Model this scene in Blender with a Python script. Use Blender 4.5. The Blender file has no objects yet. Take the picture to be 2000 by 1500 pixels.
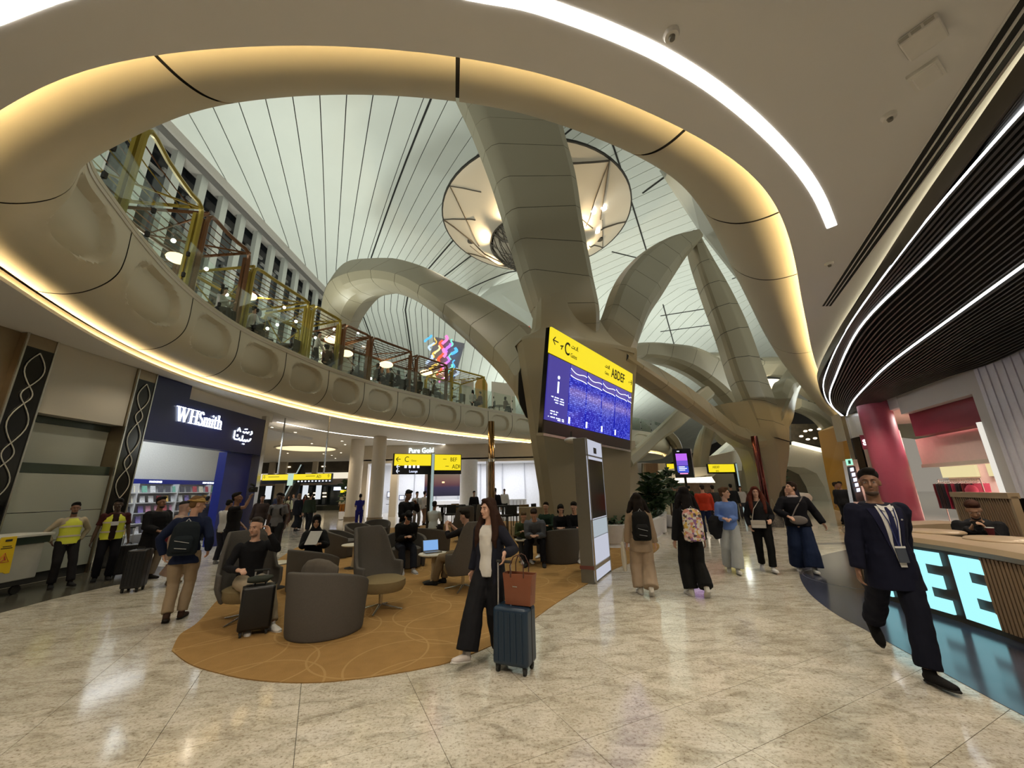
import bpy, bmesh, math, random
from mathutils import Vector, Matrix, noise
from mathutils.geometry import tessellate_polygon
random.seed(7)
sc = bpy.context.scene
COL = sc.collection
PI = math.pi
# ---------------------------------------------------------------- camera
F_PX, CAM_H = 750.0, 1.68
PITCH, ROLL = math.radians(15.4), math.radians(-1.1)
_f = Vector((0, math.cos(PITCH), math.sin(PITCH)))
_r0 = Vector((1, 0, 0)); _u0 = Vector((0, -math.sin(PITCH), math.cos(PITCH)))
CR = _r0*math.cos(ROLL) + _u0*math.sin(ROLL)
CU = -_r0*math.sin(ROLL) + _u0*math.cos(ROLL)
cam = bpy.data.objects.new('camera', bpy.data.cameras.new('camera'))
COL.objects.link(cam)
cam.data.sensor_width = 36.0
cam.data.lens = 36.0*F_PX/2000.0
cam.data.clip_start = 0.05; cam.data.clip_end = 600
cam.matrix_world = Matrix(((CR.x, CU.x, -_f.x, 0), (CR.y, CU.y, -_f.y, 0), (CR.z, CU.z, -_f.z, CAM_H), (0, 0, 0, 1)))
sc.camera = cam
# ---------------------------------------------------------------- exposure, world
sc.view_settings.view_transform = 'Standard'
sc.view_settings.look = 'None'
sc.view_settings.gamma = 1.0
sc.view_settings.use_curve_mapping = False
sc.view_settings.exposure = 0.0
w = bpy.data.worlds.new('night_terminal'); sc.world = w; w.use_nodes = True
w.node_tree.nodes['Background'].inputs[0].default_value = (0.80, 0.72, 0.60, 1)
w.node_tree.nodes['Background'].inputs[1].default_value = 0.35
# ---------------------------------------------------------------- lights of the building and added fill spots
def area(name, loc, aim, size, power, col=(1, .85, .65), sy=None):
    l = bpy.data.lights.new(name, 'AREA'); l.energy = power; l.color = col
    l.size = size
    if sy: l.shape = 'RECTANGLE'; l.size_y = sy
    o = bpy.data.objects.new(name, l); COL.objects.link(o)
    o.location = loc
    d = Vector(aim)-Vector(loc)
    o.rotation_euler = d.to_track_quat('-Z', 'Y').to_euler()
    return o
def spot(name, loc, aim, power, col=(1, .86, .66), ang=70, rad=.12):
    l = bpy.data.lights.new(name, 'SPOT'); l.energy = power; l.color = col
    l.spot_size = math.radians(ang); l.spot_blend = .6; l.shadow_soft_size = rad
    o = bpy.data.objects.new(name, l); COL.objects.link(o); o.location = loc
    o.rotation_euler = (Vector(aim)-Vector(loc)).to_track_quat('-Z', 'Y').to_euler()
    return o
# uplights standing on the upper deck, washing the vault
for x, y, ax_, ay, p in ((-17, 14, -11, 17, 2400), (-17, 26, -11, 30, 2400), (-17, 40, -11, 44, 2400), (-17, 3, -9, 8, 2000), (31, 12, 18, 18, 3200), (31, 30, 20, 34, 3000), (10, 44, 8, 42, 2400), (28, 52, 20, 52, 3000), (0, 66, 4, 64, 3600), (20, 75, 18, 72, 3600)):
    area('vault_uplight', (x, y, 8.5), (ax_, ay, 25), 2.5, p*.56, (.90, .96, .88), 1.5)
# added fill spots without fixtures, floating under the vault to light the floor
for x, y, p in ((-3, 8, 2300), (-5, 15, 2300), (5, 9, 2300), (11, 14, 2300), (11, 24, 2300), (-4, 23, 1700), (18, 30, 2300), (8, 36, 1700), (22, 46, 2200)):
    spot('hall_fill_spot', (x, y, 20), (x, y, 0), p, (1, .90, .74), 46, .25)
# ---------------------------------------------------------------- pixel to world helpers
def ray(px, py):
    return CR*((px-1000)/F_PX) + CU*((750-py)/F_PX) + _f
def atz(px, py, z=0.0):
    d = ray(px, py); t = (z-CAM_H)/d.z
    return Vector((d.x*t, d.y*t, z))
def aty(px, py, Y):
    d = ray(px, py); t = Y/d.y
    return Vector((d.x*t, Y, CAM_H+d.z*t))
# ---------------------------------------------------------------- materials
MATS = {}
def mat(name, col, rough=.6, metal=0, emit=None, es=0, spec=.5, alpha=1, trans=0, noise_=None, bump=0, sheen=0):
    """noise_ = (scale, amount) small procedural variation of the colour"""
    if name in MATS: return MATS[name]
    m = bpy.data.materials.new(name); m.use_nodes = True; MATS[name] = m
    nt = m.node_tree; b = nt.nodes['Principled BSDF']
    b.inputs['Base Color'].default_value = (*col, 1)
    b.inputs['Roughness'].default_value = rough
    b.inputs['Metallic'].default_value = metal
    b.inputs['Specular IOR Level'].default_value = spec
    if emit: b.inputs['Emission Color'].default_value = (*emit, 1); b.inputs['Emission Strength'].default_value = es
    if alpha < 1: b.inputs['Alpha'].default_value = alpha
    if trans: b.inputs['Transmission Weight'].default_value = trans
    if sheen: b.inputs['Sheen Weight'].default_value = sheen
    sc_, am = noise_ or (9.0, .08)
    tc = nt.nodes.new('ShaderNodeTexCoord'); n = nt.nodes.new('ShaderNodeTexNoise')
    n.inputs['Scale'].default_value = sc_; n.inputs['Detail'].default_value = 3
    nt.links.new(tc.outputs['Object'], n.inputs['Vector'])
    mr = nt.nodes.new('ShaderNodeMapRange')
    mr.inputs['To Min'].default_value = 1-am; mr.inputs['To Max'].default_value = 1+am
    nt.links.new(n.outputs['Fac'], mr.inputs['Value'])
    vm = nt.nodes.new('ShaderNodeVectorMath'); vm.operation = 'SCALE'
    vm.inputs[0].default_value = col
    nt.links.new(mr.outputs[0], vm.inputs['Scale']); nt.links.new(vm.outputs[0], b.inputs['Base Color'])
    if bump:
        bp = nt.nodes.new('ShaderNodeBump'); bp.inputs['Strength'].default_value = bump; bp.inputs['Distance'].default_value = .01
        n2 = nt.nodes.new('ShaderNodeTexNoise'); n2.inputs['Scale'].default_value = sc_*12
        nt.links.new(tc.outputs['Object'], n2.inputs['Vector'])
        nt.links.new(n2.outputs['Fac'], bp.inputs['Height']); nt.links.new(bp.outputs[0], b.inputs['Normal'])
    return m
def glow(name, col, s):
    return mat(name, (0, 0, 0), .5, 0, col, s)
# ---------------------------------------------------------------- mesh builder
class MB:
    def __init__(s): s.v = []; s.f = []
    def add(s, v, f):
        o = len(s.v); s.v += [tuple(p) for p in v]; s.f += [tuple(i+o for i in q) for q in f]; return s
    def box(s, c, d, rot=None, taper=1.0):
        v = []
        for z in (-.5, .5):
            k = taper if z > 0 else 1
            for x, y in ((-.5, -.5), (.5, -.5), (.5, .5), (-.5, .5)):
                p = Vector((x*d[0]*k, y*d[1]*k, z*d[2]))
                if rot is not None: p = rot @ p
                v.append(p+Vector(c))
        return s.add(v, [(3, 2, 1, 0), (4, 5, 6, 7), (0, 1, 5, 4), (1, 2, 6, 5), (2, 3, 7, 6), (3, 0, 4, 7)])
    def tube(s, pts, r, n=8, side=None, cap=True):
        """pts path; r radius or list of radius / (ra, rb); side hint fixes the first ellipse axis"""
        pts = [Vector(p) for p in pts]; m = len(pts)
        if not isinstance(r, (list,)): r = [r]*m
        v = []; f = []; ref = Vector(side) if side is not None else None
        prev = None
        for i, p in enumerate(pts):
            t = (pts[min(i+1, m-1)]-pts[max(i-1, 0)]).normalized()
            if ref is None:
                a = prev if prev is not None else (Vector((0, 0, 1)) if abs(t.z) < .9 else Vector((1, 0, 0)))
            else: a = ref
            a = (a - t*a.dot(t))
            a = a.normalized() if a.length > 1e-6 else t.orthogonal().normalized()
            prev = a; b = t.cross(a)
            ra, rb = r[i] if isinstance(r[i], (tuple, list)) else (r[i], r[i])
            for k in range(n):
                an = 2*PI*k/n
                v.append(p + a*(ra*math.cos(an)) + b*(rb*math.sin(an)))
        for i in range(m-1):
            for k in range(n):
                f.append((i*n+k, i*n+(k+1) % n, (i+1)*n+(k+1) % n, (i+1)*n+k))
        if cap:
            f.append(tuple(range(n-1, -1, -1))); f.append(tuple((m-1)*n+k for k in range(n)))
        return s.add(v, f)
    def ell(s, c, r, rot=None, nu=12, nv=8):
        v = []; f = []; c = Vector(c)
        for j in range(1, nv):
            th = PI*j/nv
            for k in range(nu):
                a = 2*PI*k/nu
                p = Vector((r[0]*math.sin(th)*math.cos(a), r[1]*math.sin(th)*math.sin(a), r[2]*math.cos(th)))
                if rot is not None: p = rot @ p
                v.append(p+c)
        t = Vector((0, 0, r[2])); t = rot @ t if rot is not None else t
        v += [c+t, c-t]; T = len(v)-2
        for j in range(nv-2):
            for k in range(nu): f.append((j*nu+k, (j+1)*nu+k, (j+1)*nu+(k+1) % nu, j*nu+(k+1) % nu))
        for k in range(nu):
            f.append((T, k, (k+1) % nu)); b = (nv-2)*nu; f.append((T+1, b+(k+1) % nu, b+k))
        return s.add(v, f)
    def lathe(s, prof, c=(0, 0, 0), n=20):
        ring_ = len(prof) > 3 and min(r for r, z in prof) > .5*max(r for r, z in prof) and abs(prof[0][1]-prof[-1][1]) < 1e-6
        if ring_: prof = list(prof)+[prof[0]]
        v = []; f = []; m = len(prof)
        for r, z in prof:
            for k in range(n):
                a = 2*PI*k/n; v.append((c[0]+r*math.cos(a), c[1]+r*math.sin(a), c[2]+z))
        for i in range(m-1):
            for k in range(n): f.append((i*n+k, i*n+(k+1) % n, (i+1)*n+(k+1) % n, (i+1)*n+k))
        if not ring_: f.append(tuple(range(n-1, -1, -1))); f.append(tuple((m-1)*n+k for k in range(n)))
        return s.add(v, f)
    def prism(s, poly, z0, z1, M=None):
        """poly in xy extruded z0..z1"""
        n = len(poly); v = [Vector((x, y, z0)) for x, y in poly]+[Vector((x, y, z1)) for x, y in poly]
        if M is not None: v = [M @ p for p in v]
        f = [(i, (i+1) % n, n+(i+1) % n, n+i) for i in range(n)]
        tri = tessellate_polygon([[Vector((x, y, 0)) for x, y in poly]])
        f += [tuple(t) for t in tri]+[tuple(n+i for i in reversed(t)) for t in tri]
        return s.add(v, f)
    def grid(s, P, thick=None, dirn=None):
        """P[i][j] points; optional thickness along dirn closes it into a slab"""
        a, b = len(P), len(P[0]); v = [p for r in P for p in r]
        f = [(i*b+j, i*b+j+1, (i+1)*b+j+1, (i+1)*b+j) for i in range(a-1) for j in range(b-1)]
        if thick:
            o = len(v); d = Vector(dirn)*thick
            v = v+[Vector(p)+d for p in v]
            f += [tuple(o+k for k in reversed(q)) for q in f]
            ring = [j for j in range(b)]+[i*b+b-1 for i in range(1, a)]+[(a-1)*b+j for j in range(b-2, -1, -1)]+[i*b for i in range(a-2, 0, -1)]
            for q in range(len(ring)):
                x, y = ring[q], ring[(q+1) % len(ring)]; f.append((y, x, x+o, y+o))
        return s.add(v, f)
    def mesh(s, name, m=None, smooth=None):
        me = bpy.data.meshes.new(name); me.from_pydata(s.v, [], s.f)
        bm = bmesh.new(); bm.from_mesh(me)
        bmesh.ops.recalc_face_normals(bm, faces=bm.faces)
        if smooth is not None:
            c = math.cos(math.radians(smooth))
            for fc in bm.faces: fc.smooth = True
            for e in bm.edges:
                if len(e.link_faces) == 2 and e.link_faces[0].normal.dot(e.link_faces[1].normal) < c: e.smooth = False
        bm.to_mesh(me); bm.free()
        if m: me.materials.append(m)
        return me
    def build(s, name, m=None, parent=None, smooth=None, bevel=0):
        o = bpy.data.objects.new(name, s.mesh(name, m, smooth)); COL.objects.link(o)
        if parent: o.parent = parent
        if bevel:
            b = o.modifiers.new('bevel', 'BEVEL'); b.width = bevel; b.segments = 2; b.limit_method = 'ANGLE'
        return o
def tag(o, label=None, cat=None, group=None, kind=None):
    if label: o['label'] = label
    if cat: o['category'] = cat
    if group: o['group'] = group
    if kind: o['kind'] = kind
    return o
def thing(name, label, cat, loc=(0, 0, 0), rz=0, group=None, kind=None):
    o = bpy.data.objects.new(name, None); COL.objects.link(o)
    o.location = loc; o.rotation_euler = (0, 0, rz); o.empty_display_size = .2
    return tag(o, label, cat, group, kind)
def struct(o): o['kind'] = 'structure'; return o
def inst(name, me, parent, M=None, loc=None, rz=0):
    o = bpy.data.objects.new(name, me); COL.objects.link(o); o.parent = parent
    if M is not None: o.matrix_local = M
    elif loc is not None: o.location = loc; o.rotation_euler = (0, 0, rz)
    return o
def copy_tree(o, parent=None):
    c = o.copy(); COL.objects.link(c)
    if parent: c.parent = parent
    for ch in list(o.children): copy_tree(ch, c)
    return c
def frame(p, x, y):
    """matrix with origin p, x and y axes"""
    x = Vector(x).normalized(); y = Vector(y); y = (y-x*y.dot(x)).normalized(); z = x.cross(y)
    return Matrix(((x.x, y.x, z.x, p[0]), (x.y, y.y, z.y, p[1]), (x.z, y.z, z.z, p[2]), (0, 0, 0, 1)))
def text(s, size, M, m, parent, name='lettering', ext=.004, align='LEFT', sx=1.0, bold=0, font=None):
    cu = bpy.data.curves.new(name, 'FONT'); cu.body = s; cu.size = size; cu.extrude = ext
    cu.align_x = align; cu.offset = bold; cu.resolution_u = 3
    o = bpy.data.objects.new(name, cu); COL.objects.link(o)
    bpy.context.view_layer.update()
    me = bpy.data.meshes.new_from_object(o); bpy.data.objects.remove(o)
    me.materials.clear(); me.materials.append(m)
    o = bpy.data.objects.new(name, me); COL.objects.link(o)
    o.matrix_world = M @ Matrix.Diagonal((sx, 1, 1, 1))
    if parent:
        o.parent = parent; o.matrix_parent_inverse = Matrix.Identity(4)
        o.matrix_local = M @ Matrix.Diagonal((sx, 1, 1, 1))
    return o
def catmull(P, n):
    P = [Vector(p) for p in P]; out = []
    for i in range(len(P)-1):
        p0, p1, p2, p3 = P[max(i-1, 0)], P[i], P[i+1], P[min(i+2, len(P)-1)]
        for k in range(n):
            t = k/n
            out.append(.5*((2*p1)+(p2-p0)*t+(2*p0-5*p1+4*p2-p3)*t*t+(3*p1-p0-3*p2+p3)*t**3))
    out.append(P[-1].copy()); return out
def resample(P, d):
    P = [Vector(p) for p in P]; L = [0]
    for a, b in zip(P, P[1:]): L.append(L[-1]+(b-a).length)
    n = max(2, int(L[-1]/d)); out = []; j = 0
    for i in range(n+1):
        q = i*L[-1]/n
        while j < len(L)-2 and L[j+1] < q: j += 1
        out.append(P[j].lerp(P[j+1], min(1, (q-L[j])/max(1e-9, L[j+1]-L[j]))))
    return out
# ================================================================ SETTING
HC = 5.0            # soffit of the lower hall
def V2(p): return Vector((p[0], p[1], 0))
# ---- granite
def granite():
    m = bpy.data.materials.new('granite_floor'); m.use_nodes = True; nt = m.node_tree; L = nt.links.new
    b = nt.nodes['Principled BSDF']; b.inputs['Roughness'].default_value = .10; b.inputs['Specular IOR Level'].default_value = .55
    g = nt.nodes.new('ShaderNodeNewGeometry'); oi = nt.nodes.new('ShaderNodeObjectInfo')
    def mapn(sc3, rot):
        mp = nt.nodes.new('ShaderNodeMapping'); mp.inputs['Scale'].default_value = sc3; mp.inputs['Rotation'].default_value = (0, 0, rot)
        L(g.outputs['Position'], mp.inputs['Vector']); return mp
    def nz(vec, scale, det, rough=.6, dist=0):
        n = nt.nodes.new('ShaderNodeTexNoise'); n.inputs['Scale'].default_value = scale; n.inputs['Detail'].default_value = det
        n.inputs['Roughness'].default_value = rough; n.inputs['Distortion'].default_value = dist
        L(vec.outputs[0], n.inputs['Vector']); return n
    def ramp(src, stops):
        r = nt.nodes.new('ShaderNodeValToRGB'); e = r.color_ramp.elements
        while len(e) < len(stops): e.new(.5)
        for k, (p, c) in enumerate(stops): e[k].position = p; e[k].color = (*c, 1)
        L(src, r.inputs[0]); return r
    def mix(a, b_, f, mode='MIX'):
        x = nt.nodes.new('ShaderNodeMix'); x.data_type = 'RGBA'; x.blend_type = mode
        for s_, t in ((a, 6), (b_, 7)):
            if isinstance(s_, tuple): x.inputs[t].default_value = (*s_, 1)
            else: L(s_, x.inputs[t])
        if isinstance(f, float): x.inputs[0].default_value = f
        else: L(f, x.inputs[0])
        return x.outputs[2]
    mp = mapn((1, 1, 1), 0); vein = mapn((2.4, 5.6, 1), math.radians(-28))
    n1 = nz(mp, 1.1, 4); base = ramp(n1.outputs['Fac'], [(.3, (.57, .53, .44)), (.55, (.68, .64, .55)), (.75, (.64, .615, .56))])
    n2 = nz(vein, 1.0, 7, .72, .8); vr = ramp(n2.outputs['Fac'], [(.36, (.62, .60, .56)), (.47, (.86, .85, .82)), (.56, (1, 1, 1))])
    n3 = nz(mp, 42, 3, .7); sp = ramp(n3.outputs['Fac'], [(.33, (.42, .36, .30)), (.43, (.85, .82, .78)), (.52, (1, 1, 1)), (.72, (1.0, 1.0, 1.0))])
    n4 = nz(vein, 5.0, 5, .8, .5); v4 = ramp(n4.outputs['Fac'], [(.34, (.55, .50, .44)), (.43, (.92, .9, .88)), (.5, (1, 1, 1))])
    c = mix(base.outputs[0], vr.outputs[0], 1.0, 'MULTIPLY'); c = mix(c, sp.outputs[0], .8, 'MULTIPLY'); c = mix(c, v4.outputs[0], .75, 'MULTIPLY')
    mr = nt.nodes.new('ShaderNodeMapRange'); mr.inputs['To Min'].default_value = .93; mr.inputs['To Max'].default_value = 1.04
    L(oi.outputs['Random'], mr.inputs['Value'])
    vm = nt.nodes.new('ShaderNodeVectorMath'); vm.operation = 'SCALE'; L(c, vm.inputs[0]); L(mr.outputs[0], vm.inputs['Scale'])
    L(vm.outputs[0], b.inputs['Base Color'])
    rr = nt.nodes.new('ShaderNodeMapRange'); rr.inputs['To Min'].default_value = .06; rr.inputs['To Max'].default_value = .15
    L(n2.outputs['Fac'], rr.inputs['Value']); L(rr.outputs[0], b.inputs['Roughness'])
    MATS['granite'] = m; return m
GRAN = granite()
M_JOINT = mat('joint_grey', (.20, .18, .15), .7)
fl = MB().prism([(-60, -14), (60, -14), (60, 130), (-60, 130)], -.3, -.022).build('floor', M_JOINT); struct(fl)
ax = math.radians(26.0); tu = Vector((math.cos(ax), math.sin(ax), 0)); tv = Vector((-math.sin(ax), math.cos(ax), 0))
TW, TD = .90, .60                     # tile: .9 across tu, .6 along tv
tiles = []
for i in range(-70, 110):
    for j in range(-70, 190):
        c = tu*(i*TW+.02+TW/2)+tv*(j*TD+.30+TD/2)
        if c.y > 75 or c.y < -2 or abs(c.x) > 5+c.y*1.5: continue
        tiles.append(((c - Vector((0, 2.2, 0))).length if c.y > 1.6 else 99+c.length, c))
tiles.sort(key=lambda t: t[0])
def tile_mb(gap=.004):
    return MB().box((0, 0, -.012), (TW-gap, TD-gap, .024))
tme = tile_mb().mesh('tile', GRAN)
for d_, c in tiles[:300]: inst('tile', tme, fl, loc=c, rz=ax)
far = MB()
R_ = Matrix.Rotation(ax, 3, 'Z')
for d_, c in tiles[300:]: far.box((c.x, c.y, -.012), (TW-.005, TD-.005, .024), R_)
tag(far.build('paving', GRAN, fl), kind='stuff')
# ---- carpet island
def carpet():
    m = mat('ochre_carpet', (.31, .182, .066), .95, spec=.1, noise_=(6, .18), bump=.6)
    nt = m.node_tree; L = nt.links.new; b = nt.nodes['Principled BSDF']
    g = nt.nodes.new('ShaderNodeNewGeometry'); fac = None
    for ox, oy in ((0, 0), (.8, .8), (.3, 1.1)):
        mp = nt.nodes.new('ShaderNodeVectorMath'); mp.operation = 'ADD'; mp.inputs[1].default_value = (ox+40, oy+40, 0); L(g.outputs['Position'], mp.inputs[0])
        md = nt.nodes.new('ShaderNodeVectorMath'); md.operation = 'MODULO'; md.inputs[1].default_value = (1.6, 1.6, 1000); L(mp.outputs[0], md.inputs[0])
        sb = nt.nodes.new('ShaderNodeVectorMath'); sb.operation = 'SUBTRACT'; sb.inputs[1].default_value = (.8, .8, 40); L(md.outputs[0], sb.inputs[0])
        sz = nt.nodes.new('ShaderNodeVectorMath'); sz.operation = 'MULTIPLY'; sz.inputs[1].default_value = (1, 1, 0); L(sb.outputs[0], sz.inputs[0])
        ln = nt.nodes.new('ShaderNodeVectorMath'); ln.operation = 'LENGTH'; L(sz.outputs[0], ln.inputs[0])
        s1 = nt.nodes.new('ShaderNodeMath'); s1.operation = 'SUBTRACT'; s1.inputs[1].default_value = .62; L(ln.outputs['Value'], s1.inputs[0])
        a1 = nt.nodes.new('ShaderNodeMath'); a1.operation = 'ABSOLUTE'; L(s1.outputs[0], a1.inputs[0])
        lt = nt.nodes.new('ShaderNodeMath'); lt.operation = 'LESS_THAN'; lt.inputs[1].default_value = .011; L(a1.outputs[0], lt.inputs[0])
        if fac is None: fac = lt
        else:
            mx = nt.nodes.new('ShaderNodeMath'); mx.operation = 'MAXIMUM'; L(fac.outputs[0], mx.inputs[0]); L(lt.outputs[0], mx.inputs[1]); fac = mx
    src = b.inputs['Base Color'].links[0].from_socket
    x = nt.nodes.new('ShaderNodeMix'); x.data_type = 'RGBA'; x.inputs[7].default_value = (.42, .27, .11, 1)
    sc2 = nt.nodes.new('ShaderNodeMath'); sc2.operation = 'MULTIPLY'; sc2.inputs[1].default_value = .7; L(fac.outputs[0], sc2.inputs[0])
    L(sc2.outputs[0], x.inputs[0]); L(src, x.inputs[6]); L(x.outputs[2], b.inputs['Base Color'])
    return m
rug_px = [(335, 1272), (352, 1240), (388, 1215), (440, 1160), (520, 1110), (600, 1062), (720, 1036), (860, 1024), (1000, 1018), (1140, 1024), (1230, 1050), (1285, 1062), (1270, 1085), (1200, 1112), (1100, 1170), (1000, 1240), (900, 1287), (820, 1308), (700, 1327), (600, 1335), (500, 1330), (430, 1317), (370, 1298)]
rp = resample(catmull([atz(x, y) for x, y in rug_px]+[atz(*rug_px[0])], 8), .12)[:-1]
rug = MB().prism([(p.x, p.y) for p in rp], .0005, .010).build('carpet', carpet())
tag(rug, 'large ochre carpet island with pale circle pattern under the lounge chairs', 'carpet')
# dark inlay of floor round the cafe counter, dark strip along the left wall
M_INLAY = mat('dark_inlay', (.06, .065, .095), .16, noise_=(2.5, .5))
dp = [(1740, 1062), (1660, 1073), (1600, 1087), (1566, 1105), (1562, 1125), (1580, 1158), (1630, 1198), (1690, 1230), (1790, 1285), (1880, 1335), (1960, 1378), (2060, 1430)]
q = resample(catmull([atz(x, y) for x, y in dp], 8), .12)
poly = [(p.x, p.y) for p in q]+[(11.5, 2.0), (11.5, 12.5), (8, 12.0)]
o = MB().prism(poly, .0005, .004).build('floor_inlay', M_INLAY); struct(o)
ring = MB()
cq = atz(1700, 1132)
for rr_ in (.98,):
    n = 60; c0 = (cq.x, cq.y)
    P_ = [[Vector((c0[0]+(rr_+dr)*math.cos(PI*.62+PI*.85*k/n), c0[1]+(rr_+dr)*math.sin(PI*.62+PI*.85*k/n), .0052)) for dr in (0, .02)] for k in range(n+1)]
    ring.grid(P_, .001, (0, 0, -1))
ring.build('inlay_line', mat('inlay_line', (.12, .13, .18), .3), o)
dl = [(-10, 1200), (100, 1171), (200, 1148), (300, 1128), (380, 1108)]
q = [atz(x, y) for x, y in dl]
o = MB().prism([(p.x, p.y) for p in q]+[(-10.0, 10.6), (-10.0, 4.5), (-9, 4.5)], .0005, .003).build('floor_strip', mat('dark_strip', (.07, .065, .05), .2)); struct(o)
# ---- atrium opening path (soffit edge)
ring_pts = [(17.0, 52.0), (18.2, 48.0), (16.5, 43.2)]
ring_pts += [tuple(atz(x, y, HC)[:2]) for x, y in ((1260, 884), (1150, 876), (1030, 866), (900, 853), (800, 840), (700, 825), (600, 805), (500, 780), (400, 752), (300, 715), (200, 668), (100, 610), (40, 572), (0, 545))]
ring_pts += [(-7.55, 4.45), (-6.9, 3.8), (-5.9, 3.15)]
ring_pts += [tuple(atz(x, y, HC)[:2]) for x, y in ((0, 215), (100, 160), (200, 125), (400, 95), (650, 88), (880, 108), (1050, 140), (1200, 190), (1370, 270), (1480, 350), (1530, 430), (1555, 520), (1565, 580), (1577, 640), (1587, 690), (1602, 735), (1620, 770), (1640, 805))]
ring_pts += [(20.0, 22.6), (26, 27.5), (34, 32)]
RP = resample(catmull([V2(p) for p in ring_pts], 12), .15)
for _ in range(12):
    RP = [RP[0]]+[(RP[i-1]+2*RP[i]+RP[i+1])/4 for i in range(1, len(RP)-1)]+[RP[-1]]
RN = []
for i in range(len(RP)):
    d = (RP[min(i+2, len(RP)-1)]-RP[max(i-2, 0)]).normalized(); RN.append(Vector((-d.y, d.x, 0)))
def near_i(px, py):
    g = atz(px, py, HC); return min(range(len(RP)), key=lambda i: (RP[i]-V2(g)).length)
M_SOFF = mat('soffit_plaster', (.70, .685, .65), .75, noise_=(.6, .03))
M_GRC = mat('rim_panel', (.42, .395, .30), .55, noise_=(1.2, .04))
M_DARK = mat('dark_void', (.02, .02, .018), .9)
outer = [(52, 44), (52, -14), (-60, -14), (-60, 64), (14, 64)]
poly = [(p.x, p.y) for p in RP]+outer
ce = MB().prism(poly, HC, HC+.06).build('ceiling', M_SOFF); struct(ce)
# slab above (deck of the upper level), starts at the rim's crest
poly2 = [((p+n*.98).x, (p+n*.98).y) for p, n in zip(RP, RN)]+outer
o = MB().prism(poly2, 6.72, 6.84).build('deck', mat('deck_floor', (.42, .38, .31), .3)); struct(o)
# ---- rim: curved panels with joints, oval recesses on the balcony side
PROF = [(-.04, 5.22), (.14, 5.215), (.34, 5.24), (.54, 5.32), (.72, 5.46), (.86, 5.63), (.95, 5.84), (.98, 6.1), (.98, 6.38), (.97, 6.64), (.96, 6.88)]
pf = catmull([Vector((r, z, 0)) for r, z in PROF], 4)
rim = thing('atrium_rim', 'sweeping curved rim of pale moulded panels round the atrium opening', 'rim', kind='structure'); struct(rim)
jn = [(1260, 884), (1215, 881), (1170, 878), (1125, 874), (1075, 870), (1030, 866), (985, 861), (932, 857), (876, 851), (815, 842), (748, 833), (678, 821), (600, 805), (500, 780), (392, 750), (268, 700), (70, 592)]
cuts = [0, 25, 50]+[near_i(x, y) for x, y in jn]
c2 = [near_i(x, y) for x, y in ((0, 300), (256, 116), (884, 108), (1370, 270), (1532, 435), (1560, 560), (1590, 700), (1640, 805))]
c2[0] = near_i(0, 545)+14
cuts = sorted(set(cuts+c2+[len(RP)-1]))
for a, b in zip(cuts, cuts[1:]):
    L_ = (b-a)*.15; balcony = b <= cuts[len(cuts)-1-8]+2 and a > 20
    step = (.4 if balcony else 1) if L_ < 8 else 2
    idx = [a+q*step for q in range(int((b-a)/step))]+[b]
    P_ = []
    ovc, ovz, ovh = .5, 5.95, .36
    for i in idx:
        s = (i-a)/(b-a)
        i0_ = min(int(i), len(RP)-2); p = RP[i0_].lerp(RP[i0_+1], i-i0_); n = RN[i0_].lerp(RN[i0_+1], i-i0_)
        if i == a: p = RP[a].lerp(RP[min(a+1, b)], .12)
        if i == b: p = RP[b].lerp(RP[b-1], .12)
        row = []
        for k, q_ in enumerate(pf):
            r, z = q_.x, q_.y
            if balcony and L_ < 6.5:
                u = abs(s-.5)/.33; v = abs((k/(len(pf)-1))-.66)/.20
                e = (u**2.6+v**2.6)
                if e < 1.25:
                    w_ = min(1, (1.25-e)/.38); r -= .15*w_*w_*(3-2*w_)
            row.append(Vector((p.x+n.x*r, p.y+n.y*r, z)))
        P_.append(row)
    MB().grid(P_).build('panel', M_GRC, rim, smooth=40)
# black liner behind the joints
idx = list(range(0, len(RP), 2))
P_ = [[Vector((RP[i].x+RN[i].x*(q_.x-.03), RP[i].y+RN[i].y*(q_.x-.03), q_.y+.03)) for q_ in pf[::3]] for i in idx]
lin = MB().grid(P_)
# only joint strips keep the liner cheap and clear of the recesses
lin = MB()
for c in cuts[1:-1]:
    P_ = [[Vector((RP[i].x+RN[i].x*(q_.x-.025), RP[i].y+RN[i].y*(q_.x-.025), q_.y+.02)) for q_ in pf] for i in (max(0, c-1), c, min(c+1, len(RP)-1))]
    lin.grid(P_)
lin.build('joint', M_DARK, rim, smooth=60)
# cove light strip, hidden on top of the soffit edge
M_COVE = glow('cove_led', (1.0, .70, .34), 52.0)
P_ = [[Vector((RP[i].x+RN[i].x*r, RP[i].y+RN[i].y*r, HC+.085)) for r in (-.15, -.10)] for i in range(0, len(RP), 3)]
cv = MB().grid(P_, .02, (0, 0, -1)).build('cove_light', M_COVE, rim)
P_ = [[Vector((RP[i].x-RN[i].x*.16, RP[i].y-RN[i].y*.16, z)) for z in (HC, 5.26)] for i in range(0, len(RP), 3)]
MB().grid(P_).build('cove_back', M_GRC, rim)
# coping under the glass
P_ = [[Vector((RP[i].x+RN[i].x*r, RP[i].y+RN[i].y*r, 6.88)) for r in (.80, .985)] for i in range(0, len(RP), 2)]
MB().grid(P_, .08, (0, 0, -1)).build('coping', M_GRC, rim)
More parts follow.
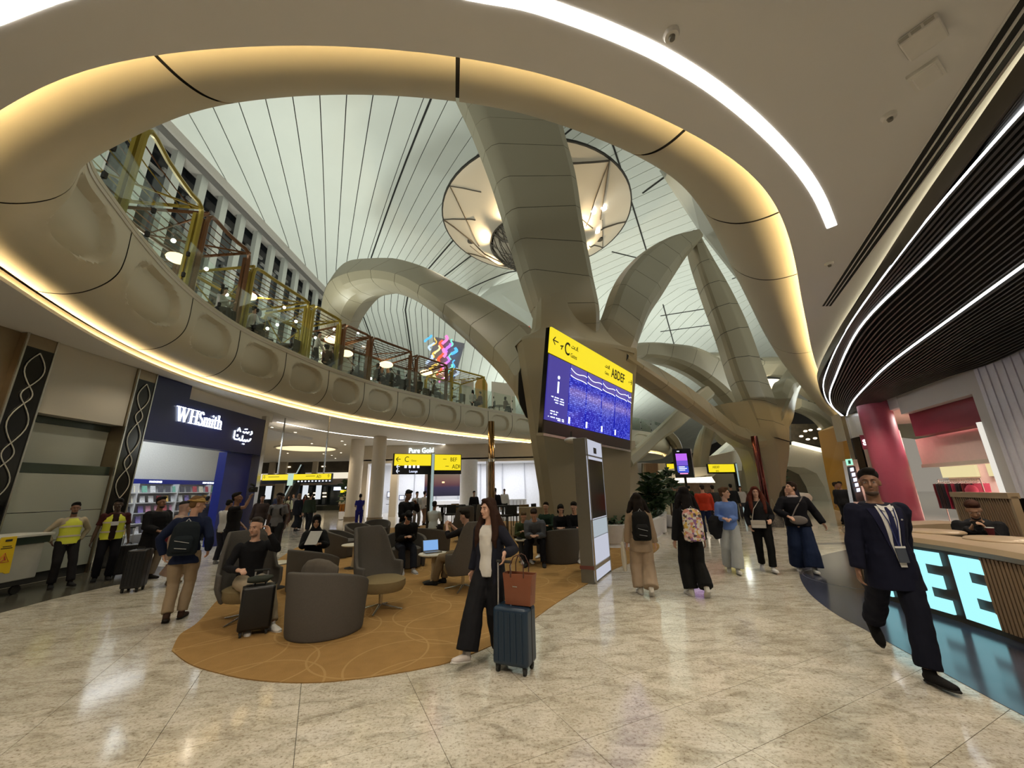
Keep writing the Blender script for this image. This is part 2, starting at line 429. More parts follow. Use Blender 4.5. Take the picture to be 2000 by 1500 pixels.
# ---- white light slots set in the soffit
M_SLOT = glow('slot_light', (1.0, .95, .88), 9.0)
def slot(pts, wd, name='ceiling_light_slot', label='', z=HC-.004, m=M_SLOT, n=10):
    q = resample(catmull([atz(x, y, z) for x, y in pts], n), .12); P_ = []
    for i, p in enumerate(q):
        d = (q[min(i+1, len(q)-1)]-q[max(i-1, 0)]).normalized(); s = Vector((-d.y, d.x, 0))*wd/2
        P_.append([p-s, p+s])
    o = MB().grid(P_, .012, (0, 0, 1)).build(name, m)
    return o
o = slot([(-300, 170), (-120, 75), (0, 26), (60, 2), (130, -22), (300, -62), (560, -75), (800, -45), (920, -16), (1020, 2), (1100, 27), (1200, 65), (1300, 112), (1400, 175), (1490, 250), (1560, 325), (1600, 385), (1625, 443)], .105)
tag(o, 'long curved bright light slot in the ceiling following the atrium rim', 'ceiling light')
o = slot([(447, 803), (550, 826), (650, 845), (760, 858), (880, 869), (960, 872)], .07)
tag(o, 'thin white light line in the ceiling behind the blue shop sign', 'ceiling light')
# oval glowing recess and small downlights over the left concourse
cx, cy = -15.6, 29.2
ov = MB().lathe([(2.1, 0), (2.1, .05), (1.9, .05)], (0, 0, 0), 48)
o = thing('oval_ceiling_light', 'large glowing oval recess in the ceiling of the left concourse', 'ceiling light', (cx, cy, HC-.06))
MB().lathe([(2.15, 0), (2.15, .055), (2.0, .055), (2.0, 0)], (0, 0, 0), 48).build('trim_ring', M_SOFF, o, 40)
MB().lathe([(1.99, .01), (1.99, .05)], (0, 0, 0), 48).build('diffuser', glow('oval_glow', (1, .80, .45), 1.3), o)
dl_me = MB().lathe([(.07, 0), (.07, .012)], (0, 0, 0), 12).mesh('lens', glow('downlight_lens', (1, .85, .62), 14))
dt_me = MB().lathe([(.10, .006), (.10, .016), (.071, .016), (.071, .0)], (0, 0, 0), 12).mesh('trim_ring', mat('white_trim', (.7, .68, .62), .4))
def downlight(x, y, label, group, z=HC-.017):
    o = thing('downlight', label, 'downlight', (x, y, z), 0, group); inst('lens', dl_me, o, loc=(0, 0, 0)); inst('trim_ring', dt_me, o, loc=(0, 0, 0)); return o
for px, py in ((531, 834), (577, 844), (591, 853), (550, 865), (609, 866), (668, 861), (674, 868), (687, 873), (736, 860), (562, 885), (632, 886), (666, 884), (648, 889), (655, 895), (747, 868)):
    g = atz(px, py, HC); downlight(g.x, g.y, 'tiny round downlight glowing in the ceiling of the left concourse', 'downlights in the left concourse ceiling')
for x, y, p in ((-13, 16, 240), (-11, 19, 420), (-12, 24, 420), (-8, 27, 380), (-18, 24, 420), (-16, 33, 500), (-22, 36, 400), (-9.2, 6.5, 50)):
    spot('concourse_downlight', (x, y, 4.9), (x, y, 0), p, (1, .84, .62), 130, .08)
for x, y, p in ((-5.5, 1.0, 210), (-1.5, .6, 320), (2.2, .8, 320), (5.2, 2.0, 190), (-8.6, 4.6, 80), (10.5, 8.0, 260), (9.0, 4.0, 200), (12.5, 14.0, 260), (-8.7, 9.5, 60), (-8.9, 12.5, 90)):
    spot('concourse_downlight', (x, y, 4.92 if x < 4 else 4.62), (x, y, 0), p, (1, .86, .68), 140, .06)
# ---- vault: strips between the seams
M_ROOF = mat('vault_panel', (.66, .69, .64), .6, noise_=(.5, .03))
roof = thing('vault', 'high pale vault of long panels', 'vault'); struct(roof)
for k_ in ('label', 'category'):
    del roof[k_]
def rx(k, y):
    xn = -12+1.76*k; xf = -19.4+1.2*min(k, 18)+1.7*max(0, k-18); s = (y-18.7)/16.6
    if s > 1.6: s = 1.6+(s-1.6)*.2
    return xn+(xf-xn)*s
def rz_(x, y):
    z = 26.0
    if y > 46: z -= (y-46)*.23
    z += 1.2*math.exp(-((y-30)/14)**2)*(math.cos(x*.11)+.82 if x > -23 else 0)
    if x > 40: z -= (x-40)*.12
    return z
ys = [-12, -4, 2, 6, 10, 13, 16, 19, 22, 25, 28, 31, 34, 37, 40, 44, 48, 54, 60, 68, 78, 90, 104, 120]
back = MB()
for k in range(-9, 62):
    P_ = []
    for y in ys:
        x0, x1 = rx(k, y)+.035, rx(k+1, y)-.035
        xm = (x0+x1)/2
        P_.append([Vector((x, y, rz_(x, y))) for x in (x0, xm, x1)])
    MB().grid(P_, .08, (0, 0, 1)).build('panel', M_ROOF, roof, smooth=30)
P_ = [[Vector((x, y, rz_(x, y)+.14)) for x in range(-60, 75, 4)] for y in ys]
back.grid(P_).build('backing', M_DARK, roof, smooth=30)
# one wide shadow gap (the double seam)
for k0, w_ in ((4.25, .16), (11.3, .2)):
    P_ = [[Vector((rx(k0, y)+d, y, rz_(rx(k0, y), y)-.02)) for d in (0, w_)] for y in ys]
    MB().grid(P_, .02, (0, 0, 1)).build('shadow_gap', M_DARK, roof, smooth=30)
def roof_line(pts, wd=.14):
    W = []
    for px, py in pts:
        z = 26.0
        for _ in range(6):
            g = atz(px, py, z); z = rz_(g.x, g.y)-.05
        W.append(g)
    q = resample(catmull(W, 6), .5); P_ = []
    for i, p in enumerate(q):
        d = (q[min(i+1, len(q)-1)]-q[max(i-1, 0)]).normalized(); s = Vector((-d.y, d.x, 0))*wd/2
        P_.append([Vector((v.x, v.y, rz_(v.x, v.y)-.05)) for v in (p-s, p+s)])
    MB().grid(P_, .03, (0, 0, 1)).build('joint', M_DARK, roof, smooth=30)
for pts in ([(852, 552), (920, 500)], [(905, 573), (925, 560), (985, 535), (1010, 530)], [(1195, 492), (1270, 510)], [(1255, 378), (1300, 345)], [(1300, 575), (1385, 560)], [(1290, 618), (1400, 600)], [(1290, 650), (1410, 633)], [(1430, 545), (1445, 540)], [(1250, 800), (1330, 745)]): roof_line(pts)
# ---- far end of the hall and left facade
M_FIN = mat('facade_fin', (.44, .45, .41), .5); M_GLZ = mat('night_glass', (.015, .017, .02), .12, spec=.6)
wl = thing('wall_left', None, None); struct(wl)
MB().box((-24.7, 55, 15.6), (.3, 130, 20.6)).build('glazing', M_GLZ, wl)
MB().box((-23.4, 55, 25.75), (1.6, 130, .7)).build('head_beam', mat('head_beam', (.40, .37, .33), .6), wl)
MB().box((-23.0, 55, 25.3), (.4, 130, .2)).build('head_trim', mat('head_trim', (.12, .11, .10), .6), wl)
fin = MB().box((0, 0, 0), (.42, .62, 19.2)).mesh('fin', M_FIN)
tr = MB().box((0, 0, 0), (.18, 2.3, .22)).mesh('transom', mat('transom', (.30, .29, .27), .5))
for k in range(28):
    y = 15.5+k*2.2
    inst('fin', fin, wl, loc=(-23.6, y, 15.8))
    for z in (11.0, 14.0, 17.2, 20.5, 23.6): inst('transom', tr, wl, loc=(-24.45, y+1.1, z+.5*(k % 2)))
we = thing('wall_back', None, None); struct(we)
M_CREAM = mat('cream_wall', (.60, .57, .50), .6, noise_=(.8, .03))
MB().box((5, 122, 8), (140, .4, 18)).build('end_wall', M_CREAM, we)
wt = MB().box((0, 0, 0), (.5, .3, 3.2)).mesh('fin', M_FIN); dk = MB().box((14, 96, 13.0), (46, .3, 3.0)).build('glazing', M_GLZ, we)
for k in range(36): inst('fin', wt, we, loc=(-8+k*1.25, 95.6, 13.0))
# ================================================================ TREE COLUMNS (creased, panel clad)
M_BEAM = mat('column_cladding', (.265, .232, .155), .5, noise_=(.4, .05))
SEC_A = [(0, .55), (.04, .22), (.12, .06), (.2, 0), (.93, 0), (1, .12), (1, .9), (.9, 1), (.1, 1)]
SEC_B = [(0, .45), (.10, .12), (.22, 0), (.78, 0), (.90, .12), (1, .45), (.9, 1), (.1, 1)]
SEC_C = [(0, .25), (.05, .08), (.12, 0), (.5, 0), (.56, .03), (.62, .10), (1, .42), (1, .8), (.8, 1), (.1, 1)]
def member(parent, rows, thick, seams, sec=SEC_B, name='limb', n=8, gap=.012, m=None, pm=True):
    """rows of (left px, left py, right px, right py, Y[, Yright]) -> a lofted limb split into cladding panels"""
    Lp, Rp = [], []
    for r in rows:
        Yr = r[5] if len(r) > 5 else r[4]
        Lp.append(aty(r[0], r[1], r[4])); Rp.append(aty(r[2], r[3], Yr))
    if isinstance(thick, (int, float)): thick = [thick]*len(rows)
    LL, RR = catmull(Lp, n), catmull(Rp, n); T = [v.x for v in catmull([(t, 0, 0) for t in thick], n)]
    N = len(LL); C_ = [(a+b)/2 for a, b in zip(LL, RR)]
    def ring(t, k=1.0):
        i = min(int(t), N-2); f = t-i
        a, b, th = LL[i].lerp(LL[i+1], f), RR[i].lerp(RR[i+1], f), T[i]*(1-f)+T[i+1]*f
        tg = (C_[min(i+1, N-1)]-C_[max(i-1, 0)]).normalized(); w_ = b-a
        dv = w_.cross(tg)
        dv = dv.normalized() if dv.length > 1e-6 else Vector((0, 1, 0))
        if dv.y < 0: dv = -dv
        pts = [a+w_*u+dv*(v*th) for u, v in sec]
        if k != 1.0:
            c = sum(pts, Vector())/len(pts); pts = [c+(p-c)*k for p in pts]
        return pts
    def loft(t0, t1, k=1.0, caps=True):
        ts = [t0]+[q for q in range(int(t0)+1, int(math.ceil(t1)))]+[t1]
        if len(ts) > 2 and ts[1]-ts[0] < 1e-4: ts.pop(1)
        if len(ts) > 2 and ts[-1]-ts[-2] < 1e-4: ts.pop(-2)
        mb = MB(); v = []; f = []; s_ = len(sec)
        for t in ts: v += ring(t, k)
        for i in range(len(ts)-1):
            for q in range(s_): f.append((i*s_+q, i*s_+(q+1) % s_, (i+1)*s_+(q+1) % s_, (i+1)*s_+q))
        if caps: f += [tuple(range(s_)), tuple((len(ts)-1)*s_+q for q in range(s_))]
        return mb.add(v, f)
    core = loft(0, N-1, .985).build(name, M_DARK if seams > 1 else (m or M_BEAM), parent, smooth=24)
    if seams > 1:
        sl = [(N-1)*i/seams for i in range(seams+1)]
        for a, b in zip(sl, sl[1:]):
            loft(a+gap*n*.5, b-gap*n*.5).build('panel', m or M_BEAM, core, smooth=24)
    return core
def tree(label, loc, group=None):
    o = thing('tree_column', label, 'column', (0, 0, 0), 0, group); return o
# --- main tree in the middle
T1 = tree('huge taupe branching column carrying the blue flight display', (0, 0, 0))
member(T1, [(1042, 585, 1160, 548, 12.55), (1040, 615, 1176, 600, 12.45), (1034, 642, 1200, 636, 12.4), (1006, 654, 1238, 657, 12.3), (1009, 675, 1257, 672, 12.2), (1026, 780, 1249, 800, 12.1), (1040, 880, 1246, 880, 12.0), (1056, 980, 1244, 970, 12.0), (1072, 1062, 1242, 1050, 12.0)], 1.5, 1, SEC_C, 'trunk', n=6)
member(T1, [(1065, 700, 1170, 700, 12.95), (1055, 650, 1172, 650, 12.8), (1040, 600, 1172, 596, 12.5), (1010, 500, 1157, 520, 12.9), (985, 420, 1138, 415, 13.3), (958, 330, 1125, 330, 13.8), (925, 240, 1104, 250, 14.4), (902, 185, 1090, 195, 15.0), (860, 90, 1060, 110, 16.5), (800, -30, 1020, 0, 18.5)], [1.3, 1.3, 1.3, 1.4, 1.5, 1.7, 1.9, 2.1, 2.6, 3.2], 13, SEC_A, 'upper_limb')
member(T1, [(1150, 700, 1215, 740, 13.2), (1172, 630, 1250, 690, 13.2), (1188, 600, 1260, 656, 13.4), (1205, 550, 1280, 600, 14.5), (1228, 512, 1305, 560, 16.5), (1265, 478, 1330, 520, 18.8), (1310, 455, 1352, 488, 21), (1364, 444, 1376, 462, 22.5)], [1.3, 1.3, 1.2, 1.1, 1.1, 1.1, 1.0, .8], 9, SEC_B, 'rising_limb')
member(T1, [(1010, 830, 1015, 640, 12.6, 12.4), (1003, 800, 1005, 672, 13, 12.8), (985, 770, 990, 650, 14, 13.6), (940, 715, 950, 608, 15.6, 15.2), (880, 655, 895, 568, 17.5, 17), (820, 603, 840, 530, 19.5, 19), (770, 573, 780, 502, 21.5, 21), (725, 566, 715, 492, 23.5, 23), (685, 578, 655, 498, 25, 24.6), (664, 600, 620, 515, 26, 26), (655, 640, 605, 560, 26.4, 26.6), (652, 700, 600, 650, 26.5, 26.8), (650, 765, 596, 740, 26.5, 26.8), (650, 830, 596, 830, 26.5, 26.8)], [1.5, 1.5, 1.6, 2.0, 2.3, 2.6, 3.0, 3.2, 3.2, 3, 2.8, 2.8, 2.8, 2.8], 15, [(0, .5), (.08, .2), (.2, .05), (.3, 0), (.52, .0), (.58, .05), (1, .6), (1, .9), (.8, 1), (.1, 1)], 'arch_limb')
# --- second tree on the right
T2 = tree('second tall branching column rising right of the flight display', (0, 0, 0))
member(T2, [(1400, 790, 1560, 770, 22), (1430, 835, 1562, 830, 21.9), (1470, 875, 1562, 880, 21.8), (1490, 930, 1556, 930, 21.7), (1500, 1008, 1560, 1006, 21.7)], 2.0, 1, SEC_C, 'trunk', n=6)
member(T2, [(1352, 448, 1378, 452, 22.6), (1362, 500, 1398, 488, 22.5), (1384, 570, 1437, 555, 22.3), (1412, 650, 1473, 630, 22.1), (1438, 730, 1510, 730, 21.9), (1462, 790, 1536, 800, 21.9), (1480, 850, 1558, 860, 21.9)], 1.4, 10, SEC_C, 'upper_limb')
member(T2, [(1225, 712, 1232, 672, 12.6, 12.6), (1254, 732, 1262, 692, 13.0, 13.0), (1300, 766, 1312, 720, 14.6, 14.4), (1350, 806, 1365, 757, 16.8, 16.4), (1392, 838, 1412, 797, 18.8, 18.4), (1430, 862, 1450, 832, 20.3, 20), (1475, 880, 1480, 838, 21.4, 21.2), (1498, 885, 1500, 830, 21.8, 21.7)], [1.1, 1.1, 1.2, 1.3, 1.4, 1.4, 1.4, 1.4], 7, [(0, .5), (.1, .15), (.3, 0), (.45, .0), (.5, .05), (1, .5), (1, .9), (.8, 1), (.1, 1)], 'arch_limb')
member(T2, [(1500, 870, 1540, 800, 22.4), (1530, 862, 1548, 760, 22.8), (1546, 845, 1556, 740, 23.4), (1554, 790, 1566, 740, 25), (1562, 740, 1590, 720, 27)], 1.2, 1, SEC_B, 'rear_limb')
# --- farther trees
T3 = tree('farther arching column seen behind the second branching column', (0, 0, 0))
member(T3, [(1215, 712, 1222, 676, 29), (1262, 700, 1270, 664, 30), (1310, 706, 1318, 666, 31), (1350, 722, 1365, 672, 32), (1385, 745, 1410, 692, 33), (1420, 775, 1448, 720, 34), (1450, 812, 1475, 760, 35), (1470, 850, 1510, 800, 36), (1470, 960, 1510, 960, 36)], 2.2, 8, SEC_B, 'arch_limb')
member(T3, [(1420, 770, 1470, 815, 36), (1400, 800, 1425, 822, 37), (1376, 820, 1400, 850, 38), (1366, 870, 1392, 880, 39), (1360, 950, 1380, 950, 39)], 1.6, 1, SEC_B, 'dark_limb')
member(T3, [(1362, 715, 1380, 690, 34), (1420, 720, 1440, 690, 36), (1470, 740, 1500, 702, 38), (1530, 745, 1570, 705, 42), (1600, 790, 1640, 740, 46)], 1.6, 4, SEC_B, 'cross_limb')
T4 = tree('distant slanting column far down the hall over the small screens', (0, 0, 0))
member(T4, [(1228, 888, 1240, 912, 27), (1258, 862, 1272, 884, 28.5), (1285, 838, 1298, 858, 30), (1310, 812, 1330, 836, 31), (1340, 782, 1365, 804, 32), (1380, 750, 1400, 772, 33)], 1.2, 1, SEC_B, 'slanting_limb')
member(T4, [(1303, 854, 1316, 842, 40), (1318, 872, 1332, 862, 41), (1326, 900, 1340, 900, 42), (1328, 958, 1342, 958, 42)], 1.4, 1, SEC_B, 'bent_limb')
member(T4, [(1393, 832, 1402, 822, 46), (1408, 858, 1418, 850, 46), (1436, 880, 1448, 866, 46), (1470, 905, 1490, 890, 46)], 1.4, 1, SEC_B, 'low_limb')
member(T4, [(1395, 888, 1410, 900, 44), (1425, 862, 1440, 878, 44), (1445, 845, 1462, 862, 44)], 1.2, 1, SEC_B, 'pale_limb', m=M_ROOF)
T5 = tree('far tree column on the right beyond the orange wall', (0, 0, 0))
member(T5, [(1566, 800, 1566, 775, 40), (1600, 815, 1606, 790, 42), (1625, 840, 1640, 815, 44), (1640, 880, 1660, 870, 46)], 1.6, 1, SEC_B, 'arch_limb')
# vault fold that comes down between the trees (pale wedge)
fold = thing('vault_fold', None, None); struct(fold)
def patch(pxs, Y, m, name, parent, th=.2):
    P = [aty(x, y, q) for x, y, q in pxs]
    mb = MB(); n = len(P); mb.add(P+[p+Vector((0, th, 0)) for p in P], [tuple(range(n)), tuple(range(2*n-1, n-1, -1))]+[(i, (i+1) % n, n+(i+1) % n, n+i) for i in range(n)])
    return mb.build(name, m, parent)
patch([(1290, 330, 24), (1330, 300, 22), (1450, 420, 22), (1530, 600, 23), (1600, 760, 27), (1560, 700, 27), (1480, 560, 25), (1440, 540, 24.5), (1366, 446, 24)], 0, M_ROOF, 'panel', fold)
patch([(960, 560, 44), (1030, 540, 40), (1048, 620, 38), (1040, 660, 40), (1000, 640, 44), (925, 590, 46)], 0, M_ROOF, 'panel', fold)
# ================================================================ DISC LAMPS
M_DISC = mat('disc_skin', (.56, .50, .40), .55, noise_=(.5, .04))
M_MESH = mat('lattice_dark', (.10, .085, .065), .6)
def disc(label, cx, cy, z, R, hub, drop, det=True):
    o = thing('disc_lamp', label, 'ceiling lamp', (cx, cy, z))
    prof = [(hub, -drop), (hub*1.25, -drop*.86), (hub+(R-hub)*.45, -drop*.5), (hub+(R-hub)*.8, -drop*.15), (R, 0), (R*.985, .18), (R*.5, .3)]
    mb = MB(); v = []; n = 64
    for r, h in prof:
        for k in range(n): a = 2*PI*k/n; v.append((r*math.cos(a), r*math.sin(a), h))
    f = [(i*n+k, i*n+(k+1) % n, (i+1)*n+(k+1) % n, (i+1)*n+k) for i in range(len(prof)-1) for k in range(n)]
    mb.add(v, f).build('shell', M_DISC, o, smooth=40)
    MB().lathe([(R*.985, .0), (R+.10, .0), (R+.10, .16), (R*.985, .16)], (0, 0, 0), 64).build('rim', M_DARK, o, smooth=40)
    MB().lathe([(hub+.10, -drop-.02), (hub+.10, -drop+.12), (hub-.02, -drop+.12), (hub-.02, -drop-.02)], (0, 0, 0), 48).build('hub_ring', M_MESH, o, smooth=40)
    hb = MB(); 
    def hz(x, y): q = min(1, math.hypot(x, y)/hub); return -drop-.9*math.sqrt(max(0, 1-q*q))*hub*.45
    random.seed(3)
    for k in range(46 if det else 10):
        a = random.random()*2*PI; b = a+random.uniform(1.5, 4.5)
        p = [Vector((hub*math.cos(a), hub*math.sin(a), 0)).lerp(Vector((hub*math.cos(b), hub*math.sin(b), 0)), t/8) for t in range(9)]
        hb.tube([(q.x, q.y, hz(q.x, q.y)) for q in p], .035, 4)
    hb.build('lattice', M_MESH, o)
    MB().ell((0, 0, -drop+.1), (hub*.96, hub*.96, hub*.34), nu=32, nv=12).build('inner_bowl', mat('bowl_cream', (.42, .37, .29), .7), o, smooth=60)
    if det:
        def zz(r):
            for (r0, h0), (r1, h1) in zip(prof, prof[1:]):
                if r0 <= r <= r1: return h0+(h1-h0)*(r-r0)/(r1-r0)
            return 0
        for a0, r0, a1, r1, w_ in ((2.6, R, 3.3, hub*1.3, .08), (2.6, R, 2.35, hub*1.6, .05), (3.1, R, 3.9, hub, .1), (3.1, R, 2.75, hub*1.4, .06), (3.5, R*.8, 4.5, R*.98, .05), (4.1, hub, 3.75, R, .08), (.9, R, 0.35, hub*1.4, .12), (.9, R, 1.5, R*.85, .12), (.9, R, .5, R*.55, .1), (.35, R*.6, 1.1, R*.6, .08), (-.05, R, .1, hub*1.4, .08), (-.55, R, -.15, hub*1.2, .07), (-.55, R, .3, R*.7, .05), (-.75, R*.98, -1.2, hub*1.1, .06), (5.1, R*.98, 4.7, hub*1.1, .05)):
            p = []
            A = Vector((r0*math.cos(a0), -r0*math.sin(a0), 0)); B = Vector((r1*math.cos(a1), -r1*math.sin(a1), 0))
            for t in range(13):
                q = A.lerp(B, t/12); rr_ = q.length
                if rr_ < hub: continue
                p.append((q.x, q.y, zz(rr_)-.02))
            if len(p) > 2: MB().tube(p, [(w_, .03)]*len(p), 6, side=(0, 0, 1) if False else None).build('joint', M_MESH, o)
        for a, r in ((.62, R*.66), (.48, R*.74), (.18, R*.64)):
            e = MB().lathe([(.20, -.10), (.20, .05)], (r*math.cos(a), -r*math.sin(a), zz(r)), 16).build('lamp', glow('disc_lamp_white', (1, .97, .9), 25), o)
        for a, r in ((3.35, R*.74), (-.22, R*.74)):
            MB().lathe([(.28, -.05), (.28, .05)], (r*math.cos(a), -r*math.sin(a), zz(r)), 16).build('camera_port', M_DARK, o)
    return o
dz = 22.0
g = atz(1066, 398, dz)
disc('large round disc lamp in the vault behind the main branching column', 2.1, 25.6, dz, 7.15, 3.5, 2.2)
for a in range(8):
    an = a*PI/4+.2
    spot('disc_wash', (2.1+4.0*math.cos(an), 25.6+4.0*math.sin(an), 19.0), (2.1+4.9*math.cos(an), 25.6+4.9*math.sin(an), 21.0), 420, (1, .78, .48), 120, .1)
g = aty(1458, 758, 44)
disc('far flat disc lamp glowing behind the second branching column', g.x, g.y, g.z, 3.9, 1.2, .5, False)
area('disc_wash', (g.x, g.y-3, g.z-2.6), (g.x, g.y, g.z), 1.2, 900, (1, .93, .78))
# --- colourful lit artwork on the upper level far behind
art = thing('neon_artwork', 'multicoloured lit script artwork glowing high behind the arch limb', 'artwork', aty(862, 700, 34))
random.seed(11)
cols = [(.1, .5, .9), (.9, .25, .6), (.95, .6, .1), (.2, .75, .6), (.85, .12, .05), (.55, .7, .95), (.6, .2, .8), (.9, .85, .4)]
for k in range(26):
    t = k/26; x = -1.3+2.6*((k*.618) % 1)+t*.3; z = 2.0-4.2*t
    mb = MB(); a = random.uniform(.6, 1.3)
    pts = [Vector((x+.5*math.cos(a)*s*1.0+.18*math.sin(s*5+k), -.1*random.random(), z+.9*math.sin(a)*s)) for s in [i/6-.5 for i in range(7)]]
    mb.tube(pts, random.uniform(.05, .15), 6).build('tube', glow('neon_%d' % (k % 8), cols[k % 8], 1.3), art)
MB().box((.2, .4, -.1), (2.9, .2, 4.2), Matrix.Rotation(.25, 3, 'Y')).build('backing', mat('art_back', (.25, .25, .3), .5), art)
art2 = thing('neon_lettering', 'row of bright coloured lit lettering shapes high left of the main column', 'artwork', aty(1006, 642, 30))
for k, (ch, c_) in enumerate(zip('YEAPAL', (3, 1, 2, 1, 3, 4))):
    text(ch, .95, Matrix.Translation((-1.6+k*.5, 0, .22-.13*k)) @ Matrix.Rotation(PI/2, 4, 'X') @ Matrix.Rotation(-.3, 4, 'Z'), glow('neon_%d' % c_, cols[c_], 1.6), art2, 'letter', .04, bold=.02)
MB().box((-.2, .15, .1), (3.0, .06, .06), Matrix.Rotation(.2, 3, 'Y')).build('rail', M_DARK, art2)
# ================================================================ LEFT SIDE: wall, vine columns, blue shop
def proj(p):
    v = Vector(p)-Vector((0, 0, CAM_H)); c = v.dot(_f)
    return 1000+F_PX*v.dot(CR)/c, 750-F_PX*v.dot(CU)/c
M_BRONZE = mat('bronze_trim', (.30, .24, .16), .3, .8)
M_STEEL = mat('brushed_steel', (.55, .54, .50), .25, .9)
M_BLACKG = mat('black_gloss', (.006, .006, .006), .15)
M_PANEL = mat('wall_panel', (.42, .40, .34), .45, noise_=(.9, .05))
M_PANEL2 = mat('wall_panel_lower', (.36, .38, .33), .3, noise_=(.9, .05))
M_DKGREEN = mat('dark_band', (.03, .045, .035), .2)
lw = bpy.data.objects.new('wall_left', None); COL.objects.link(lw); struct(lw)
XW = -10.0
def wbox(y0, y1, z0, z1, x0, x1, m, name='panel', par=None, bevel=0):
    return MB().box(((x0+x1)/2, (y0+y1)/2, (z0+z1)/2), (abs(x1-x0), abs(y1-y0), abs(z1-z0))).build(name, m, par or lw, bevel=bevel)
wbox(7.85, 9.73, 3.44, HC, XW-.5, XW, M_PANEL)
for z0, z1, m in ((2.42, 3.28, M_PANEL2), (1.42, 2.20, M_PANEL2), (.82, 1.405, M_PANEL2), (.2, .805, M_PANEL2)):
    for y0, y1 in ((7.0, 9.73),): wbox(y0, y1, z0, z1, XW-.5, XW-.02 if z1 < 3.2 else XW-.32, m)
wbox(7.0, 9.73, 2.21, 2.41, XW-.5, XW-.05, M_DKGREEN, 'band'); wbox(7.0, 9.73, 0, .19, XW-.5, XW-.05, M_DARK, 'plinth')
wbox(7.0, 9.73, 3.285, 3.43, XW-.5, XW-.30, M_DKGREEN, 'band')
wbox(-6, 7.0, 0, HC, XW-.9, XW-.6, M_BLACKG, 'panel'); wbox(6.9, 7.3, 0, HC, XW-.5, XW-.1, M_BRONZE, 'reveal')
wbox(9.3, 18, 4.99, 5.0, XW-3, XW, M_SOFF, 'head')
def vine_column(label, y0, y1, zt, x=XW+.04):
    o = thing('vine_column', label, 'column', (x, (y0+y1)/2, 0)); w_ = y1-y0
    MB().box((-.25, 0, zt/2), (.5, w_, zt)).build('casing', M_BRONZE, o, bevel=.01)
    MB().box((.004, 0, zt/2-.12), (.012, w_-.07, zt-.30)).build('black_panel', M_BLACKG, o)
    for s in (-1, 1): MB().box((.012, s*(w_/2-.017), zt/2), (.03, .03, zt)).build('edge_trim', M_STEEL, o)
    z = zt-.30; k = 0
    for ph in (1, -1):
        pts = []; z = zt-.36; L_ = [.72, .36, .80, .40, .70, .36, .8]; sg = ph
        for q, l in enumerate(L_):
            am = (.30 if l > .5 else .17)*w_*sg; m_ = 8
            for t in range(m_):
                u = t/m_; pts.append((.03, am*math.sin(PI*u)+(z-l*u-zt/2)*0, z-l*u))
            z -= l; sg = -sg
        MB().tube(pts, .012, 6).build('vine', mat('silver_vine', (.7, .68, .6), .3, .6), o, smooth=60)
    return o
vine_column('tall black column with silver vine pattern at the far left edge', 7.30, 7.86, HC-.005)
vine_column('tall black column with silver vine pattern left of the blue shop', 9.74, 10.30, HC-.005)
# ---- the blue shop
shop = thing('wall_left', None, None); struct(shop)
M_BLUE = mat('shop_blue', (.006, .010, .075), .3); M_BLUE2 = mat('shop_blue_bright', (.008, .018, .22), .35)
wbox(10.31, 11.55, 3.36, HC, XW-.35, XW, M_BLUE, 'fascia', shop); wbox(11.55, 15.3, 3.36, 4.58, XW-.35, XW, M_BLUE, 'fascia', shop)
wbox(10.31, 15.3, 3.18, 3.36, XW-.35, XW, M_BLUE, 'fascia_foot', shop)
wbox(11.56, 16, 4.6, HC, XW-1.2, XW-.15, M_SOFF, 'soffit_step', shop)
wbox(13.95, 15.3, 0, 3.18, XW-.6, XW-.3, M_BLUE2, 'side_panel', shop)
wbox(15.3, 15.52, 0, 4.75, XW-.35, XW+.03, M_STEEL, 'door_post', shop)
M_SHOPW = mat('shop_wall_speckle', (.55, .54, .50), .7, noise_=(28, .22))
wbox(8.5, 19.8, 2.33, 4.3, XW-4.2, XW-4.0, M_SHOPW, 'rear_wall', shop); wbox(8.5, 19.8, 0, 2.33, XW-4.2, XW-4.0, mat('shelf_back', (.45, .45, .45), .6), 'rear_wall', shop)
wbox(9.0, 19.8, 4.35, 4.45, XW-4.2, XW-.35, mat('shop_ceiling', (.7, .7, .7), .6), 'ceiling', shop)
wbox(19.7, 19.9, 0, 4.4, XW-4.2, XW-3, M_SHOPW, 'return_wall', shop); wbox(8.9, 9.1, 0, 4.4, XW-4.2, XW-.6, M_SHOPW, 'return_wall', shop)
for y in (10.8, 13.2, 15.6): wbox(y, y+1.6, 4.30, 4.345, XW-2.6, XW-2.35, glow('shop_tube', (.85, .95, 1), 14), 'light_strip', shop)
area('shop_light', (XW-2.3, 13, 4.25), (XW-2.3, 13, 0), 3.0, 110, (.88, .94, 1.0), 5)
Mx = frame((XW+.03, 0, 0), (0, 1, 0), (0, 0, 1))
M_SIGNW = glow('sign_white', (.88, .97, 1), 4.5)
def ontext(s, y, z, size, m, par, name='lettering', ext=.02, sx=1.0, bold=0, x=XW+.02):
    return text(s, size, frame((x, y, z), (0, 1, 0), (0, 0, 1)), m, par, name, ext, sx=sx, bold=bold)
sg = thing('shop_sign', 'glowing white lettering WHSmith on the blue shop front', 'sign', (XW+.02, 11.15, 3.83))
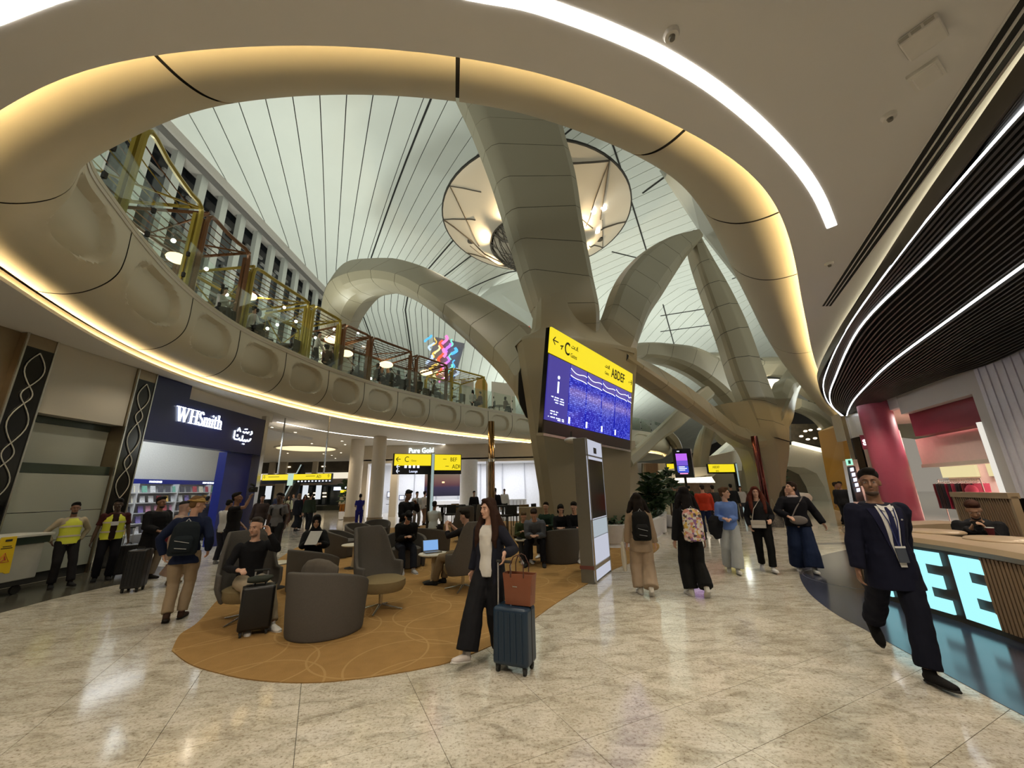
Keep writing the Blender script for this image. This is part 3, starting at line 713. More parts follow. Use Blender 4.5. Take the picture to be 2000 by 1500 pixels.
def serif_word():
    # own serif glyph strokes: (points, half widths)
    T_, t_ = .052, .018; out = []
    def st(pts, w): out.append((pts, w))
    def sf(x, y, w=.10): out.append(([(x-w, y), (x+w, y)], .016))
    x = 0
    st([(x+.07, .42), (x+.19, .0)], T_); st([(x+.19, .0), (x+.29, .40)], t_); st([(x+.27, .42), (x+.39, .0)], T_); st([(x+.39, 0), (x+.50, .42)], t_); sf(x+.07, .42, .09); sf(x+.28, .42, .07); sf(x+.50, .42, .06); x = .60
    for q in (.06, .30): st([(x+q, 0), (x+q, .42)], T_); sf(x+q, .42, .085); sf(x+q, 0, .085)
    st([(x+.06, .22), (x+.30, .22)], t_); x = 1.00
    st([(x+.20, .35), (x+.15, .41), (x+.08, .41), (x+.03, .34), (x+.05, .26), (x+.16, .18), (x+.20, .10), (x+.15, .01), (x+.07, .0), (x+.01, .08)], .034); x = 1.25
    for q in (.04, .17, .30): st([(x+q, 0), (x+q, .22)], .036); sf(x+q, 0, .055)
    st([(x+.04, .22), (x+.10, .27), (x+.16, .25), (x+.17, .2)], .022); st([(x+.18, .22), (x+.24, .27), (x+.29, .25), (x+.30, .2)], .022); sf(x+.02, .26, .03); x = 1.64
    st([(x+.04, 0), (x+.04, .26)], .036); sf(x+.04, 0, .055); sf(x+.02, .26, .035); st([(x+.04, .35), (x+.04, .39)], .036); x = 1.76
    st([(x+.05, .36), (x+.05, .06), (x+.09, .0), (x+.14, .02)], .030); st([(x, .26), (x+.14, .26)], .016); x = 1.94
    st([(x+.04, 0), (x+.04, .43)], .036); sf(x+.04, 0, .055); sf(x+.02, .43, .035); st([(x+.05, .20), (x+.11, .27), (x+.18, .25), (x+.19, .18), (x+.19, 0)], .032); sf(x+.19, 0, .05)
    return out
for pts_, w_ in serif_word():
    for p0_, p1_ in zip(pts_, pts_[1:]):
        a_, b_ = Vector((0, p0_[0]*.85, p0_[1]+.02)), Vector((0, p1_[0]*.85, p1_[1]+.02)); dd = (b_-a_).normalized(); nn = Vector((0, -dd.z, dd.y))*w_*.5
        ee = dd*w_*.15
        MB().add([p+Vector((x_, 0, 0)) for x_ in (0, .03) for p in (a_-nn-ee, a_+nn-ee, b_+nn+ee, b_-nn+ee)], [(0, 1, 2, 3), (7, 6, 5, 4), (0, 4, 5, 1), (1, 5, 6, 2), (2, 6, 7, 3), (3, 7, 4, 0)]).build('letter_stroke', M_SIGNW, sg)
xp = 0
for ch, wd, h in () and (('W', .42, .36), ('H', .33, .36), ('S', .25, .36), ('m', .30, .36), ('i', .11, .36), ('t', .14, .36), ('h', .22, .36)):
    text(ch, .50, frame((0, xp, 0), (0, 1, 0), (0, 0, 1)), M_SIGNW, sg, 'letter', .02, sx=.86, bold=.004)
    serif = {'W': ((.0, .35), (.14, .35), (.33, .35)), 'H': ((.03, .35), (.24, .35), (.03, .0), (.24, .0)), 'm': ((.02, 0), (.12, 0), (.23, 0)), 'i': ((.02, 0),), 'h': ((.02, 0), (.14, 0), (.02, .35))}.get(ch, ())
    for sx_, sz in serif: MB().box((0, xp+sx_+.02, sz), (.03, .10, .022)).build('serif', M_SIGNW, sg)
    xp += wd*.90
ar = thing('shop_sign', 'glowing white Arabic lettering at the right end of the blue shop front', 'sign', (XW+.02, 13.7, 3.62))
AR = lambda pts, r=.022: MB().tube([(0, y, z) for y, z in pts], [(.02, r)]*len(pts), 6, side=(1, 0, 0)).build('stroke', M_SIGNW, ar)
for y0 in (0, .18): pass
AR([(0, .30), (.0, .05), (.06, 0), (.22, 0), (.28, .06)]); AR([(.28, .02), (.36, -.02), (.44, .04), (.44, .18)]); AR([(.44, .0), (.52, -.02), (.58, .04)]); AR([(.58, 0), (.64, -.02), (.70, .05), (.76, 0), (.84, .03), (.9, .12)])
AR([(.16, .10), (.16, .18)], .03); AR([(.12, .30), (.2, .42), (.28, .3)]); AR([(.42, .32), (.50, .28), (.58, .33), (.66, .29), (.74, .35)]); AR([(.5, .42), (.62, .44)], .02); AR([(.84, .26), (.92, .32), (.88, .40)]); AR([(.5, -.12), (.58, -.12)], .02)
# magazine wall
mw = thing('magazine_unit', 'long magazine shelving unit with blue header on the shop back wall', 'shelf', (XW-3.98, 14.4, 0))
MB().box((.06, 0, 2.24), (.10, 10.4, .17)).build('header', M_BLUE2, mw)
for y, s_ in ((-1.9, 'STATIONERY'), (.6, 'MAGAZINES'), (3.2, 'NEW FICTION')): text(s_, .10, frame((.115, y, 2.2), (0, 1, 0), (0, 0, 1)), M_SIGNW, mw, 'header_lettering', .002)
for k in range(5): MB().box((.16, 0, .38+k*.36), (.32, 10.4, .03)).build('shelf_board', mat('shelf_white', (.6, .6, .6), .5), mw)
for k in range(7): MB().box((.17, -5.2+k*1.73, 1.1), (.34, .04, 2.1)).build('divider', mat('shelf_white', (.6, .6, .6), .5), mw)
random.seed(5)
mc = [(.5, .1, .12), (.1, .25, .5), (.7, .7, .7), (.75, .5, .15), (.1, .1, .12), (.6, .3, .4), (.2, .45, .35), (.8, .75, .6), (.25, .2, .5)]
mags = [MB().box((0, 0, .12), (.03, .19, .24), Matrix.Rotation(-.25, 3, 'Y')).mesh('magazine', mat('cover_%d' % i, c, .4, noise_=(14, .5))) for i, c in enumerate(mc)]
for k in range(5):
    for j in range(30):
        o = bpy.data.objects.new('magazine', mags[random.randrange(len(mags))]); COL.objects.link(o); o.location = (XW-3.98+.22, 14.4-5.0+j*.335+random.uniform(-.02, .02), .395+k*.36)
        tag(o, 'small coloured magazine standing on the shop shelving', 'magazine', 'magazines on the shop shelves')
# ---- cleaning trolley and wet floor sign
tr_ = thing('trolley', 'grey panelled service cart at the left edge by the black column', 'cart', (-9.35, 6.75, 0), math.radians(4))
MB().box((0, 0, .56), (.6, 2.4, .62)).build('body', mat('cart_grey', (.46, .46, .42), .35), tr_, bevel=.015)
MB().box((0, 0, .93), (.66, 2.5, .12)).build('top_band', M_DKGREEN, tr_); MB().box((0, 0, 1.02), (.70, 2.6, .05)).build('worktop', mat('pale_top', (.6, .6, .56), .3), tr_, bevel=.01)
MB().box((.305, .5, .56), (.012, .02, .6)).build('seam', M_DARK, tr_); MB().box((0, 0, .21), (.58, 2.3, .08)).build('bumper', M_DARK, tr_)
for x in (-.2, .2):
    for y in (-1.0, 1.0): MB().tube([(x-.02, y, .08), (x+.02, y, .08)], .08, 14).build('wheel', M_DARK, tr_)
M_YEL = mat('sign_yellow_plastic', (.80, .56, .02), .4)
ws = thing('wet_floor_sign', 'yellow wet floor warning board hooked on the grey cart', 'warning sign', (-8.985, 7.25, .42), math.radians(4))
MB().prism([(-.16, 0), (-.10, .0), (-.05, .03), (.05, .03), (.10, 0), (.16, 0), (.115, .62), (-.115, .62)], 0, .02, frame((0, 0, 0), (0, 1, 0), (0, 0, 1))).build('board', M_YEL, ws, bevel=.003)
MB().box((.022, 0, .56), (.006, .10, .035)).build('handle_slot', M_DARK, ws)
for z, w_ in ((.46, .13), (.43, .17)): MB().box((.021, 0, z), (.004, w_, .014)).build('print_line', M_DARK, ws)
MB().tube([(.022, -.085, .2), (.022, .085, .2), (.022, 0, .35), (.022, -.085, .2)], .008, 5).build('triangle', mat('sign_red', (.5, .06, .03), .5), ws)
MB().tube([(.022, -.03, .22), (.022, .01, .25), (.022, 0, .30), (.022, .03, .23)], .009, 5).build('figure', mat('sign_red', (.5, .06, .03), .5), ws)
# ================================================================ BALCONY: glass, pergolas, tables
def glassmat(name, tint, f):
    m = bpy.data.materials.new(name); m.use_nodes = True; nt = m.node_tree; nt.nodes.clear()
    o = nt.nodes.new('ShaderNodeOutputMaterial'); mx = nt.nodes.new('ShaderNodeMixShader'); t = nt.nodes.new('ShaderNodeBsdfTransparent'); g = nt.nodes.new('ShaderNodeBsdfGlossy')
    g.inputs['Roughness'].default_value = .02; t.inputs[0].default_value = (*tint, 1)
    mx.inputs[0].default_value = f
    nt.links.new(t.outputs[0], mx.inputs[1]); nt.links.new(g.outputs[0], mx.inputs[2]); nt.links.new(mx.outputs[0], o.inputs[0])
    return m
M_GLASS = glassmat('balustrade_glass', (.90, .96, .92), .13)
ig0, ig1 = 40, near_i(0, 300)
gl = thing('balustrade', 'clear glass balustrade standing on the curved balcony edge', 'balustrade')
i = ig0
while i < ig1-10:
    j = i+11
    P_ = [[RP[q]+RN[q]*.86+Vector((0, 0, z)) for z in (6.93, 8.12)] for q in (i, (i+j)//2, j)]
    MB().grid(P_, .02, (RN[i].x, RN[i].y, 0)).build('glass_pane', M_GLASS, gl)
    p = RP[j]+RN[j]*.87
    for z in (7.15, 7.75): MB().box((p.x, p.y, z), (.06, .06, .12)).build('clamp', M_DARK, gl)
    i = j+1
pts = [RP[q]+RN[q]*.86+Vector((0, 0, 8.13)) for q in range(ig0, ig1, 4)]
M_GOLD = mat('gold_paint', (.34, .26, .035), .35, .35); M_COPPER = mat('bronze_paint', (.15, .065, .022), .35, .4)
def find_i(px, off, z, lo=50, hi=None):
    hi = hi or near_i(100, 610)+30
    return min(range(lo, hi), key=lambda q: abs(proj(RP[q]+RN[q]*off+Vector((0, 0, z)))[0]-px))
def pergola(pa, pb, ztop, m, label, depth=2.6, off=.45, i0=None, i1=None):
    a = find_i(pb, off, 6.9) if i0 is None else i0; b = find_i(pa, off, 6.9) if i1 is None else i1
    o = thing('pergola', label, 'pergola', (0, 0, 0), 0, 'pergolas along the balcony')
    def at(i, d, z): return RP[i]+RN[i]*(off-d)+Vector((0, 0, z))
    r = .065; z0 = 6.86
    for d in (0, depth):
        # rounded portal: post - rail - post
        A, B = at(a, d, 0), at(b, d, 0); u = (B-A).normalized(); mid = [at(q, d, ztop) for q in range(min(a, b)+4, max(a, b)-3, 4)]
        if a > b: mid.reverse()
        p = [Vector((A.x, A.y, z0)), Vector((A.x, A.y, ztop-.35)), Vector((A.x, A.y, ztop-.14))+u*.03, Vector((A.x, A.y, ztop-.03))+u*.12, Vector((A.x, A.y, ztop))+u*.3]
        q = [Vector((B.x, B.y, ztop))-u*.3, Vector((B.x, B.y, ztop-.03))-u*.12, Vector((B.x, B.y, ztop-.14))-u*.03, Vector((B.x, B.y, ztop-.35)), Vector((B.x, B.y, z0))]
        MB().tube(p+mid+q, r, 6, cap=True).build('frame', m, o, smooth=50)
        for pt in (A, B):
            MB().box((pt.x+RN[a].x*-.14, pt.y+RN[a].y*-.14, (z0+ztop)/2-.1), (.10, .10, ztop-z0-.2)).build('post', m, o)
    for q in (a, b): MB().tube([at(q, 0, ztop), at(q, depth, ztop)], r*.8, 6).build('cross_rail', m, o)
    n_ = 9
    for k in range(1, n_):
        i0_, i1_ = (a, b) if a < b else (b, a)
        MB().tube([at(q, depth*k/n_, ztop-.03) for q in range(i0_, i1_+1, 5)]+[at(i1_, depth*k/n_, ztop-.03)], .02, 4).build('slat', M_COPPER if k % 2 else m, o)
    for k in range(1, 8):
        MB().tube([at(a, depth, ztop-.25*k), at(b, depth, ztop-.25*k)], .016, 4).build('slat', M_COPPER, o)
    MB().tube([at(a, 0, ztop-.02), at((a+b)//2, depth, ztop-.02), at(b, 0, ztop-.02)], .035, 5).build('brace', m, o)
    MB().tube([at(a, depth, ztop-.1), at((a+b)//2, depth, ztop-1.1), at(b, depth, ztop-.1)], .03, 5).build('brace', m, o)
    return o, a, b
specs = [(228, 355, 9.8, M_GOLD, 'gold framed pergola nearest the viewer on the balcony'), (368, 458, 9.85, M_COPPER, 'bronze framed pergola second from the left on the balcony'),
         (475, 588, 9.5, M_GOLD, 'gold framed pergola in front of the white facade fins'), (598, 656, 9.5, M_GOLD, 'gold framed pergola beside the foot of the arch limb'),
         (664, 714, 9.4, M_COPPER, 'bronze framed pergola just right of the arch foot'), (722, 800, 9.4, M_COPPER, 'bronze framed pergola in the middle of the balcony, left of the neon artwork'),
         (810, 872, 9.3, M_COPPER, 'bronze framed pergola in front of the neon artwork'), (882, 945, 9.2, M_GOLD, 'gold framed pergola farthest along the balcony by the main column')]
for s_ in specs: pergola(*s_)
M_LAMPG = glow('pendant_glow', (1, .72, .38), 3.2); M_BULB = glow('bulb_glow', (1, .92, .75), 14)
for k, (px, py, off, r) in enumerate(((338, 505, -1.0, .30), (238, 452, -.6, .22), (482, 578, -1.2, .3), (645, 663, -1.6, .38), (675, 690, -1.5, .36), (752, 712, -1.8, .4), (830, 728, -2.2, .42))):
    i = find_i(px, off, 8.6); p = RP[i]+RN[i]*off
    z = min((abs(proj((p.x, p.y, zz/50))[1]-py), zz/50) for zz in range(340, 560))[1]
    o = thing('pendant_lamp', 'round flat shell pendant lamp glowing amber under the balcony pergolas', 'lamp', (p.x, p.y, z), 0, 'shell lamps on the balcony')
    MB().ell((0, 0, 0), (r, r, r*.45), nu=16, nv=8).build('shade', M_LAMPG, o, smooth=80); MB().tube([(0, 0, r*.4), (0, 0, max(.4, 9.3-z))], .01, 4).build('cord', M_DARK, o)
for k, (px, py, off) in enumerate(((330, 470, -.2), (393, 525, -.3), (440, 575, -.6), (546, 600, -.8), (573, 628, -.4), (540, 634, -.7), (522, 642, -1.0), (612, 660, -.5), (645, 643, -.6), (694, 651, -.9), (596, 706, .3), (727, 739, .4), (870, 738, -.8), (895, 722, -.6), (1010, 720, -1), (630, 690, -1.4))):
    i = find_i(px, off, 8.2); p = RP[i]+RN[i]*off
    z = min((abs(proj((p.x, p.y, zz/50))[1]-py), zz/50) for zz in range(346, 560))[1]
    o = thing('bulb_lamp', 'tiny bare bulb shining among the balcony pergolas', 'lamp', (p.x, p.y, z), 0, 'bare bulbs on the balcony')
    MB().ell((0, 0, 0), (.06, .06, .06), nu=10, nv=6).build('bulb', M_BULB, o); MB().tube([(0, 0, .05), (0, 0, .45)], .008, 4).build('cord', M_DARK, o)
for q in range(60, near_i(300, 715), 38):
    spot('pergola_light', RP[q]-RN[q]*1.0+Vector((0, 0, 9.6)), RP[q]-RN[q]*1.0, 90, (1, .82, .55), 140, .1)
# white upper hall wall with orange arch, seen past the pergolas
up = thing('wall_back', None, None); struct(up)
for pxs, Y, m, n_ in (([(960, 745), (1005, 750), (1008, 815), (960, 806)], 36, M_CREAM, 'panel'), ([(900, 742), (925, 744), (925, 800), (900, 796)], 37, M_CREAM, 'panel')):
    P = [aty(x, y, Y) for x, y in pxs]; v = P+[p+Vector((0, .3, 0)) for p in P]
    MB().add(v, [(0, 1, 2, 3), (7, 6, 5, 4), (0, 4, 5, 1), (1, 5, 6, 2), (2, 6, 7, 3), (3, 7, 4, 0)]).build(n_, m, up)
pa = [(928, 795), (928, 750), (932, 741), (940, 736), (948, 741), (952, 750), (952, 802)]
P = [aty(x, y, 36.5) for x, y in pa]; n_ = len(P)
MB().add(P+[p+Vector((0, .2, 0)) for p in P], [tuple(range(n_)), tuple(range(2*n_-1, n_-1, -1))]+[(i, (i+1) % n_, n_+(i+1) % n_, n_+i) for i in range(n_)]).build('orange_arch', mat('orange_arch', (.5, .30, .08), .6), up)
# ================================================================ FLIGHT DISPLAY
M_SCRW = glow('screen_text', (.75, .8, 1), 1.6); M_YSIGN = glow('yellow_sign', (1.0, .80, .02), .95); M_INK = mat('sign_ink', (.02, .018, .01), .6)
def screen_rows(name, base, rows, cols, seed, s=1.0):
    """blue departure screen: rows of small blurred characters"""
    m = bpy.data.materials.new(name); m.use_nodes = True; nt = m.node_tree; L = nt.links.new; b = nt.nodes['Principled BSDF']
    b.inputs['Base Color'].default_value = (.01, .01, .03, 1); b.inputs['Roughness'].default_value = .12
    tc = nt.nodes.new('ShaderNodeTexCoord')
    sp = nt.nodes.new('ShaderNodeSeparateXYZ'); L(tc.outputs['Object'], sp.inputs[0])
    w1 = nt.nodes.new('ShaderNodeMath'); w1.operation = 'MULTIPLY'; w1.inputs[1].default_value = rows; L(sp.outputs['Y'], w1.inputs[0])
    fr = nt.nodes.new('ShaderNodeMath'); fr.operation = 'FRACT'; L(w1.outputs[0], fr.inputs[0])
    gt = nt.nodes.new('ShaderNodeMath'); gt.operation = 'LESS_THAN'; gt.inputs[1].default_value = .55; L(fr.outputs[0], gt.inputs[0])
    fl_ = nt.nodes.new('ShaderNodeMath'); fl_.operation = 'FLOOR'; L(w1.outputs[0], fl_.inputs[0])
    xm = nt.nodes.new('ShaderNodeMath'); xm.operation = 'MULTIPLY'; xm.inputs[1].default_value = cols; L(sp.outputs['X'], xm.inputs[0])
    xf = nt.nodes.new('ShaderNodeMath'); xf.operation = 'FLOOR'; L(xm.outputs[0], xf.inputs[0])
    cb = nt.nodes.new('ShaderNodeCombineXYZ'); L(xf.outputs[0], cb.inputs[0]); L(fl_.outputs[0], cb.inputs[1]); cb.inputs[2].default_value = seed
    wn = nt.nodes.new('ShaderNodeTexWhiteNoise'); L(cb.outputs[0], wn.inputs['Vector'])
    g2 = nt.nodes.new('ShaderNodeMath'); g2.operation = 'GREATER_THAN'; g2.inputs[1].default_value = .60; L(wn.outputs['Value'], g2.inputs[0])
    mu = nt.nodes.new('ShaderNodeMath'); mu.operation = 'MULTIPLY'; L(gt.outputs[0], mu.inputs[0]); L(g2.outputs[0], mu.inputs[1])
    mx = nt.nodes.new('ShaderNodeMix'); mx.data_type = 'RGBA'; mx.inputs[6].default_value = (*base, 1); mx.inputs[7].default_value = (.10, .13, .62, 1)
    L(mu.outputs[0], mx.inputs[0]); L(mx.outputs[2], b.inputs['Emission Color']); b.inputs['Emission Strength'].default_value = s
    return m
BL, TL, BR_, TR_ = Vector((.66, 8.6, 2.92)), Vector((1.06, 8.6, 5.42)), Vector((3.72, 12.45, 2.86)), Vector((4.14, 12.45, 5.26))
ux = (BR_-BL).normalized(); uy = ((TL-BL)+(TR_-BR_))/2; H_ = uy.length; uy = (uy-ux*uy.dot(ux)).normalized(); W_ = (BR_-BL).length
DM = frame(BL, ux, uy)      # local x right, y up, z towards the viewer
fd = thing('flight_display', 'long blue flight information display with yellow gate header on the main column', 'display')
fd.matrix_world = DM
def fbox(x0, x1, y0, y1, z0, z1, m, name, par, bevel=0):
    return MB().box(((x0+x1)/2, (y0+y1)/2, (z0+z1)/2), (x1-x0, y1-y0, z1-z0)).build(name, m, par, bevel=bevel)
fbox(0, W_, -.02, H_, -.12, -.01, M_BLACKG, 'housing', fd); fbox(0, W_, 0, .27, -.01, .03, mat('base_dark', (.02, .015, .012), .3), 'base_panel', fd)
fbox(-.02, W_+.02, -.08, -.02, -.14, .05, M_STEEL, 'bottom_ledge', fd)
ph = H_-.02
fbox(.0, W_, H_-.62, H_, -.01, .04, M_YSIGN, 'header', fd)
sx0 = 1.02; sw = (W_-sx0-.03)/4.32
b0, t0 = .29, H_-.66
i_s = fbox(.03, sx0-.03, b0, t0, -.01, .02, glow('info_violet', (.045, .035, .25), 1.25), 'info_screen', fd)
def dtext(s, x, y, size, m, z=.045, name='lettering', sx=1.0, al='LEFT', bold=0):
    return text(s, size, Matrix.Translation((x, y, z)), m, fd, name, .002, align=al, sx=sx, bold=bold)
MB().box((.49, 1.12, .025), (.06, .28, .01)).build('info_mark', M_SCRW, fd); MB().lathe([(.045, 0), (.045, .01)], (.49, 1.36, .02), 14).build('info_mark', M_SCRW, fd)
for s_, y, z_ in (('عدادات', .90, .10), ('لمعلومات الرحلات', .78, .08), ('الوصول', .68, .08), ('For passport', .56, .07), ('control and', .49, .07), ('all services', .42, .07)): pass
for y, x0, x1 in ((.86, .22, .78), (.80, .30, .80), (.74, .40, .80), (.52, .22, .60), (.46, .22, .52), (.38, .14, .86), (.34, .55, .9)):
    n_ = int((x1-x0)/.05)
    for k in range(n_):
        if (k*7+int(y*100)) % 5: MB().box((x0+k*.05+.02, y+.006*((k*3) % 3), .024), (.038, .022+.01*(k % 2), .004)).build('print_line', M_SCRW, fd)
for k in range(5):
    x0 = sx0+k*sw; x1 = x0+sw-.055 if k < 4 else W_-.03
    me_m = screen_rows('departures_%d' % k, (.006, .010, .34), 20.0, 26.0, k, 1.25)
    s_ = fbox(x0, x1, b0, t0, -.01, .02, me_m, 'screen', fd)
    MB().box(((x0+x1)/2, t0-.16, .022), (x1-x0, .32, .006)).build('screen_head', glow('screen_head', (.12, .09, .42), .9), s_)
    w_ = x1-x0
    pts = [(x0+w_*t, t0-.10-.10*t-.05*math.sin(t*5), .028) for t in [q/8 for q in range(9)]]; MB().tube(pts, .009, 4).build('wave_line', glow('wave_white', (.8, .85, 1), 2.2), s_)
    pts = [(x0+w_*t, t0-.24-.13*t-.04*math.sin(t*4+1), .028) for t in [q/8 for q in range(9)]]; MB().tube(pts, .009, 4).build('wave_line', glow('wave_white', (.8, .85, 1), 2.2), s_)
    if k < 4: MB().box((x0+.06, b0+.12, .024), (.08, .16, .006)).build('code_panel', M_SCRW, s_)
hy = H_-.62
# header symbols
def darrow(x, y, d, s=.11, par=fd, z=.045, m=M_INK, th=.016):
    MB().box((x, y, z), (s*2, th*1.6, .006)).build('arrow', m, par)
    for q in (1, -1):
        MB().box((x+d*(s-.035), y+q*.045, z), (.15*s/.11, th*1.6, .006), Matrix.Rotation(-q*d*PI/4, 3, 'Z')).build('arrow', m, par)
darrow(.22, hy+.33, -1); dtext('C', .62, hy+.14, .46, M_INK, sx=.8, bold=.006)
MB().box((.50, hy+.29, .045), (.14, .03, .006), Matrix.Rotation(.25, 3, 'Z')).build('plane_symbol', M_INK, fd); MB().box((.50, hy+.25, .045), (.03, .11, .006), Matrix.Rotation(-.4, 3, 'Z')).build('plane_symbol', M_INK, fd)
dtext('Gates', .92, hy+.13, .16, M_INK, sx=.85); dtext('ABDEF', W_-1.62, hy+.16, .40, M_INK, sx=.82, bold=.006); darrow(W_-.13, hy+.30, 1, .07)
def arab(x, y, w, par=fd, z=.045, m=M_INK, s=1.0):
    """joined Arabic word written with strokes (Gates)"""
    MB().tube([(x, y+.02*s, z), (x+.1*w, y-.01*s, z), (x+.35*w, y, z), (x+.4*w, y+.05*s, z), (x+.45*w, y, z), (x+.75*w, y-.01*s, z), (x+.8*w, y+.07*s, z)], .010*s, 4).build('arabic_word', m, par)
    MB().tube([(x+.9*w, y+.10*s, z), (x+.9*w, y, z), (x+w, y-.01*s, z)], .010*s, 4).build('arabic_word', m, par)
    for k in (.2, .27, .6): MB().box((x+k*w, y+.055*s, z), (.018*s, .018*s, .004)).build('arabic_word', m, par)
arab(.94, hy+.38, .34); arab(W_-2.05, hy+.36, .3); dtext('Gates', W_-2.05, hy+.15, .13, M_INK, sx=.85)
dtext('+', W_-.34, hy+.22, .16, M_INK)
# ---- camera pod and kiosk under it
kp = thing('info_totem', 'tall slim information kiosk with dark screen under the flight display', 'kiosk')
A, B, C_ = Vector((1.26, 7.95, 0)), Vector((1.44, 7.68, 0)), Vector((2.08, 8.95, 0))
fx = (C_-B).normalized(); kw = 1.22; fxn = Vector((-fx.y, fx.x, 0)); kp.matrix_world = frame(B, fx, (0, 0, 1))   # x along face, y up, z to viewer
M_KSIDE = mat('kiosk_side', (.16, .15, .12), .4); M_KWH = glow('kiosk_white', (.80, .84, 1.0), .62)
fbox(0, kw, .0, 2.66, -.26, -.01, M_KSIDE, 'casing', kp, .01)
fbox(.03, kw-.03, .04, .22, -.01, .01, M_KWH, 'lit_panel', kp); fbox(.0, kw, .23, .30, -.03, .015, M_STEEL, 'band', kp)
fbox(.03, kw-.03, .31, .76, -.01, .01, M_KWH, 'lit_panel', kp); fbox(.03, kw-.03, .78, 1.08, -.01, .01, glow('kiosk_map', (.62, .72, .80), .6), 'lit_panel', kp)
fbox(.02, kw-.02, 1.10, 2.3, -.01, .008, M_KWH, 'screen_surround', kp); fbox(.08, kw-.08, 1.12, 2.24, -.0, .016, M_BLACKG, 'screen', kp)
fbox(.03, kw-.03, 2.34, 2.64, -.01, .012, M_KWH, 'lit_panel', kp); fbox(-.01, 0, .24, .30, -.27, 0, mat('red_band', (.18, .06, .05), .4), 'band', kp)
for x in (.02, kw-.05): fbox(x, x+.03, 0, 2.66, -.005, .02, M_STEEL, 'edge', kp)
fbox(.50, .70, 2.38, 2.50, .012, .02, M_INK, 'symbol', kp)
o = thing('camera_dome', 'small camera dome fixed under the left end of the flight display', 'camera', (1.30, 8.62, 2.72)); MB().ell((0, 0, 0), (.16, .16, .07)).build('housing', mat('dome_white', (.6, .6, .55), .3), o, smooth=60)
MB().tube([(0, 0, .02), (0.02, .05, .20)], .02, 6).build('stem', M_DARK, o)
# ---- planter curved white bench behind the kiosk
M_PLW = mat('planter_white', (.72, .72, .74), .35)
pl = thing('planter', 'long curved white planter filled with low green plants behind the kiosk', 'planter')
pp = resample(catmull([atz(1085, 1058), atz(1150, 1066), atz(1205, 1071), atz(1262, 1062), atz(1298, 1040), atz(1300, 1026), atz(1270, 1016)], 8), .3)
P_ = []
for i, p in enumerate(pp):
    d = (pp[min(i+1, len(pp)-1)]-pp[max(i-1, 0)]).normalized(); n_ = Vector((-d.y, d.x, 0))
    P_.append([p-n_*.0+Vector((0, 0, .0)), p+n_*.03+Vector((0, 0, .10)), p+n_*.0+Vector((0, 0, .12)), p-n_*.06+Vector((0, 0, .62)), p+n_*.06+Vector((0, 0, .64)), p+n_*.10+Vector((0, 0, .55))])
MB().grid(P_).build('shell', M_PLW, pl, smooth=40)
M_LEAF = mat('leaf_dark', (.035, .075, .03), .5, noise_=(5, .4))
def leaves(mb, c, r, n, ln, seed, up=.6):
    rnd = random.Random(seed)
    for k in range(n):
        a = rnd.random()*2*PI; el = rnd.uniform(.1, 1.2)*up; d = Vector((math.cos(a)*math.cos(el), math.sin(a)*math.cos(el), math.sin(el)))
        s = Vector((-d.y, d.x, 0)).normalized()*ln*.22; b = Vector(c)+Vector((rnd.uniform(-r, r), rnd.uniform(-r, r), rnd.uniform(0, r)))
        L_ = ln*rnd.uniform(.6, 1.2); m_ = b+d*L_*.55+Vector((0, 0, .03)); e = b+d*L_-Vector((0, 0, .25*L_))
        mb.add([b, m_+s, e, m_-s, m_+Vector((0, 0, -.01))], [(0, 1, 2, 3), (0, 3, 4), (0, 4, 1)])
so = MB(); P_ = []
for i, p in enumerate(pp):
    d = (pp[min(i+1, len(pp)-1)]-pp[max(i-1, 0)]).normalized(); n_ = Vector((-d.y, d.x, 0)); P_.append([p+n_*.09+Vector((0, 0, .56)), p+n_*.75+Vector((0, 0, .56))])
so.grid(P_).build('soil', mat('soil', (.03, .022, .015), .9), pl)
for i in range(1, len(pp)-1, 2):
    d = (pp[i+1]-pp[i-1]).normalized(); n_ = Vector((-d.y, d.x, 0)); lb = MB(); c = pp[i]+n_*.35+Vector((0, 0, .57)); leaves(lb, c, .22, 22, .26, i)
    lb.build('plant', M_LEAF, pl)
def tallplant(x, y, h, label, r=.6, n=70):
    o = thing('potted_plant', label, 'plant', (x, y, 0)); MB().lathe([(.25, 0), (.33, .05), (.36, .5), (.30, .5), (.30, .44)], (0, 0, 0), 16).build('pot', M_PLW, o, smooth=40)
    MB().tube([(0, 0, .4), (.03, 0, h*.5), (0, .02, h*.85)], .035, 6).build('stem', mat('stem_brown', (.08, .05, .03), .8), o)
    lb = MB()
    for k in range(6): leaves(lb, (0, 0, h*(.35+.1*k)), r*.35, n//6, r*.75, k+int(x*10), .8)
    lb.build('foliage', M_LEAF, o)
g = aty(1285, 965, 15); tallplant(g.x, 15.5, 2.1, 'dark leafy potted shrub beside the white planter, left of the small screens', .8, 120)
g = aty(1305, 950, 17.5); tallplant(g.x, 17.5, 2.4, 'taller dark shrub just behind the one beside the white planter', .7, 90)
g = aty(1510, 945, 24); tallplant(g.x, 24, 2.9, 'bushy dark plant at the foot of the second column', 1.1, 150)
g = aty(1488, 930, 25); tallplant(g.x+.8, 25.5, 2.6, 'second bushy plant behind the women at the second column', .9, 90)
g = aty(668, 985, 26); tallplant(g.x, 26.5, 2.6, 'leafy plant beside the cream pillars of the left concourse', .7, 80)
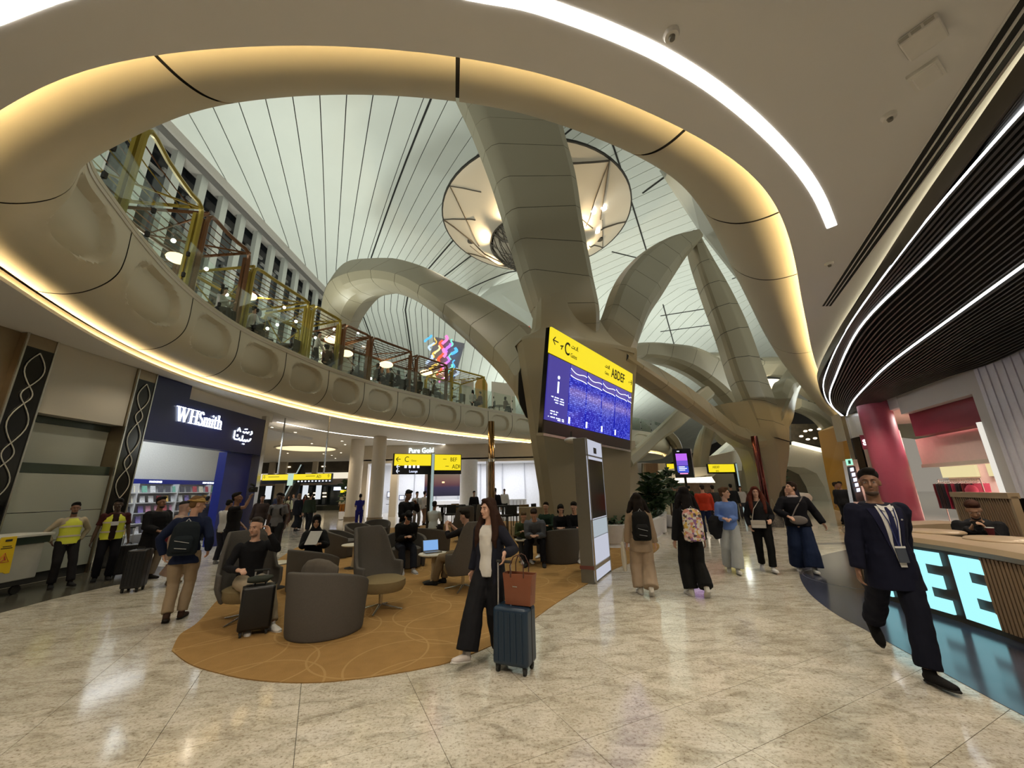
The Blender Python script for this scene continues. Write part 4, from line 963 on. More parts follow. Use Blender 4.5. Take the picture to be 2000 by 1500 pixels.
# ================================================================ HANGING / STANDING SIGNS
def gantry(label, P0, P1, h0, h1, post_t, zb, lines, dark_frac=.45, both=None, split=None):
    """yellow over black sign board between P0,P1 (floor points), z h0..h1"""
    P0, P1 = Vector(P0), Vector(P1); d = (P1-P0); w = d.length; o = thing('direction_sign', label, 'sign'); o.matrix_world = frame((P0.x, P0.y, 0), d, (0, 0, 1))
    hm = h0+(h1-h0)*dark_frac
    fbox(0, w, h0, h1, -.14, -.01, M_BLACKG, 'casing', o)
    if split:
        q = split; fbox(.05, w*q-.03, hm, h1-.02, -.01, .012, M_YSIGN, 'yellow_panel', o); fbox(w*q+.08, w-.03, h0+(h1-h0)*.2, h1-.02, -.01, .012, M_YSIGN, 'yellow_panel', o)
    else: fbox(.03, w-.03, hm, h1-.02, -.01, .012, M_YSIGN, 'yellow_panel', o)
    if post_t is not None:
        x = w*post_t; fbox(x-.06, x+.07, zb, h1+.06, -.10, .03, M_STEEL, 'post', o); fbox(x-.045, x+.055, zb, h1+.02, .03, .036, glow('post_pale', (.55, .72, .72), .55), 'post_face', o)
        fbox(x-.16, x-.07, zb, h0, -.12, -.02, M_DARK, 'rear_post', o)
    for s_, x, y, sz, mm in lines: text(s_, sz, Matrix.Translation((x, y, .016)), mm, o, 'lettering', .002, sx=.85)
    return o, w
g0 = aty(767, 910, 15.0); g1 = aty(901, 915, 16.0)
hA, hB = 2.33, 3.12
o, w_ = gantry('yellow and black two sided gate direction sign on a steel post in the lounge', (g0.x, 15.0, 0), (g1.x, 16.0, 0), hA, hB, .565, 0, [('C', .42, 2.80, .3, M_INK), ('Gates', .68, 2.82, .10, M_INK), ('Lounge', .62, 2.40, .13, M_SCRW), ('BEF', 2.22, 2.84, .22, M_INK), ('AD', 2.30, 2.55, .24, M_INK)], .42, split=.55)
darrow(.20, 2.90, -1, .08, o, .016); darrow(.20, 2.62, -1, .06, o, .016, M_SCRW, .012); darrow(.20, 2.45, -1, .06, o, .016, M_SCRW, .012); darrow(w_-.10, 2.64, 1, .05, o, .016, M_INK, .012)
for k in range(4): MB().box((.48+k*.16, 2.62, .016), (.09, .10, .004)).build('symbol', M_SCRW, o)
MB().box((2.0, 2.92, .016), (.14, .02, .004)).build('arabic_word', M_INK, o); MB().box((2.1, 2.64, .016), (.14, .02, .004)).build('arabic_word', M_INK, o)
g0 = aty(512, 930, 17.0); g1 = aty(648, 930, 17.0)
o, w_ = gantry('long low yellow gate sign hanging over the left concourse beside the blue shop', (g0.x, 17, 0), (g1.x, 17, 0), 2.12, 2.52, None, 0, [('AD', w_*0+2.36, 2.33, .17, M_INK)], .36)
darrow(.12, 2.41, -1, .045, o, .016, M_INK, .01); darrow(w_-.14, 2.41, 1, .045, o, .016, M_INK, .01)
for k in range(10): MB().box((1.6+k*.15, 2.2, .0), (.07, .05, .01)).build('symbol', M_SCRW, o)
fbox(.28, .75, 2.40, 2.42, .013, .016, M_INK, 'arabic_word', o); fbox(1.9, 2.3, 2.40, 2.42, .013, .016, M_INK, 'arabic_word', o)
gx_ = aty(567, 938, 16.9); o2 = thing('exit_sign', 'small pale green lit emergency sign crossing the hanging yellow sign', 'sign', (gx_.x, 16.9, 2.28)); fbox(-.11, .11, -.02, .02, -.25, .25, glow('pale_green', (.62, .85, .70), .8), 'panel', o2)
for x in (.6, 2.6): fbox(x, x+.05, 2.52, 4.99, -.08, -.03, M_STEEL, 'hanger', o)
g0 = aty(1384, 920, 24); g1 = aty(1436, 920, 24.4)
o, w_ = gantry('yellow gate direction sign on a pale post right of the tall advertising screen', (g0.x, 24, 0), (g1.x, 24.4, 0), 2.40, 2.98, 1.06, 0, [('ABDEF', .3, 2.72, .2, M_INK), ('EFG', .5, 2.5, .15, M_INK)], .15)
g0 = aty(1303, 920, 32); g1 = aty(1326, 920, 32)
gantry('small distant yellow sign just left of the tall advertising screen', (g0.x, 32, 0), (g1.x, 32, 0), 2.9, 3.5, None, 0, [], .2)
# advertising screen
g = aty(1336, 905, 20); ad = thing('advert_screen', 'tall black advertising screen with violet picture standing beyond the backpackers', 'screen', (g.x-.05, 20, 0))
fbox(-.48, .42, -.12, -.0, 2.1, 3.55, M_BLACKG, 'casing', ad); fbox(.42, .46, -.12, -.0, 2.1, 3.55, M_STEEL, 'edge', ad)
for z0, z1, c, s_ in ((2.95, 3.3, (.45, .12, .75), 1.2), (2.7, 2.95, (.15, .08, .55), 1.2), (2.35, 2.68, (.06, .10, .6), 1.1)): fbox(-.38, .18, -.14, -.125, z0, z1, glow('ad_%d' % int(z0*100), c, s_), 'picture', ad)
for z, w_ in ((3.4, .12), (2.62, .3), (2.54, .4), (2.46, .3)): fbox(-.3, -.3+w_, -.15, -.14, z, z+.035, M_SCRW, 'print_line', ad)
fbox(-.28, .12, -.15, -.14, 2.28, 2.33, glow('ad_pink', (.9, .3, .6), 1.4), 'print_line', ad); fbox(-.06, .04, -.08, -.02, 0, 2.1, M_DARK, 'stand', ad)
# ================================================================ WHITE STORE AND LEFT CONCOURSE (behind the lounge)
st = thing('wall_back', None, None); struct(st)
def bx(x0, x1, y0, y1, z0, z1, m, name, par=None, bevel=0): return MB().box(((x0+x1)/2, (y0+y1)/2, (z0+z1)/2), (abs(x1-x0), abs(y1-y0), abs(z1-z0))).build(name, m, par, bevel=bevel)
M_STONE = mat('cream_stone', (.58, .52, .42), .4, noise_=(1.5, .08)); M_WHITE = mat('store_white', (.78, .79, .82), .5)
YS = 28.5
bx(-11.6, 9, YS, YS+.4, 3.72, 5.0, M_STONE, 'lintel', st); bx(-11.6, -10.6, YS, YS+.4, 0, 3.72, M_STONE, 'jamb', st)
bx(-8.9, -8.4, YS, YS+.4, 0, 3.72, M_STONE, 'jamb', st); bx(1.8, 9, YS, YS+.4, 0, 3.72, M_STONE, 'jamb', st)
bx(-12, 9, YS+5.6, YS+5.8, 0, 3.9, M_WHITE, 'rear_wall', st); bx(-12, 9, YS, YS+5.8, 3.9, 4.0, M_WHITE, 'store_ceiling', st); bx(-11.7, -11.5, YS+.3, YS+5.8, 0, 3.9, M_WHITE, 'return_wall', st)
for k in range(9): bx(-10.5+k*1.9, -10.44+k*1.9, YS+5.5, YS+5.62, 0, 3.9, mat('store_seam', (.45, .46, .5), .5), 'seam', st)
for x in (-8.5, -4, .5): area('store_light', (x, YS+2.6, 3.85), (x, YS+2.6, 0), 3.0, 200, (.90, .93, 1.0), 3.0)
for x in (-2.0, 3.4): bx(x, x+.35, YS+.1, YS+.45, 0, 3.72, M_WHITE, 'mullion', st)
g = aty(912, 960, 27); o = thing('round_pillar', 'white round pillar between the dark picture wall and the bright store', 'pillar', (g.x, 28.0, 0)); MB().lathe([(.62, 0), (.62, 3.8)], (0, 0, 0), 28).build('shaft', M_WHITE, o, smooth=40)
pic = thing('picture_wall', 'big dark sunset picture panel inside the white store', 'picture', (-5.6, YS+3.2, 1.3)); 
def grad(name, stops, s, lo, hi):
    m = bpy.data.materials.new(name); m.use_nodes = True; nt = m.node_tree; b = nt.nodes['Principled BSDF']; tc = nt.nodes.new('ShaderNodeTexCoord'); sp = nt.nodes.new('ShaderNodeSeparateXYZ'); mr = nt.nodes.new('ShaderNodeMapRange'); r = nt.nodes.new('ShaderNodeValToRGB')
    nt.links.new(tc.outputs['Object'], sp.inputs[0]); nt.links.new(sp.outputs['Z'], mr.inputs['Value']); mr.inputs['From Min'].default_value = lo; mr.inputs['From Max'].default_value = hi; nt.links.new(mr.outputs[0], r.inputs[0])
    e = r.color_ramp.elements
    while len(e) < len(stops): e.new(.5)
    for k, (p, c) in enumerate(stops): e[k].position = p; e[k].color = (*c, 1)
    b.inputs['Base Color'].default_value = (0, 0, 0, 1); nt.links.new(r.outputs[0], b.inputs['Emission Color']); b.inputs['Emission Strength'].default_value = s; return m
bx(-1.55, 1.5, 0, .1, .0, 2.35, grad('sunset_print', [(0, (.01, .01, .03)), (.28, (.03, .02, .06)), (.36, (.10, .03, .04)), (.5, (.16, .07, .06)), (.8, (.18, .13, .08)), (1, (.10, .08, .05))], 1.0, 0, 2.35), 'print', pic)
bx(-.15, .05, -.02, 0, 1.0, 1.12, glow('sun_spot', (1, .6, .3), 2), 'sun', pic)
bx(-1.6, 1.55, -.3, 0, -1.3, -.35, M_WHITE, 'plinth', pic)
for k, (px, w_, h_) in enumerate(((762, .55, .5), (785, .5, .42), (760, .5, .05))):
    g = aty(px, (966, 972, 985)[k], YS+5.4); o = thing('wall_display', ('square dark framed display window in the white store', 'smaller framed display window right of the square one', 'thin dark shelf below the display windows')[k], 'display', g); bx(-w_/2, w_/2, -.05, .0, -h_/2, h_/2, mat('frame_grey', (.12, .12, .14), .4), 'frame', o)
    if k < 2: bx(-w_/2+.08, w_/2-.08, -.07, -.05, -h_/2+.08, h_/2-.06, M_SCRW, 'niche', o)
for k, (px, lab) in enumerate(((968, 'white glass counter left of the bronze post in the bright store'), (1000, 'white glass counter right of the bronze post in the bright store'), (880, 'long white counter in front of the sunset picture wall'))):
    g = aty(px, 985, YS+1.4+k); o = thing('store_counter', lab, 'counter', (g.x, g.y, 0)); bx(-1.1, 1.1, -.3, .3, .1, .95, M_WHITE, 'body', o); bx(-1.15, 1.15, -.35, .35, .95, 1.0, mat('counter_top', (.85, .87, .9), .2), 'top', o)
    for q in range(8): bx(-1.0+q*.27, -.97+q*.27, -.32, -.3, .15, .9, M_KSIDE, 'rib', o)
sg2 = thing('store_sign', 'pale glowing store lettering high on the cream wall behind the gate sign', 'sign', (aty(798, 884, YS-.05).x, YS-.05, 4.42)); text('Pure Gold', .52, frame((0, 0, 0), (1, 0, 0), (0, 0, 1)), glow('sign_ice', (.75, .92, 1), 2.0), sg2, 'lettering', .03, sx=.85)
for px, py, r in ((686, 1018, .42), (731, 1020, .40)):
    g = atz(px, py); o = thing('round_pillar', ('cream round pillar with dark foot, right of the left concourse' if px < 700 else 'second cream round pillar in front of the white store'), 'pillar', (g.x, g.y, 0)); MB().lathe([(r, .28), (r, 4.99)], (0, 0, 0), 28).build('shaft', M_STONE, o, smooth=40); MB().lathe([(r*1.12, 0), (r*1.12, .28)], (0, 0, 0), 28).build('foot', M_BRONZE, o, smooth=40)
g = aty(960, 960, 19.0); o = thing('mirrored_post', 'slim bronze mirrored post under the balcony edge behind the walking woman', 'post', (g.x, 19, 0)); MB().lathe([(.16, 0), (.16, 4.99)], (0, 0, 0), 20).build('shaft', mat('bronze_mirror', (.35, .22, .10), .08, 1), o, smooth=40); MB().lathe([(.18, 3.0), (.18, 3.15)], (0, 0, 0), 20).build('collar', M_STEEL, o, smooth=40)
g = aty(1487, 930, 20.6); o = thing('mirrored_post', 'slim dark red mirrored post in front of the second column', 'post', (g.x, 20.6, 0)); MB().lathe([(.16, 0), (.16, 4.2)], (0, 0, 0), 20).build('shaft', mat('wine_mirror', (.18, .06, .05), .1, 1), o, smooth=40)
# left concourse end: clerestory, lit band, dark duty free hall
lc = thing('wall_back', None, None); struct(lc)
YL = 42
def bpx(x0, x1, ya, yb, Y, m, name, th=.3, par=lc):
    a = aty(x0, ya, Y); b = aty(x1, yb, Y); return bx(a.x, b.x, Y, Y+th, b.z, a.z, m, name, par)
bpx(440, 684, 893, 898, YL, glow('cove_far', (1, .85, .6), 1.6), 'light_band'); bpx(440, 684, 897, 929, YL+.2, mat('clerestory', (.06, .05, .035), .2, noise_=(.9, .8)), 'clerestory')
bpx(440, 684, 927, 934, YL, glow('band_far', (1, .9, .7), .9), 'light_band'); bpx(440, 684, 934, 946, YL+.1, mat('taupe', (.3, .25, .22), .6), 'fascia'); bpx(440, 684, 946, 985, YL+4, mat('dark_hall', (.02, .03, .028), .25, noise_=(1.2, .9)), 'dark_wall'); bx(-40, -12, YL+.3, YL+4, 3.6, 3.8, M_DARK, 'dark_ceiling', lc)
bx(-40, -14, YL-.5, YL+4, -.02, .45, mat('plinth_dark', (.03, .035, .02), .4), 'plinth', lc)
for px, m in ((528, M_STONE), (612, M_STONE), (520, M_WHITE), (545, M_STONE), (592, M_WHITE), (618, M_WHITE)):
    if m is M_STONE: bpx(px, px+5, 893, 980 if px == 545 else 930, YL-.3, m, 'pilaster')
    else: bpx(px, px+5, 948, 975, YL+1, glow('white_fixture', (.9, .95, 1), .8), 'fixture')
for k, (px, py) in enumerate(((598, 964), (612, 962), (598, 969), (613, 969), (630, 962), (630, 969), (560, 911), (628, 910))): bpx(px, px+7, py, py+2, YL+2 if k < 6 else YL+.1, glow('warm_fixture', (1, .8, .5), 2.5), 'fixture', .05)
bpx(652, 682, 951, 957, YL-.1, M_SCRW, 'screen'); bpx(665, 682, 957, 962, YL-.1, M_YSIGN, 'panel')
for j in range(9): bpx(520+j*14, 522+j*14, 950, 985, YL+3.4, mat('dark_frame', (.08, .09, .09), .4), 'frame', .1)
# escalator handrail light (thin pale diagonal)
es = thing('escalator', 'thin pale lit handrail of an escalator in the left concourse', 'escalator')
a, b = aty(550, 980, 36), aty(588, 908, 40); MB().tube([a, b], .06, 6).build('handrail', glow('rail_pale', (.7, .85, .8), .5), es); MB().prism([(0, 0), ((b-a).length, 0), ((b-a).length, -1.2), (0, -1.2)], 0, .3, frame(a, b-a, (0, 0, 1))).build('flank', M_DARK, es)
# ================================================================ RIGHT SIDE: louvre ceiling, shop wall, cafe
ZL = 4.86
B0 = [(2040, 75), (2000, 130), (1900, 270), (1800, 410), (1700, 560), (1640, 650), (1605, 715), (1599, 745), (1613, 778), (1640, 805)]
curve = lambda pts, z, n=10: resample(catmull([atz(x, y, z) for x, y in pts], n), .25)
edge = curve(B0, ZL)
def frac(P, t):
    L = [0]
    for a, b in zip(P, P[1:]): L.append(L[-1]+(b-a).length)
    q = t*L[-1]
    for j in range(len(P)-1):
        if L[j+1] >= q: return P[j].lerp(P[j+1], (q-L[j])/max(1e-9, L[j+1]-L[j]))
    return P[-1].copy()
K1 = curve([(2040, 125), (2000, 173), (1907, 280), (1767, 457), (1650, 630), (1612, 715), (1606, 752), (1618, 782), (1642, 806)], ZL)
K2 = curve([(2040, 235), (2000, 280), (1813, 480), (1673, 630), (1628, 730), (1618, 766), (1626, 790), (1645, 806)], ZL)
K3 = curve([(2040, 465), (2000, 495), (1860, 602), (1734, 700), (1690, 745), (1665, 775), (1655, 795), (1652, 806)], ZL)
K4 = curve([(2060, 560), (2000, 600), (1900, 655), (1800, 720), (1730, 755), (1700, 775), (1672, 798)], ZL)
K5 = curve([(2080, 630), (2000, 668), (1925, 703), (1850, 727), (1750, 766), (1700, 786), (1660, 803)], ZL)
lv = thing('louvre_ceiling', 'black louvre blades', 'ceiling'); struct(lv)
for k_ in ('label', 'category'): del lv[k_]
M_BLADE = mat('black_blade', (.035, .030, .024), .45)
KS = [(0, edge), (.10, K1), (.24, K2), (.52, K3), (.78, K4), (1.0, K5)]
def blend(s, t):
    for (s0, a), (s1, b) in zip(KS, KS[1:]):
        if s <= s1+1e-6:
            u = (s-s0)/(s1-s0); return frac(a, t).lerp(frac(b, t), u)
NB = 44
for k in range(NB+1):
    s = (k/NB)
    lit = any(abs(s-q) < .5/NB for q in (.10, .24, .52))
    T = [i/26 for i in range(27)]; P_ = [blend(s, t) for t in T]
    mb = MB(); v = []
    for i, p in enumerate(P_):
        d = (P_[min(i+1, 26)]-P_[max(i-1, 0)]).normalized(); n_ = Vector((-d.y, d.x, 0))
        v += [p+n_*.016, p-n_*.016, p-n_*.016-Vector((0, 0, .14)), p+n_*.016-Vector((0, 0, .14))]
    f = [(i*4+q, i*4+(q+1) % 4, i*4+4+(q+1) % 4, i*4+4+q) for i in range(26) for q in range(4)]
    mb.add(v, f).build('blade', M_BLADE, lv)
for q, w_ in ((.10, .020), (.24, .024), (.52, .034)):
    for sgn in (-1, 1):
        P_ = [blend(q+sgn*(.0016+w_*.06), i/40)-Vector((0, 0, .145)) for i in range(41)]
        v = []
        MB().tube(P_, [(w_*(.50 if sgn > 0 else .20), .008)]*41, 6, side=(1, 0, 0)).build('light_line', glow('line_white', (.92, .95, 1), 9), lv)
P_ = [[blend(s, t)+Vector((0, 0, .02)) for s in (0, .1, .24, .52, .78, 1)] for t in [i/26 for i in range(27)]]
MB().grid(P_, .02, (0, 0, 1)).build('void_board', M_DARK, lv)
P_ = [[p+Vector((.07, -.05, .085)) for _ in (0, 1)] for p in edge]; P_ = [[a, a+Vector((.03, -.02, 0))] for a, _ in P_]
MB().grid(P_, .02, (0, 0, 1)).build('cove_light', glow('cove_cream', (1, .90, .62), 9), lv)
P_ = [[p+Vector((0, 0, z)) for z in (-.15, .055)] for p in edge]
MB().grid(P_, .03, (-.7, .5, 0)).build('edge_band', mat('edge_brown', (.06, .05, .035), .4), lv)
# linear air slots
sl = thing('linear_diffuser', 'long triple slot air diffuser in the pale ceiling beside the louvre field', 'air vent')
for k in range(4):
    a, b = atz(1609+k*6.4, 598, HC-.006), atz(2006+k*17, -8+k*11, HC-.006)
    d = (b-a).normalized(); n_ = Vector((-d.y, d.x, 0))*.024
    if k < 3:
        MB().add([a-n_, a+n_, b+n_, b-n_]+[p+Vector((0, 0, .012)) for p in (a-n_, a+n_, b+n_, b-n_)], [(0, 1, 2, 3), (7, 6, 5, 4), (0, 4, 5, 1), (1, 5, 6, 2), (2, 6, 7, 3), (3, 7, 4, 0)]).build('slot', M_DARK, sl)
    a2, b2 = a-Vector((.045, 0, 0)), b-Vector((.045, 0, 0))
    MB().tube([a2, b2], .008, 4).build('slot_rib', mat('white_trim', (.7, .68, .62), .4), sl)
def ceilbox(label, px, py, w, d, h, rz, grille):
    g = atz(px, py, HC); o = thing('ceiling_speaker', label, 'ceiling fixture', (g.x, g.y, HC), rz)
    m = mat('white_trim', (.7, .68, .62), .4); bx(-w/2, w/2, -d/2, d/2, -h, 0, m, 'box', o, .01)
    if grille:
        for q in range(3): bx(-w/2-.004, -w/2, -d/2+.02+q*.07, -d/2+.075+q*.07, -h+.02, -.02, M_PANEL, 'grille', o); bx(-w/2+.02+q*.07, -w/2+.08+q*.07, d/2, d/2+.004, -h+.02, -.02, M_PANEL, 'grille', o)
    else: bx(-w/2-.02, w/2+.02, -d/2-.02, d/2+.02, -.03, 0, m, 'flange', o)
ceilbox('white rectangular ceiling box with side grilles, upper of the two at top right', 1800, 68, .24, .22, .07, math.radians(30), True)
ceilbox('flat white rectangular ceiling box, lower of the two at top right', 1808, 145, .20, .15, .04, math.radians(30), False)
for px, py, lab in ((1311, 66, 'tiny round ceiling sensor outside the curved light slot'), (1736, 226, 'small round ceiling detector below the two white boxes'), (1619, 514, 'small ceiling detector near the end of the light slot')):
    g = atz(px, py, HC); o = thing('smoke_detector', lab, 'detector', (g.x, g.y, HC)); MB().lathe([(.05, -.035), (.06, -.01), (.06, 0)], (0, 0, 0), 14).build('body', mat('white_trim', (.7, .68, .62), .4), o, smooth=50)
    MB().lathe([(.02, -.06), (.025, -.035)], (0, 0, 0), 10).build('sensor_head', M_KSIDE, o)
# ---- shop wall on the right
A0, A1 = Vector((12.5, 8.4, 0)), Vector((15.9, 18.3, 0))
wd = (A1-A0).normalized(); WM = Matrix(((wd.x, -wd.y, 0, A0.x), (wd.y, wd.x, 0, A0.y), (0, 0, 1, 0), (0, 0, 0, 1)))  # local x along wall, y inward(-) / outward, z up
# local +y points left of the wall direction (towards the hall)
wr = bpy.data.objects.new('wall_right', None); COL.objects.link(wr); struct(wr); wr.matrix_world = WM
M_GREYW = mat('shop_wall_grey', (.46, .43, .40), .5, noise_=(.7, .05)); M_FLUTE = mat('fluted_panel', (.60, .58, .62), .5)
M_CRIM = mat('crimson', (.20, .016, .035), .45); M_PINKC = mat('rose_pillar', (.34, .06, .10), .4); M_PALEP = mat('pale_pink', (.56, .42, .38), .5)
bx(-3.2, 2.65, -.3, 0, 0, 5.0, M_GREYW, 'panel', wr); bx(2.65, 6.1, -.3, 0, 4.12, 5.0, M_GREYW, 'panel', wr)
bx(6.1, 7.6, -.25, -.02, 4.4, 5.0, mat('mirror_silver', (.7, .7, .68), .3, .35), 'head_panel', wr); bx(7.6, 11.8, -.2, -.02, 3.7, 5.0, mat('mirror_silver', (.7, .7, .68), .3, .35), 'head_panel', wr)
for k in range(40): bx(-3.2+k*.135, -3.2+k*.135+.131, 0, .05+.025*(k % 2), .9, 4.85 - (k % 3)*.04, M_FLUTE, 'flute', wr)
bx(2.4, 6.3, -.9, -.32, 3.3, 4.3, M_CRIM, 'crimson_header', wr); bx(2.0, 7.6, -1.1, -.95, 2.3, 3.3, M_PALEP, 'pink_upper_wall', wr); bx(2.0, 12, -4.2, -4.0, 0, 4.6, M_PALEP, 'rear_wall', wr)
bx(1.8, 2.0, -4.2, -.3, 0, 4.4, M_PALEP, 'return_wall', wr); bx(2, 12, -4.2, -.3, 4.45, 4.5, M_PALEP, 'store_ceiling', wr); bx(2.0, 7.2, -1.15, -.7, 2.2, 2.32, mat('beige_shelf', (.42, .37, .30), .5), 'shelf_edge', wr)
bx(2.66, 2.78, -.05, .05, 0, 3.3, glow('white_edge', (1, .95, .85), .8), 'lit_edge', wr)
bx(7.7, 8.4, -.6, -.1, 0, 3.7, M_PALEP, 'pale_panel', wr); bx(8.5, 9.4, -.5, 0, 0, 3.7, M_PALEP, 'pale_panel', wr); bx(9.5, 10.15, -.4, .02, 0, 3.7, M_BLACKG, 'black_panel', wr); bx(10.2, 10.6, -.3, .05, 0, 5, M_STEEL, 'steel_post', wr)
for x, w_, z in ((4.0, 1.6, 2.02), (7.0, 1.6, 2.02), (10, 1.4, 2)): bx(x, x+w_*1.5, -3.95, -3.85, 1.85, 2.55, glow('warm_shelf', (1, .85, .45), .8), 'lit_shelf', wr); bx(x+.3, x+.95, -3.84, -3.8, 2.36, 2.5, mat('red_label', (.4, .04, .02), .5), 'label', wr)
for k in range(3): p_ = WM @ Vector((3.4+k*1.9, -2.2, 4.3)); area('shop_light', p_, (p_.x, p_.y, 0), 1.2, 300, (1, .84, .78))
g = WM @ Vector((7.2, .25, 0)); o = thing('rose_pillar', 'thick round rose pink pillar at the shop entrance behind the suited man', 'pillar', (g.x, g.y, 0)); MB().lathe([(.52, 0), (.52, 4.85)], (0, 0, 0), 32).build('shaft', M_PINKC, o, smooth=40); MB().lathe([(.56, 0), (.56, .12)], (0, 0, 0), 32).build('foot', M_CRIM, o, smooth=40)
o = thing('shop_sign', 'small white lit projecting shop sign left of the rose pillar', 'sign'); p_ = WM @ Vector((8.35, .35, 3.05)); o.matrix_world = frame(p_, (1, -.5, 0), (0, 0, 1)); fbox(-.1, .35, 0, .6, -.05, 0, M_PINKC, 'panel', o); text('SC', .32, Matrix.Translation((-.06, .18, .01)), M_SIGNW, o, 'lettering', .01, bold=.01)
# garments and displays in the pink shop
random.seed(21)
gm = []
for i, c in enumerate(((.02, .01, .01), (.12, .005, .01), (.25, .01, .03), (.4, .04, .08), (.015, .015, .02), (.5, .45, .42), (.2, .0, .02))):
    mb = MB(); mb.grid([[Vector((x, yy, z)) for x in (-.20+.03*math.sin(z*3), .0, .20)] for z, yy in ((.0, 0), (.3, .015), (.6, -.01), (.78, .0), (.85, 0))], .05, (0, 1, 0)); gm.append((mb.mesh('cloth', mat('garment_%d' % i, c, .8)), c))
hm_ = MB().tube([(-.16, 0, .84), (0, 0, .92), (.16, 0, .84)], .008, 4).tube([(0, 0, .92), (0, 0, 1.0)], .005, 4).mesh('hanger', M_STEEL)
def rack(x0, x1, y, z, label):
    p0, p1 = WM @ Vector((x0, y, 0)), WM @ Vector((x1, y, 0)); r = thing('clothes_rack', label, 'clothes rack', p0); r.matrix_world = frame(p0, p1-p0, (0, 0, 1)); L_ = (p1-p0).length
    MB().tube([(0, 0, 0), (0, z+1.0, 0), (L_, z+1.0, 0), (L_, 0, 0)], .018, 6).build('rail', M_STEEL, r)
    MB().box((L_/2, .02, 0), (L_, .03, .4)).build('base', M_STEEL, r)
    n_ = int(L_/.11)
    for k in range(n_):
        t = (k+.5)/n_; i = random.choice((0, 0, 1, 1, 2, 4, 4, 6) if k % 9 else (3, 5)); p = p0.lerp(p1, t)
        o = thing('garment', 'dark or crimson garment hanging on a rack in the pink shop', 'clothing', (p.x, p.y, z), math.atan2(wd.y, wd.x)+PI/2+random.uniform(-.25, .25), 'garments in the pink shop')
        inst('cloth', gm[i][0], o, loc=(0, 0, 0)); inst('hanger', hm_, o, loc=(0, 0, 0))
rack(4.9, 6.9, -.9, .75, 'left clothes rack by the rose pillar in the pink shop'); rack(2.9, 4.7, -2.6, .8, 'rear clothes rack in the pink shop'); rack(3.0, 4.4, -1.0, .35, 'low front clothes rack at the right of the pink shop opening'); rack(5.0, 6.8, -3.2, .9, 'rear clothes rack left in the pink shop')
p_ = WM @ Vector((4.9, -.6, 0)); o = thing('mannequin', 'headless display form in a rose dress standing in the pink shop', 'mannequin', (p_.x, p_.y, 0)); MB().tube([(0, 0, 0), (0, 0, 1.0)], .02, 8).build('pole', M_STEEL, o); MB().lathe([(.22, 0), (.22, .02)], (0, 0, 0), 20).build('base', M_STEEL, o)
MB().tube([(0, 0, .75), (0, 0, 1.0), (0, 0, 1.2), (0, 0, 1.4), (0, 0, 1.5), (0, 0, 1.56)], [(.24, .2), (.2, .16), (.14, .11), (.19, .12), (.14, .09), (.05, .05)], 14, side=(1, 0, 0)).build('dress', mat('garment_3', (.4, .04, .08), .8), o, smooth=60)
for k, x in enumerate((2.9, 3.6, 4.3)):
    p_ = WM @ Vector((x, -.3, 0)); o = thing('display_table', ('white shoe table at the right end of the pink shop opening', 'white shoe table second from the right end of the pink shop opening', 'white shoe table nearest the rose dress in the pink shop')[k], 'table', (p_.x, p_.y, 0), .3); bx(-.35, .35, -.2, .2, .82, .88, M_WHITE, 'top', o, .01)
    for a in (-.3, .3): bx(a-.02, a+.02, -.15, .15, 0, .82, M_STEEL, 'leg', o)
# ---- orange wall, totem, far shells
ow = thing('wall_side', None, None); struct(ow)
def slabpx(pxs, Y, m, name, par, th=.4, sub=1):
    P = [aty(x, y, (Y if not isinstance(Y, (list, tuple)) else Y[i])) for i, (x, y) in enumerate(pxs)]; n = len(P)
    tri = tessellate_polygon([[Vector((p.x, p.z, 0)) for p in P]])
    return MB().add(P+[p+Vector((0, th, 0)) for p in P], [tuple(t) for t in tri]+[tuple(n+i for i in reversed(t)) for t in tri]+[(i, (i+1) % n, n+(i+1) % n, n+i) for i in range(n)]).build(name, m, par)
M_ORANGE = mat('orange_wall', (.42, .20, .012), .5, noise_=(.6, .08))
slabpx([(1606, 842), (1632, 831), (1652, 830), (1662, 900), (1672, 1012), (1642, 1012), (1625, 940)], [27, 26, 24, 24, 24, 27, 27], M_ORANGE, 'panel', ow)
tt = thing('exit_totem', 'slim black post with green exit sign and pictograms left of the suited man', 'sign post', (0, 0, 0))
slabpx([(1652, 900), (1674, 897), (1700, 1010), (1672, 1010)], 14, M_STEEL, 'post', tt, .15); slabpx([(1657, 912), (1670, 910), (1690, 980), (1674, 980)], 13.9, M_BLACKG, 'face', tt, .05)
slabpx([(1653, 897), (1664, 896), (1667, 908), (1656, 909)], 13.8, glow('exit_green', (.35, .8, .6), 1.2), 'exit_sign', tt, .05); slabpx([(1657, 899), (1661, 899), (1662, 906), (1658, 906)], 13.75, mat('exit_dark', (.02, .2, .1), .5), 'exit_figure', tt, .02)
for k in range(5): slabpx([(1661+k*3.1, 914+k*10), (1667+k*3.1, 913+k*10), (1668+k*3.1, 920+k*10), (1662+k*3.1, 921+k*10)], 13.85, M_SCRW, 'pictogram', tt, .02)
